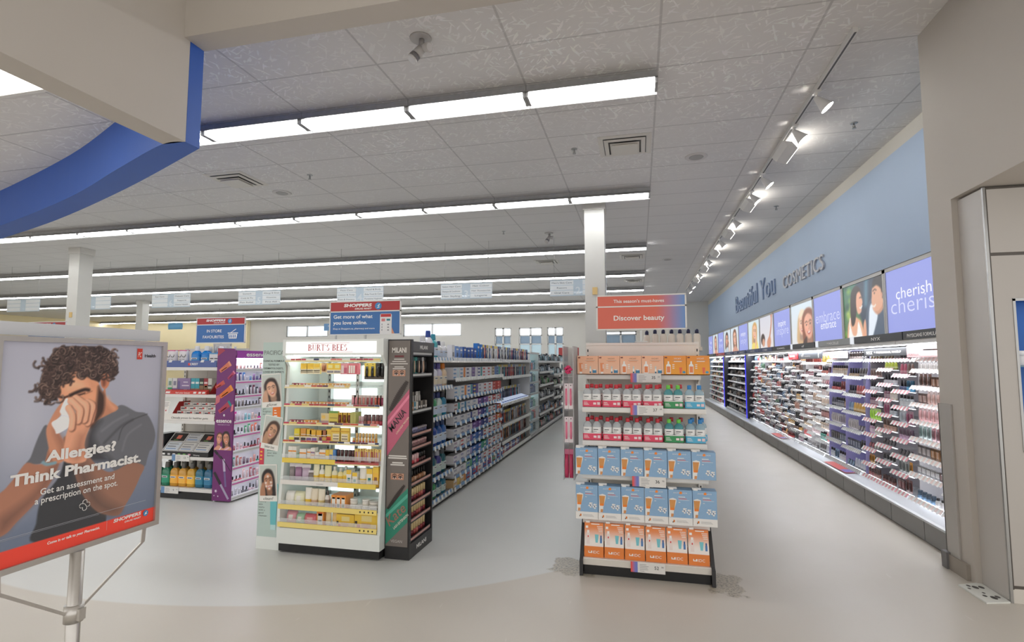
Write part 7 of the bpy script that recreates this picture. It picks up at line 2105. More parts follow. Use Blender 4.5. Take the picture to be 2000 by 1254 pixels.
T = {'torso':[(0.382,0.507),(0.345,0.639),(0.254,0.736),(0.235,0.839),(0.232,0.923),(0.585,0.962),(0.649,0.891),(0.558,0.796),(0.472,0.697),(0.422,0.544)],'shirt':[(0.558,0.391),(0.637,0.359),(0.711,0.324),(0.818,0.367),(0.897,0.384),(0.95,0.441),(0.98,0.514),(0.96,0.586),(0.941,0.6),(0.924,0.645),(0.903,0.68),(0.8,0.648),(0.689,0.671),(0.625,0.586),(0.508,0.593),(0.482,0.512),(0.509,0.439)],'chest':[(0.546,0.404),(0.585,0.398),(0.543,0.467),(0.597,0.552),(0.669,0.616),(0.489,0.59),(0.487,0.486),(0.509,0.433)],'fold1':[(0.76,0.38),(0.667,0.41),(0.588,0.451)],'fold2':[(0.798,0.411),(0.713,0.441),(0.607,0.516)],'fold3':[(0.862,0.444),(0.768,0.49),(0.736,0.57)],'seam':[(0.906,0.388),(0.798,0.411),(0.728,0.448),(0.704,0.511)],'sleeveL':[(0.254,0.389),(0.225,0.423),(0.203,0.473),(0.182,0.531),(0.163,0.555),(0.207,0.566),(0.257,0.561),(0.282,0.52),(0.309,0.488),(0.343,0.495),(0.304,0.443)],'armL':[(0.161,0.553),(0.114,0.605),(0.071,0.648),(0.03,0.691),(0.042,0.839),(0.087,0.847),(0.134,0.81),(0.22,0.745),(0.299,0.661),(0.339,0.583),(0.358,0.504),(0.281,0.495),(0.257,0.561),(0.212,0.566)],'armLd':[(0.086,0.84),(0.139,0.798),(0.225,0.731),(0.303,0.648),(0.339,0.587),(0.304,0.583),(0.242,0.667),(0.165,0.719),(0.081,0.757),(0.042,0.784),(0.047,0.84)],'armR':[(0.355,0.458),(0.4,0.571),(0.43,0.638),(0.482,0.746),(0.57,0.847),(0.655,0.892),(0.736,0.91),(0.778,0.869),(0.835,0.801),(0.877,0.732),(0.903,0.678),(0.808,0.646),(0.696,0.669),(0.632,0.664),(0.545,0.602),(0.484,0.52),(0.474,0.466)],'armRd':[(0.444,0.65),(0.496,0.753),(0.576,0.843),(0.684,0.893),(0.75,0.88),(0.642,0.814),(0.568,0.735),(0.521,0.652),(0.477,0.593)],'neck':[(0.592,0.23),(0.61,0.283),(0.691,0.339),(0.624,0.369),(0.558,0.391),(0.519,0.413),(0.528,0.342),(0.563,0.28)],'neckline':[(0.61,0.283),(0.634,0.317),(0.662,0.34)],'hairback':[(0.303,0.266),(0.234,0.245),(0.205,0.201),(0.217,0.134),(0.244,0.087),(0.269,0.041),(0.306,0.02),(0.395,0.016),(0.556,0.015),(0.618,0.041),(0.659,0.09),(0.671,0.156),(0.622,0.176),(0.593,0.154),(0.543,0.201),(0.489,0.179),(0.437,0.161),(0.393,0.146),(0.341,0.175),(0.316,0.213)],'face':[(0.292,0.232),(0.314,0.189),(0.346,0.165),(0.398,0.135),(0.449,0.152),(0.503,0.179),(0.543,0.195),(0.561,0.228),(0.582,0.261),(0.592,0.303),(0.556,0.365),(0.506,0.402),(0.432,0.406),(0.37,0.38),(0.336,0.328),(0.321,0.287)],'forelight':[(0.333,0.209),(0.388,0.165),(0.464,0.189),(0.481,0.235),(0.407,0.242),(0.348,0.25)],'cheek':[(0.464,0.255),(0.526,0.236),(0.543,0.28),(0.499,0.298),(0.466,0.28)],'beard':[(0.548,0.217),(0.566,0.239),(0.592,0.272),(0.592,0.346),(0.563,0.385),(0.521,0.429),(0.508,0.413),(0.538,0.342),(0.543,0.29),(0.545,0.253)],'ear':[(0.59,0.191),(0.583,0.197)],'brow':[(0.378,0.257),(0.418,0.243),(0.462,0.232),(0.487,0.235)],'eye':[(0.402,0.26),(0.432,0.257),(0.464,0.25)],'eye2':[(0.316,0.261),(0.339,0.266),(0.363,0.261)],'crease':[(0.464,0.255),(0.482,0.25),(0.508,0.242)],'handL':[(0.323,0.298),(0.296,0.329),(0.271,0.372),(0.255,0.413),(0.267,0.471),(0.303,0.564),(0.361,0.572),(0.366,0.497),(0.339,0.451),(0.321,0.423),(0.311,0.374),(0.331,0.347),(0.334,0.318)],'handLd':[(0.311,0.38),(0.297,0.422),(0.318,0.473),(0.358,0.536),(0.365,0.478),(0.333,0.436)],'tissue':[(0.324,0.333),(0.329,0.317),(0.348,0.277),(0.366,0.272),(0.39,0.302),(0.415,0.339),(0.412,0.355),(0.387,0.366),(0.385,0.396),(0.375,0.415),(0.318,0.437),(0.303,0.418),(0.282,0.383),(0.311,0.367),(0.334,0.351)],'tfold':[(0.334,0.351),(0.361,0.357),(0.387,0.366)],'handR':[(0.388,0.402),(0.373,0.429),(0.365,0.469),(0.366,0.574),(0.496,0.592),(0.482,0.512),(0.492,0.462),(0.514,0.413),(0.529,0.362),(0.533,0.321),(0.486,0.302),(0.427,0.344),(0.405,0.367)],'handRd':[(0.435,0.456),(0.477,0.44),(0.506,0.402),(0.492,0.473),(0.486,0.537),(0.445,0.585),(0.407,0.552)],'f1':[(0.383,0.283),(0.418,0.311),(0.442,0.337),(0.434,0.385)],'f2':[(0.41,0.272),(0.447,0.295),(0.477,0.317),(0.471,0.383)],'f3':[(0.482,0.296),(0.516,0.317),(0.506,0.361),(0.494,0.4)],'f4':[(0.513,0.309),(0.524,0.342),(0.513,0.392)],'th':[(0.371,0.316),(0.393,0.347),(0.4,0.377),(0.397,0.417)],'bracelet':[(0.25,0.563),(0.274,0.575),(0.316,0.574)],'hairtop':[(0.299,0.228),(0.314,0.189),(0.341,0.16),(0.393,0.135),(0.437,0.157),(0.489,0.173),(0.543,0.19),(0.556,0.164),(0.6,0.143),(0.649,0.154),(0.659,0.101),(0.612,0.041),(0.543,0.02),(0.402,0.019),(0.308,0.026),(0.264,0.056),(0.239,0.1),(0.227,0.148),(0.225,0.195),(0.249,0.225)],'curls':[(0.25,0.172),(0.242,0.206),(0.266,0.231),(0.227,0.225),(0.291,0.257),(0.24,0.254),(0.252,0.124),(0.277,0.09),(0.287,0.06),(0.319,0.041),(0.336,0.09),(0.38,0.049),(0.397,0.1),(0.373,0.126),(0.316,0.139),(0.44,0.038),(0.445,0.09),(0.449,0.142),(0.492,0.048),(0.509,0.1),(0.513,0.153),(0.558,0.048),(0.576,0.101),(0.565,0.143),(0.615,0.074),(0.625,0.122),(0.642,0.154),(0.341,0.175),(0.452,0.193),(0.432,0.172),(0.296,0.169),(0.225,0.124)],'redtop':0.922}
TX = {'a': ('Allergies?', 0.262, 0.562, 0.427, 0.05, 0.04), 'b': ('Think Pharmacist.', 0.086, 0.648, 0.79, 0.05, 0.04), 'c': ('Get an assessment and', 0.244, 0.713, 0.445, 0.03, 0.012), 'd': ('a prescription on the spot.', 0.218, 0.752, 0.496, 0.03, 0.012)}

p = Pic(250, 305, (150, 150, 163), (88, 98, 116))
p.ell(0.15, 0.35, 0.35, 0.4, (172, 172, 182), 0.5, 50)
p.ell(0.85, 0.25, 0.3, 0.3, (164, 163, 174), 0.5, 50)
sk, skd, skl = (190, 132, 102), (120, 78, 62), (216, 160, 128)
shirt, shd, shl = (92, 93, 98), (58, 58, 62), (120, 122, 128)
p.poly(T['torso'], (52, 53, 56), 1.5)
p.poly(T['shirt'], shirt, 1)
p.poly(T['chest'], shd, 5, 0.8)
p.line(T['fold1'], 0.012, shl, 0.5, 2)
p.line(T['fold2'], 0.016, shd, 0.6, 2)
p.line(T['fold3'], 0.010, shl, 0.5, 2)
p.line(T['seam'], 0.008, shd, 0.7, 1)
p.poly(T['sleeveL'], (88, 89, 94), 1)
p.poly(T['armL'], (150, 104, 84), 1)
p.poly(T['armLd'], (104, 74, 64), 7, 0.7)
p.poly(T['armR'], (132, 96, 80), 1)
p.poly(T['armRd'], (84, 66, 60), 9, 0.75)
p.poly(T['neck'], (170, 116, 90), 1)
p.line(T['neckline'], 0.03, (206, 150, 120), 0.5, 3)
p.poly(T['hairback'], (46, 36, 33), 1.5)
p.poly(T['face'], sk, 1)
p.poly(T['forelight'], skl, 6, 0.6)
p.poly(T['cheek'], (206, 146, 112), 5, 0.6)
p.poly(T['beard'], (58, 42, 36), 3)
p.ell(*T['ear'][0], 0.030, 0.052, (176, 112, 84), 1, 1)
p.ell(*T['ear'][1], 0.014, 0.030, (110, 66, 52), 0.8, 2)
p.line(T['brow'], 0.022, (46, 34, 30), 0.9, 1.5)
p.line(T['eye'], 0.009, (50, 32, 28), 0.9, 1)
p.line(T['eye2'], 0.012, (60, 40, 34), 0.9, 1)
p.line(T['crease'], 0.006, (130, 84, 66), 0.7, 1)
p.poly(T['handL'], (176, 122, 96), 1)
p.poly(T['handLd'], (126, 84, 68), 5, 0.6)
p.poly(T['tissue'], (214, 214, 220), 0.8)
p.line(T['tfold'], 0.006, (176, 176, 184), 0.8, 1)
p.poly(T['handR'], (196, 140, 112), 1)
p.poly(T['handRd'], (150, 102, 82), 6, 0.6)
for k, w in (('f4', 0.036), ('f3', 0.040), ('f2', 0.042), ('f1', 0.040), ('th', 0.036)):
    p.line([(x + 0.006, y_ + 0.004) for x, y_ in T[k]], w * 1.1, (112, 72, 58), 0.9, 1.5)
    p.line(T[k], w, (204, 148, 120), 1, 1)
    p.line([(x - 0.004, y_ - 0.004) for x, y_ in T[k]], w * 0.35, (222, 170, 142), 0.6, 2)
p.line(T['bracelet'], 0.02, (110, 140, 150), 0.8, 1)
hr = random.Random(12)
p.poly(T['hairtop'], (48, 38, 35), 2)
hp = T['curls']
for i in range(420):
    bx, by = hp[hr.randrange(len(hp) if i % 3 else len(hp) - 2)]
    bx += hr.gauss(0, 0.022)
    by += hr.gauss(0, 0.018)
    if by < 0.03 or (0.40 < bx < 0.57 and by > 0.165):
        continue
    r_ = hr.uniform(0.012, 0.03)
    a0 = hr.random() * 6.28
    sg = hr.choice((-1, 1))
    n_ = hr.randrange(4, 7)
    pts = [(bx + r_ * math.cos(a0 + sg * j * 0.75) * (1 - j * 0.1), by + r_ * 0.82 * math.sin(a0 + sg * j * 0.75) * (1 - j * 0.1)) for j in range(n_)]
    p.line(pts, hr.uniform(0.008, 0.015), hr.choice(((34, 27, 26), (44, 34, 32), (60, 46, 42))), 0.8, 1.2)
    p.line([(x - 0.003, y_ - 0.004) for x, y_ in pts], hr.uniform(0.003, 0.006), hr.choice(((92, 72, 64), (118, 94, 82), (142, 116, 102), (78, 60, 54), (160, 134, 120))), 0.75, 0.9)
RB = T['redtop']
p.a = p.a * 1.0
p.poly([(-0.02, RB), (1.02, RB), (1.02, 1.02), (-0.02, 1.02)], (198, 60, 46), 0.7, 1, False)
p.a = np.clip(p.a * 1.26 + 4, 0, 255)
obj('poster', p.mesh('poster', (-0.002, Y0, Z0), (0, Y1 - Y0, 0), (0, 0, Z1 - Z0)), ps)
b = MB()
W_, H_ = Y1 - Y0, Z1 - Z0
def ptext(t, s, v, size, w, al='l', bold=0.0, mt=None, shear=0.0):
    b.text(t, size, (0.0005, Y0 + s * W_, Z1 - v * H_), mt or ink_w, (0, 1, 0), (0, 0, 1), al, bold=bold, w=w * W_, shear=shear)
for key in TX:
    t_, s_, v_, w_, sz, bo = TX[key]
    ptext(t_, s_, v_, sz, w_, 'l', bo)
def rect(s0, v0, s1, v1, mt, o=0.0004):
    b.quad((o, Y0 + s0 * W_, Z1 - v1 * H_), (o, Y0 + s1 * W_, Z1 - v1 * H_), (o, Y0 + s1 * W_, Z1 - v0 * H_), (o, Y0 + s0 * W_, Z1 - v0 * H_), mt)
q_, w_ = 0.019, 0.0075
cross = [(-w_, w_), (-w_, q_ - 0.004), (-w_ * 0.4, q_), (w_ * 0.4, q_), (w_, q_ - 0.004), (w_, w_), (q_ - 0.004, w_), (q_, w_ * 0.4), (q_, -w_ * 0.4), (q_ - 0.004, -w_), (w_, -w_), (w_, -q_ + 0.004), (w_ * 0.4, -q_), (-w_ * 0.4, -q_), (-w_, -q_ + 0.004), (-w_, -w_), (-q_ + 0.004, -w_), (-q_, -w_ * 0.4), (-q_, w_ * 0.4), (-q_ + 0.004, w_), (-w_, w_), (0.0, 0.004), (w_, -w_)]
b.tube([(0.0008, Y0 + 0.505 * W_ + c_, Z1 - 0.812 * H_ + d_) for c_, d_ in cross], 0.0011, ink_w, 5)
rect(0.05, 0.872, 0.93, 0.8735, P((196, 198, 204)))
rect(0.05, 0.878, 0.60, 0.8795, P((170, 172, 180)))
rect(0.655, 0.925, 0.6575, 0.972, P((226, 170, 160)))
rr = 0.012
b.ngon([(0.0008, Y0 + 0.935 * W_ + rr * math.cos(a * PI / 8), Z1 - 0.945 * H_ + rr * math.sin(a * PI / 8)) for a in range(16)], P((64, 140, 196)))
b.ngon([(0.0013, Y0 + 0.935 * W_ + dy, Z1 - 0.945 * H_ + dz) for dy, dz in ((-0.006, -0.006), (0.007, -0.003), (0.002, 0.0), (0.007, 0.008), (-0.003, 0.002))], ink_w)
ptext('SHOPPERS', 0.70, 0.945, 0.017, 0.20, 'l', 0.04, None, 0.15)
ptext('DRUG MART', 0.78, 0.963, 0.009, 0.12, 'l', 0.03, None, 0.15)
ptext('Come in or talk to your Pharmacist.', 0.30, 0.953, 0.013, 0.31, 'l', 0.03, None, 0.1)
obj('poster_lettering', b, ps)
b = MB()
ptext('Health', 0.865, 0.066, 0.018, 0.085, 'l', 0.02, ink)
rect(0.805, 0.018, 0.845, 0.078, P((214, 66, 50)))
ptext('PC', 0.812, 0.066, 0.03, 0.028, 'l', 0.0, None, 0.3)
obj('corner_logo', b, ps, label='red square logo with a dark word')

# ================================================================ signs over the end gondolas
def logo(m, x, y, z, r):
    m.ngon([(x + r * math.cos(a * PI / 8), y, z + r * math.sin(a * PI / 8)) for a in range(16)], P((64, 140, 196)))
    m.line = None
    m.ngon([(x - r * 0.5, y - 0.0006, z - r * 0.55), (x + r * 0.5, y - 0.0006, z - r * 0.35), (x + r * 0.1, y - 0.0006, z - r * 0.1)], ink_w)
    m.ngon([(x - r * 0.35, y - 0.0006, z), (x + r * 0.5, y - 0.0006, z + r * 0.7), (x + r * 0.25, y - 0.0006, z + r * 0.05)], ink_w)
redp, bluep = mat('sign_red', (176, 50, 52), 0.4, noise=0.03), mat('sign_blue', (58, 110, 170), 0.4, noise=0.03)
def red_head(t, c, b, w, label='red header panel'):
    m = MB().box(-w / 2, -0.011, c, w / 2, -0.003, b, redp)
    k = (b - c)
    m.text('SHOPPERS', k * 0.42, (0.07, -0.0125, c + k * 0.48), ink_w, al='r', bold=0.045, shear=0.12, w=w * 0.40)
    m.text('DRUG MART', k * 0.22, (0.07, -0.0125, c + k * 0.2), ink_w, al='r', bold=0.03, shear=0.12, w=w * 0.24)
    logo(m, 0.135, -0.0125, c + k * 0.5, k * 0.36)
    obj('header_panel', m, t, label=label)
def b_online(t, a, c, b, w):
    red_head(t, c, b, w)
    m = MB().box(-w / 2, -0.011, a, w / 2, -0.003, c, bluep)
    m.text('Get more of what', 0.047, (-0.315, -0.0125, c - 0.062), ink_w, bold=0.015, w=0.395)
    m.text('you love online.', 0.047, (-0.318, -0.0125, c - 0.117), ink_w, bold=0.015, w=0.345)
    m.text('Shop at Shoppers.ca, pharmacy and more', 0.021, (-0.318, -0.0125, c - 0.163), ink_w, bold=0.01, w=0.42)
    m.ngon([(0.16, -0.0125, a), (0.30, -0.0125, a), (0.27, -0.0125, a + 0.06), (0.15, -0.0125, a + 0.03)], P((214, 150, 120)))
    m.prism([(0.155, a), (0.27, a), (0.27, a + 0.175), (0.262, a + 0.185), (0.163, a + 0.185), (0.155, a + 0.175)], 'y', -0.0142, -0.013, P((230, 228, 226)))
    m.rf(0.162, a + 0.155, 0.263, a + 0.182, -0.015, P((190, 50, 52)))
    m.rf(0.17, a + 0.115, 0.205, a + 0.14, -0.015, P((206, 120, 120)))
    m.rf(0.22, a + 0.12, 0.255, a + 0.138, -0.015, P((40, 130, 140)))
    for q in range(3):
        m.rf(0.172, a + 0.03 + q * 0.025, 0.18, a + 0.045 + q * 0.025, -0.015, inkg)
        m.rf(0.228, a + 0.03 + q * 0.025, 0.245, a + 0.042 + q * 0.025, -0.015, inkg)
    obj('main_panel', m, t, label='blue panel with white words and a phone picture')
top_sign('shelf_sign', 'red and blue sign about shopping online above the lit white cabinet', -2.425, 4.40, 1.785, 1.995, 2.087, 0.705, b_online, 1.7185)
def b_store(t, a, c, b, w):
    red_head(t, c, b, w)
    m = MB().box(-w / 2, -0.011, a, w / 2, -0.003, c, bluep)
    m.text('IN STORE', 0.05, (-0.09, -0.0125, c - 0.095), ink_w, al='c', bold=0.015, w=0.22)
    m.text('FAVOURITES', 0.05, (-0.10, -0.0125, c - 0.17), ink_w, al='c', bold=0.015, w=0.31)
    m.ngon([(0.13, -0.0125, a + 0.05), (0.24, -0.0125, a + 0.05), (0.25, -0.0125, a + 0.105), (0.12, -0.0125, a + 0.105)], ink_w)
    m.rf(0.11, a + 0.112, 0.26, a + 0.124, -0.0125, ink_w)
    m.ngon([(0.15, -0.0125, a + 0.124), (0.165, -0.0125, a + 0.124), (0.235, -0.0125, a + 0.165), (0.225, -0.0125, a + 0.17)], ink_w)
    for q in range(4):
        m.rf(0.14 + q * 0.025, a + 0.06, 0.152 + q * 0.025, a + 0.095, -0.0132, bluep)
    obj('main_panel', m, t, label='blue panel with white words and a basket')
top_sign('shelf_sign', 'red and blue sign with white basket picture above the plain white end gondola', -5.06, 5.60, 1.775, 2.0, 2.085, 0.71, b_store, 1.70)
def b_far(t, a, c, b, w):
    red_head(t, c, b, w)
    obj('main_panel', MB().box(-w / 2, -0.011, a, w / 2, -0.003, c, bluep), t)
top_sign('shelf_sign', 'partly hidden red topped sign beyond the pharmacy poster stand', -8.5, 6.05, 1.80, 2.03, 2.125, 0.71, b_far, 1.70)
fe = thing('gondola_end', 'distant white end gondola hidden behind the pharmacy poster stand', 'display shelf', (-8.5, 5.8, 0))
obj('back_panel', MB().box(-0.44, 0.0, 0.0, 0.44, 0.48, 1.70, white2), fe)
obj('shelf', MB().box(-0.44, -0.3, 0.4, 0.44, 0.0, 0.43, white).box(-0.44, -0.3, 0.9, 0.44, 0.0, 0.93, white), fe)
sm = obj('aisle_flag', MB().box(0, 0, 0, 0.62, 0.02, 0.16, P((104, 146, 186))).text('HAIR CARE', 0.05, (0.31, -0.002, 0.09), ink_w, al='c', w=0.4).text('STYLING', 0.04, (0.31, -0.002, 0.03), ink_w, al='c', w=0.3).box(0.29, 0.002, -2.259, 0.33, 0.018, 0.0, alu), None, (-7.05, 10.9, 2.26))
tag(sm, 'small pale blue category flag far behind the online shopping sign', 'sign')

# hanging aisle signs
frost = mat('sign_frost', (206, 222, 232), 0.35, alpha=0.9)
strip_w = mat('sign_strip', (238, 242, 242), 0.4)
num_m = mat('sign_number', (226, 234, 238), 0.4)
def aisle_sign(x, yy, num, words, label, blank=False):
    t = thing('aisle_sign', label, 'hanging sign', (x, yy, CEIL - 0.001), 0, 'hanging aisle signs')
    zt, h, w = 3.25 - CEIL, 0.34, 1.17
    obj('panel', MB().box(-w / 2, -0.004, zt - h, w / 2, 0.004, zt, frost), t)
    m = MB()
    for c in (-1, 1):
        for r_ in range(3):
            m = MB()
            zc = zt - 0.025 - r_ * 0.105
            x0 = -w / 2 + 0.005 if c < 0 else 0.095
            m.box(x0, -0.009, zc - 0.085, x0 + 0.485, -0.005, zc + 0.008, strip_w)
            tx = words[(c > 0) * 3 + r_]
            if tx:
                m.text(tx, 0.05, (x0 + 0.2425, -0.010, zc - 0.055), P((90, 104, 110)), al='c', w=min(0.42, 0.034 * len(tx)))
            obj('category_strip', m, t)
    if num:
        obj('number', MB().text(num, 0.22, (0.0, -0.0065, zt - h + 0.03), num_m, al='c', bold=0.02), t)
    for sx in (-0.5, 0.5):
        obj('wire', MB().tube([(sx, 0, zt), (sx, 0, 0)], 0.003, alu, 5), t)
aisle_sign(-1.20, 10.95, '2', ("Men's Skin Care", 'Razors', 'Oral Care', 'Shaving', 'Brushes', 'Floss'), 'frosted hanging aisle sign numbered 2 partly behind the square column')
aisle_sign(-3.63, 10.95, '3', ('Salon Hair Care', 'Shampoo & Conditioner', 'Hair Styling', 'Hair Colour', 'Hair Accessories', 'Lingerie'), 'frosted hanging aisle sign numbered 3')
aisle_sign(-6.18, 10.95, '4', ('Face Care', 'Lotion & Soap', 'Foot & Hosiery', 'Hand & Body', 'Baby Food & Care', 'Feminine Hygiene'), 'frosted hanging aisle sign numbered 4 above the online shopping sign')
aisle_sign(-8.85, 10.95, '5', ('Stomach', 'Cold & Flu', 'Pain Relief', 'Allergy & Sinus', 'Vitamins', 'First Aid'), 'frosted hanging aisle sign numbered 5')
aisle_sign(-11.42, 10.95, '6', ('Eye Care', '', '', 'Diabetic Care', 'Supports', 'Home Health'), 'frosted hanging aisle sign numbered 6 beside the thick column')
aisle_sign(-13.9, 10.95, '', ('', '', '', '', '', ''), 'frosted hanging aisle sign half hidden by the thick column')
aisle_sign(-16.3, 10.95, '', ('', '', '', '', '', ''), 'frosted hanging aisle sign at the far side beyond the thick column')
for x in (-22.6, -20.0):
    tag(obj('ceiling_disc', MB().loft([(0.42, 0.03, 0), (0.45, 0.035, 0.16), (0.42, 0.03, 0.32)], P((110, 170, 210)), 14, 3).tube([(0, 0, 0.3), (0, 0, 0.97)], 0.01, alu, 5), None, (x, 22.0, CEIL - 0.975)), 'pale blue hanging department flag far back near the yellow wall, ' + ('nearer the thick column' if x < -21 else 'nearer the windows'), 'hanging sign')

# ceiling furniture
def diffuser4():
    b = MB()
    for r_, z in ((0.30, -0.002), (0.24, -0.02), (0.17, -0.038)):
        for q in range(4):
            a = q * PI / 2
            R = Matrix.Rotation(a, 4, 'Z')
            m = [(-r_, -r_, z), (r_, -r_, z), (r_ - 0.05, -r_ + 0.05, z + 0.02 - 0.028), (-r_ + 0.05, -r_ + 0.05, z - 0.008)]
            b.add([tuple(R @ Vector(v)) for v in m], [(0, 1, 2, 3)], white2)
            b.add([tuple(R @ Vector((v[0], v[1], v[2] + 0.001))) for v in m], [(3, 2, 1, 0)], white2)
    b.box(-0.31, -0.31, -0.002, 0.31, 0.31, -0.0005, white2)
    dk = MB()
    dk.box(-0.27, -0.27, -0.004, 0.27, 0.27, -0.0022, P((96, 94, 92)))
    pl_ = MB().box(-0.15, -0.15, -0.062, 0.15, 0.15, -0.052, white2).tube([(0, 0, -0.052), (0, 0, -0.004)], 0.02, alu, 6)
    return [('ceiling_vent', b, None), ('vent_throat', dk, 0), ('vent_plate', pl_, 0)]
for x, yy, lb in ((-0.12, 6.42, 'square white ceiling vent near the cosmetics end of the second lamp row'), (-5.6, 6.38, 'square white ceiling vent above the plain white end gondola'), (-2.3, 13.6, 'square white ceiling vent between the third and fourth lamp rows'), (-0.12, 13.4, 'square white ceiling vent just behind the end of the third lamp row'), (-0.12, 17.4, 'square white ceiling vent just behind the end of the fourth lamp row')):
    place('vent', diffuser4, (x, yy, CEIL - 0.001), 0.0, lb, 'vent')
def speaker():
    r_ = MB().loft([(0.13, 0.13, -0.010), (0.14, 0.14, -0.003), (0.14, 0.14, 0.0)], P((206, 202, 198)), 20)
    g_ = MB().loft([(0.085, 0.085, -0.014), (0.09, 0.09, -0.0102)], P((160, 157, 154)), 18)
    return [('ceiling_speaker', r_, None), ('speaker_mesh', g_, 0)]
for x, yy, lb in ((0.76, 7.0, 'round white ceiling speaker between the lamp rows and the spotlight track'), (-5.35, 7.04, 'round white ceiling speaker above the plain white end gondola'), (0.76, 14.0, 'distant round ceiling speaker beside the spotlight track')):
    place('speaker', speaker, (x, yy, CEIL - 0.001), 0.0, lb, 'speaker')
def sprinkler():
    b = MB().loft([(0.035, 0.035, -0.006), (0.04, 0.04, 0.0)], alu, 12).tube([(0, 0, -0.005), (0, 0, -0.05)], 0.008, alu, 6)
    d = MB().loft([(0.022, 0.022, -0.062), (0.022, 0.022, -0.058)], alu, 10).tube([(-0.012, 0, -0.03), (-0.012, 0, -0.06)], 0.003, alu, 4).tube([(0.012, 0, -0.03), (0.012, 0, -0.06)], 0.003, alu, 4)
    return [('sprinkler', b, None), ('deflector', d, 0)]
for x, yy, lb in ((-0.73, 6.39, 'small ceiling sprinkler beside the nearer right vent'), (-4.46, 6.45, 'small ceiling sprinkler beside the far vent'), (2.35, 6.39, 'small ceiling sprinkler between the track and the blue wall'), (2.3, 9.6, 'second ceiling sprinkler between the track and the blue wall'), (-2.6, 10.2, 'small ceiling sprinkler between second and third lamp rows')):
    place('sprinkler', sprinkler, (x, yy, CEIL - 0.001), 0.0, lb, 'sprinkler')
def twinspot():
    b = MB().loft([(0.085, 0.085, -0.012), (0.09, 0.09, 0.0)], P((186, 182, 178)), 18).tube([(0.01, 0, -0.01), (0.01, 0, -0.10)], 0.022, P((170, 166, 162)), 10)
    a = MB().tube([(0.01, 0, -0.09), (-0.03, -0.02, -0.15)], [0.036, 0.042], P((190, 186, 182)), 12).tube([(-0.031, -0.021, -0.151), (-0.05, -0.03, -0.178)], [0.042, 0.044], P((120, 116, 118)), 12).tube([(-0.051, -0.03, -0.179), (-0.062, -0.036, -0.196)], [0.044, 0.044], P((206, 202, 198)), 12)
    c = MB().tube([(0.02, 0, -0.085), (0.085, -0.02, -0.10)], [0.03, 0.04], P((196, 192, 188)), 12).tube([(0.0855, -0.02, -0.1002), (0.088, -0.021, -0.101)], [0.032, 0.03], P((214, 212, 210)), 12)
    return [('emergency_light', b, None), ('lamp_head', a, 0), ('lamp_head', c, 0)]
place('twin', twinspot, (-1.68, 3.85, CEIL - 0.001), 0.0, 'small grey twin headed emergency light on the ceiling just past the entrance beam', 'emergency light')
place('twin', twinspot, (-1.74, 10.55, CEIL - 0.001), 0.4, 'distant twin headed emergency light between the second and third lamp rows', 'emergency light')

# ================================================================ white panelled cabinet at the right
wc = thing('wall_cabinet', 'tall white panelled cabinet with metal corner strip and a blue lit niche', 'cabinet', (2.28, 4.16, 0))
cw = mat('cabinet_panel', (190, 185, 179), 0.38, noise=0.015, nscale=2)
gapm = P((92, 86, 80))
obj('side', MB().box(0.0, 0.015, 0.0, 0.02, 0.2895, 2.705, cw), wc)
b = MB().box(0.0, 0.0, 0.0, 0.016, 0.015, 2.71, alu).box(0.018, 0.0, 0.085, 0.0225, 0.012, 2.71, gapm)
obj('corner_strip', b, wc, label='metal corner strip')
b = MB().box(0.022, 0.0, 0.11, 0.125, 0.02, 2.240, cw).box(0.125, 0.0, 1.95, 1.2, 0.02, 2.240, cw).box(0.125, 0.0, 0.11, 1.2, 0.02, 0.95, cw)
obj('lower_panel', b, wc)
obj('upper_panel', MB().box(0.022, 0.0, 2.262, 1.2, 0.02, 2.695, cw), wc)
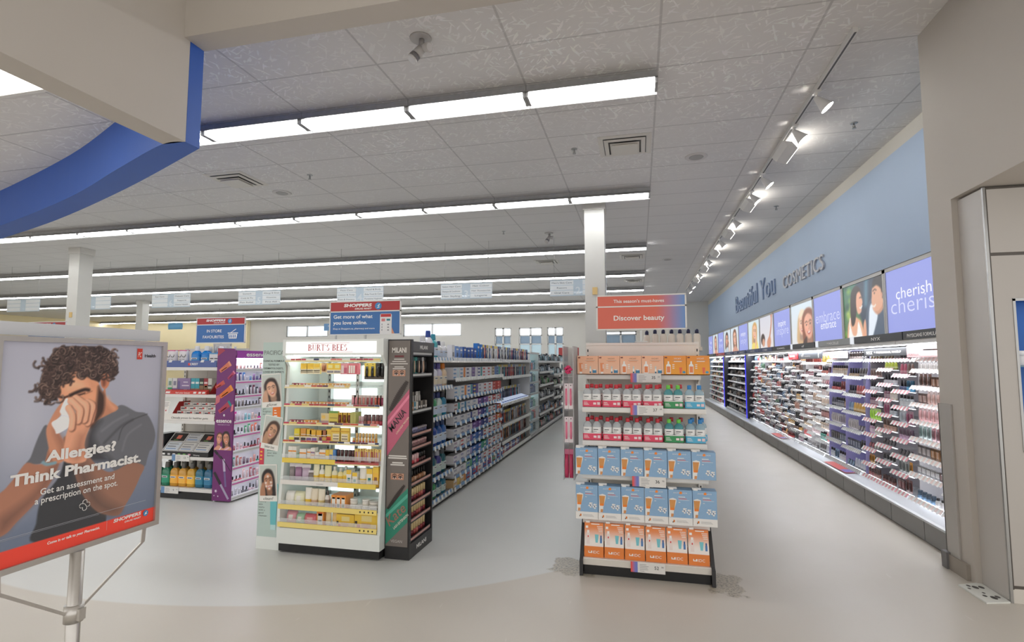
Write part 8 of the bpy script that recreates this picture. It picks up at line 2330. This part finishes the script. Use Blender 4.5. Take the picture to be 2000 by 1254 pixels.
obj('seam', MB().box(0.016, 0.008, 2.2405, 1.2, 0.02, 2.2615, gapm).box(0.016, 0.006, 2.6955, 1.2, 0.02, 2.71, gapm), wc)
obj('kick', MB().box(0.016, 0.004, 0.0, 1.2, 0.02, 0.088, white2).box(0.018, 0.010, 0.088, 1.2, 0.02, 0.11, gapm), wc)
b = MB()
for q in ((0.125, 0.95, 0.140, 1.95), (0.125, 1.935, 1.2, 1.952)):
    b.box(q[0], -0.004, q[1], q[2], 0.02, q[3], alu)
obj('niche_frame', b, wc)
nb = mat('niche_blue', (16, 96, 176), 0.4)
b = MB().box(0.14, 0.25, 0.95, 1.2, 0.26, 1.95, nb).box(0.125, 0.02, 0.95, 0.135, 0.25, 1.95, nb).box(0.125, 0.02, 0.94, 1.2, 0.25, 0.95, nb).box(0.125, 0.02, 1.95, 1.2, 0.25, 1.96, nb)
obj('niche_back', b, wc, label='blue niche lining')
obj('niche_light', MB().box(0.2, 0.04, 1.940, 1.1, 0.07, 1.946, GLOW((236, 244, 255), 5.0)), wc)
obj('niche_shelf', MB().box(0.136, 0.02, 1.50, 1.2, 0.245, 1.508, mat('shelf_glass', (150, 190, 196), 0.05, alpha=0.45)), wc)
tag(obj('medicine_pot', g_jar(0.075, 0.10, (230, 228, 228), (240, 240, 240)), None, (2.28 + 0.20, 4.16 + 0.12, 1.509)), 'white pot with red mark on the glass shelf of the blue niche', 'pot')
fpl = thing('floor_plate', 'white metal floor plate with holes lying beside the white cabinet', 'floor plate', (2.19, 4.27, 0.0))
b = MB().prism([(-0.085, 0.12), (-0.07, -0.16), (0.085, -0.115), (0.085, 0.20)], 'z', 0.0005, 0.010, P((226, 228, 222)))
for hx, hy, r_ in ((-0.03, 0.11, 0.012), (0.0, 0.09, 0.018), (0.04, 0.10, 0.016), (-0.02, -0.05, 0.012), (0.02, -0.07, 0.018), (0.05, -0.05, 0.014), (-0.05, 0.06, 0.009), (0.0, 0.0, 0.009)):
    b.ngon([(hx + r_ * math.cos(a * PI / 5), hy + r_ * 1.5 * math.sin(a * PI / 5), 0.0106) for a in range(10)], P((70, 68, 66)))
obj('plate', b, fpl)
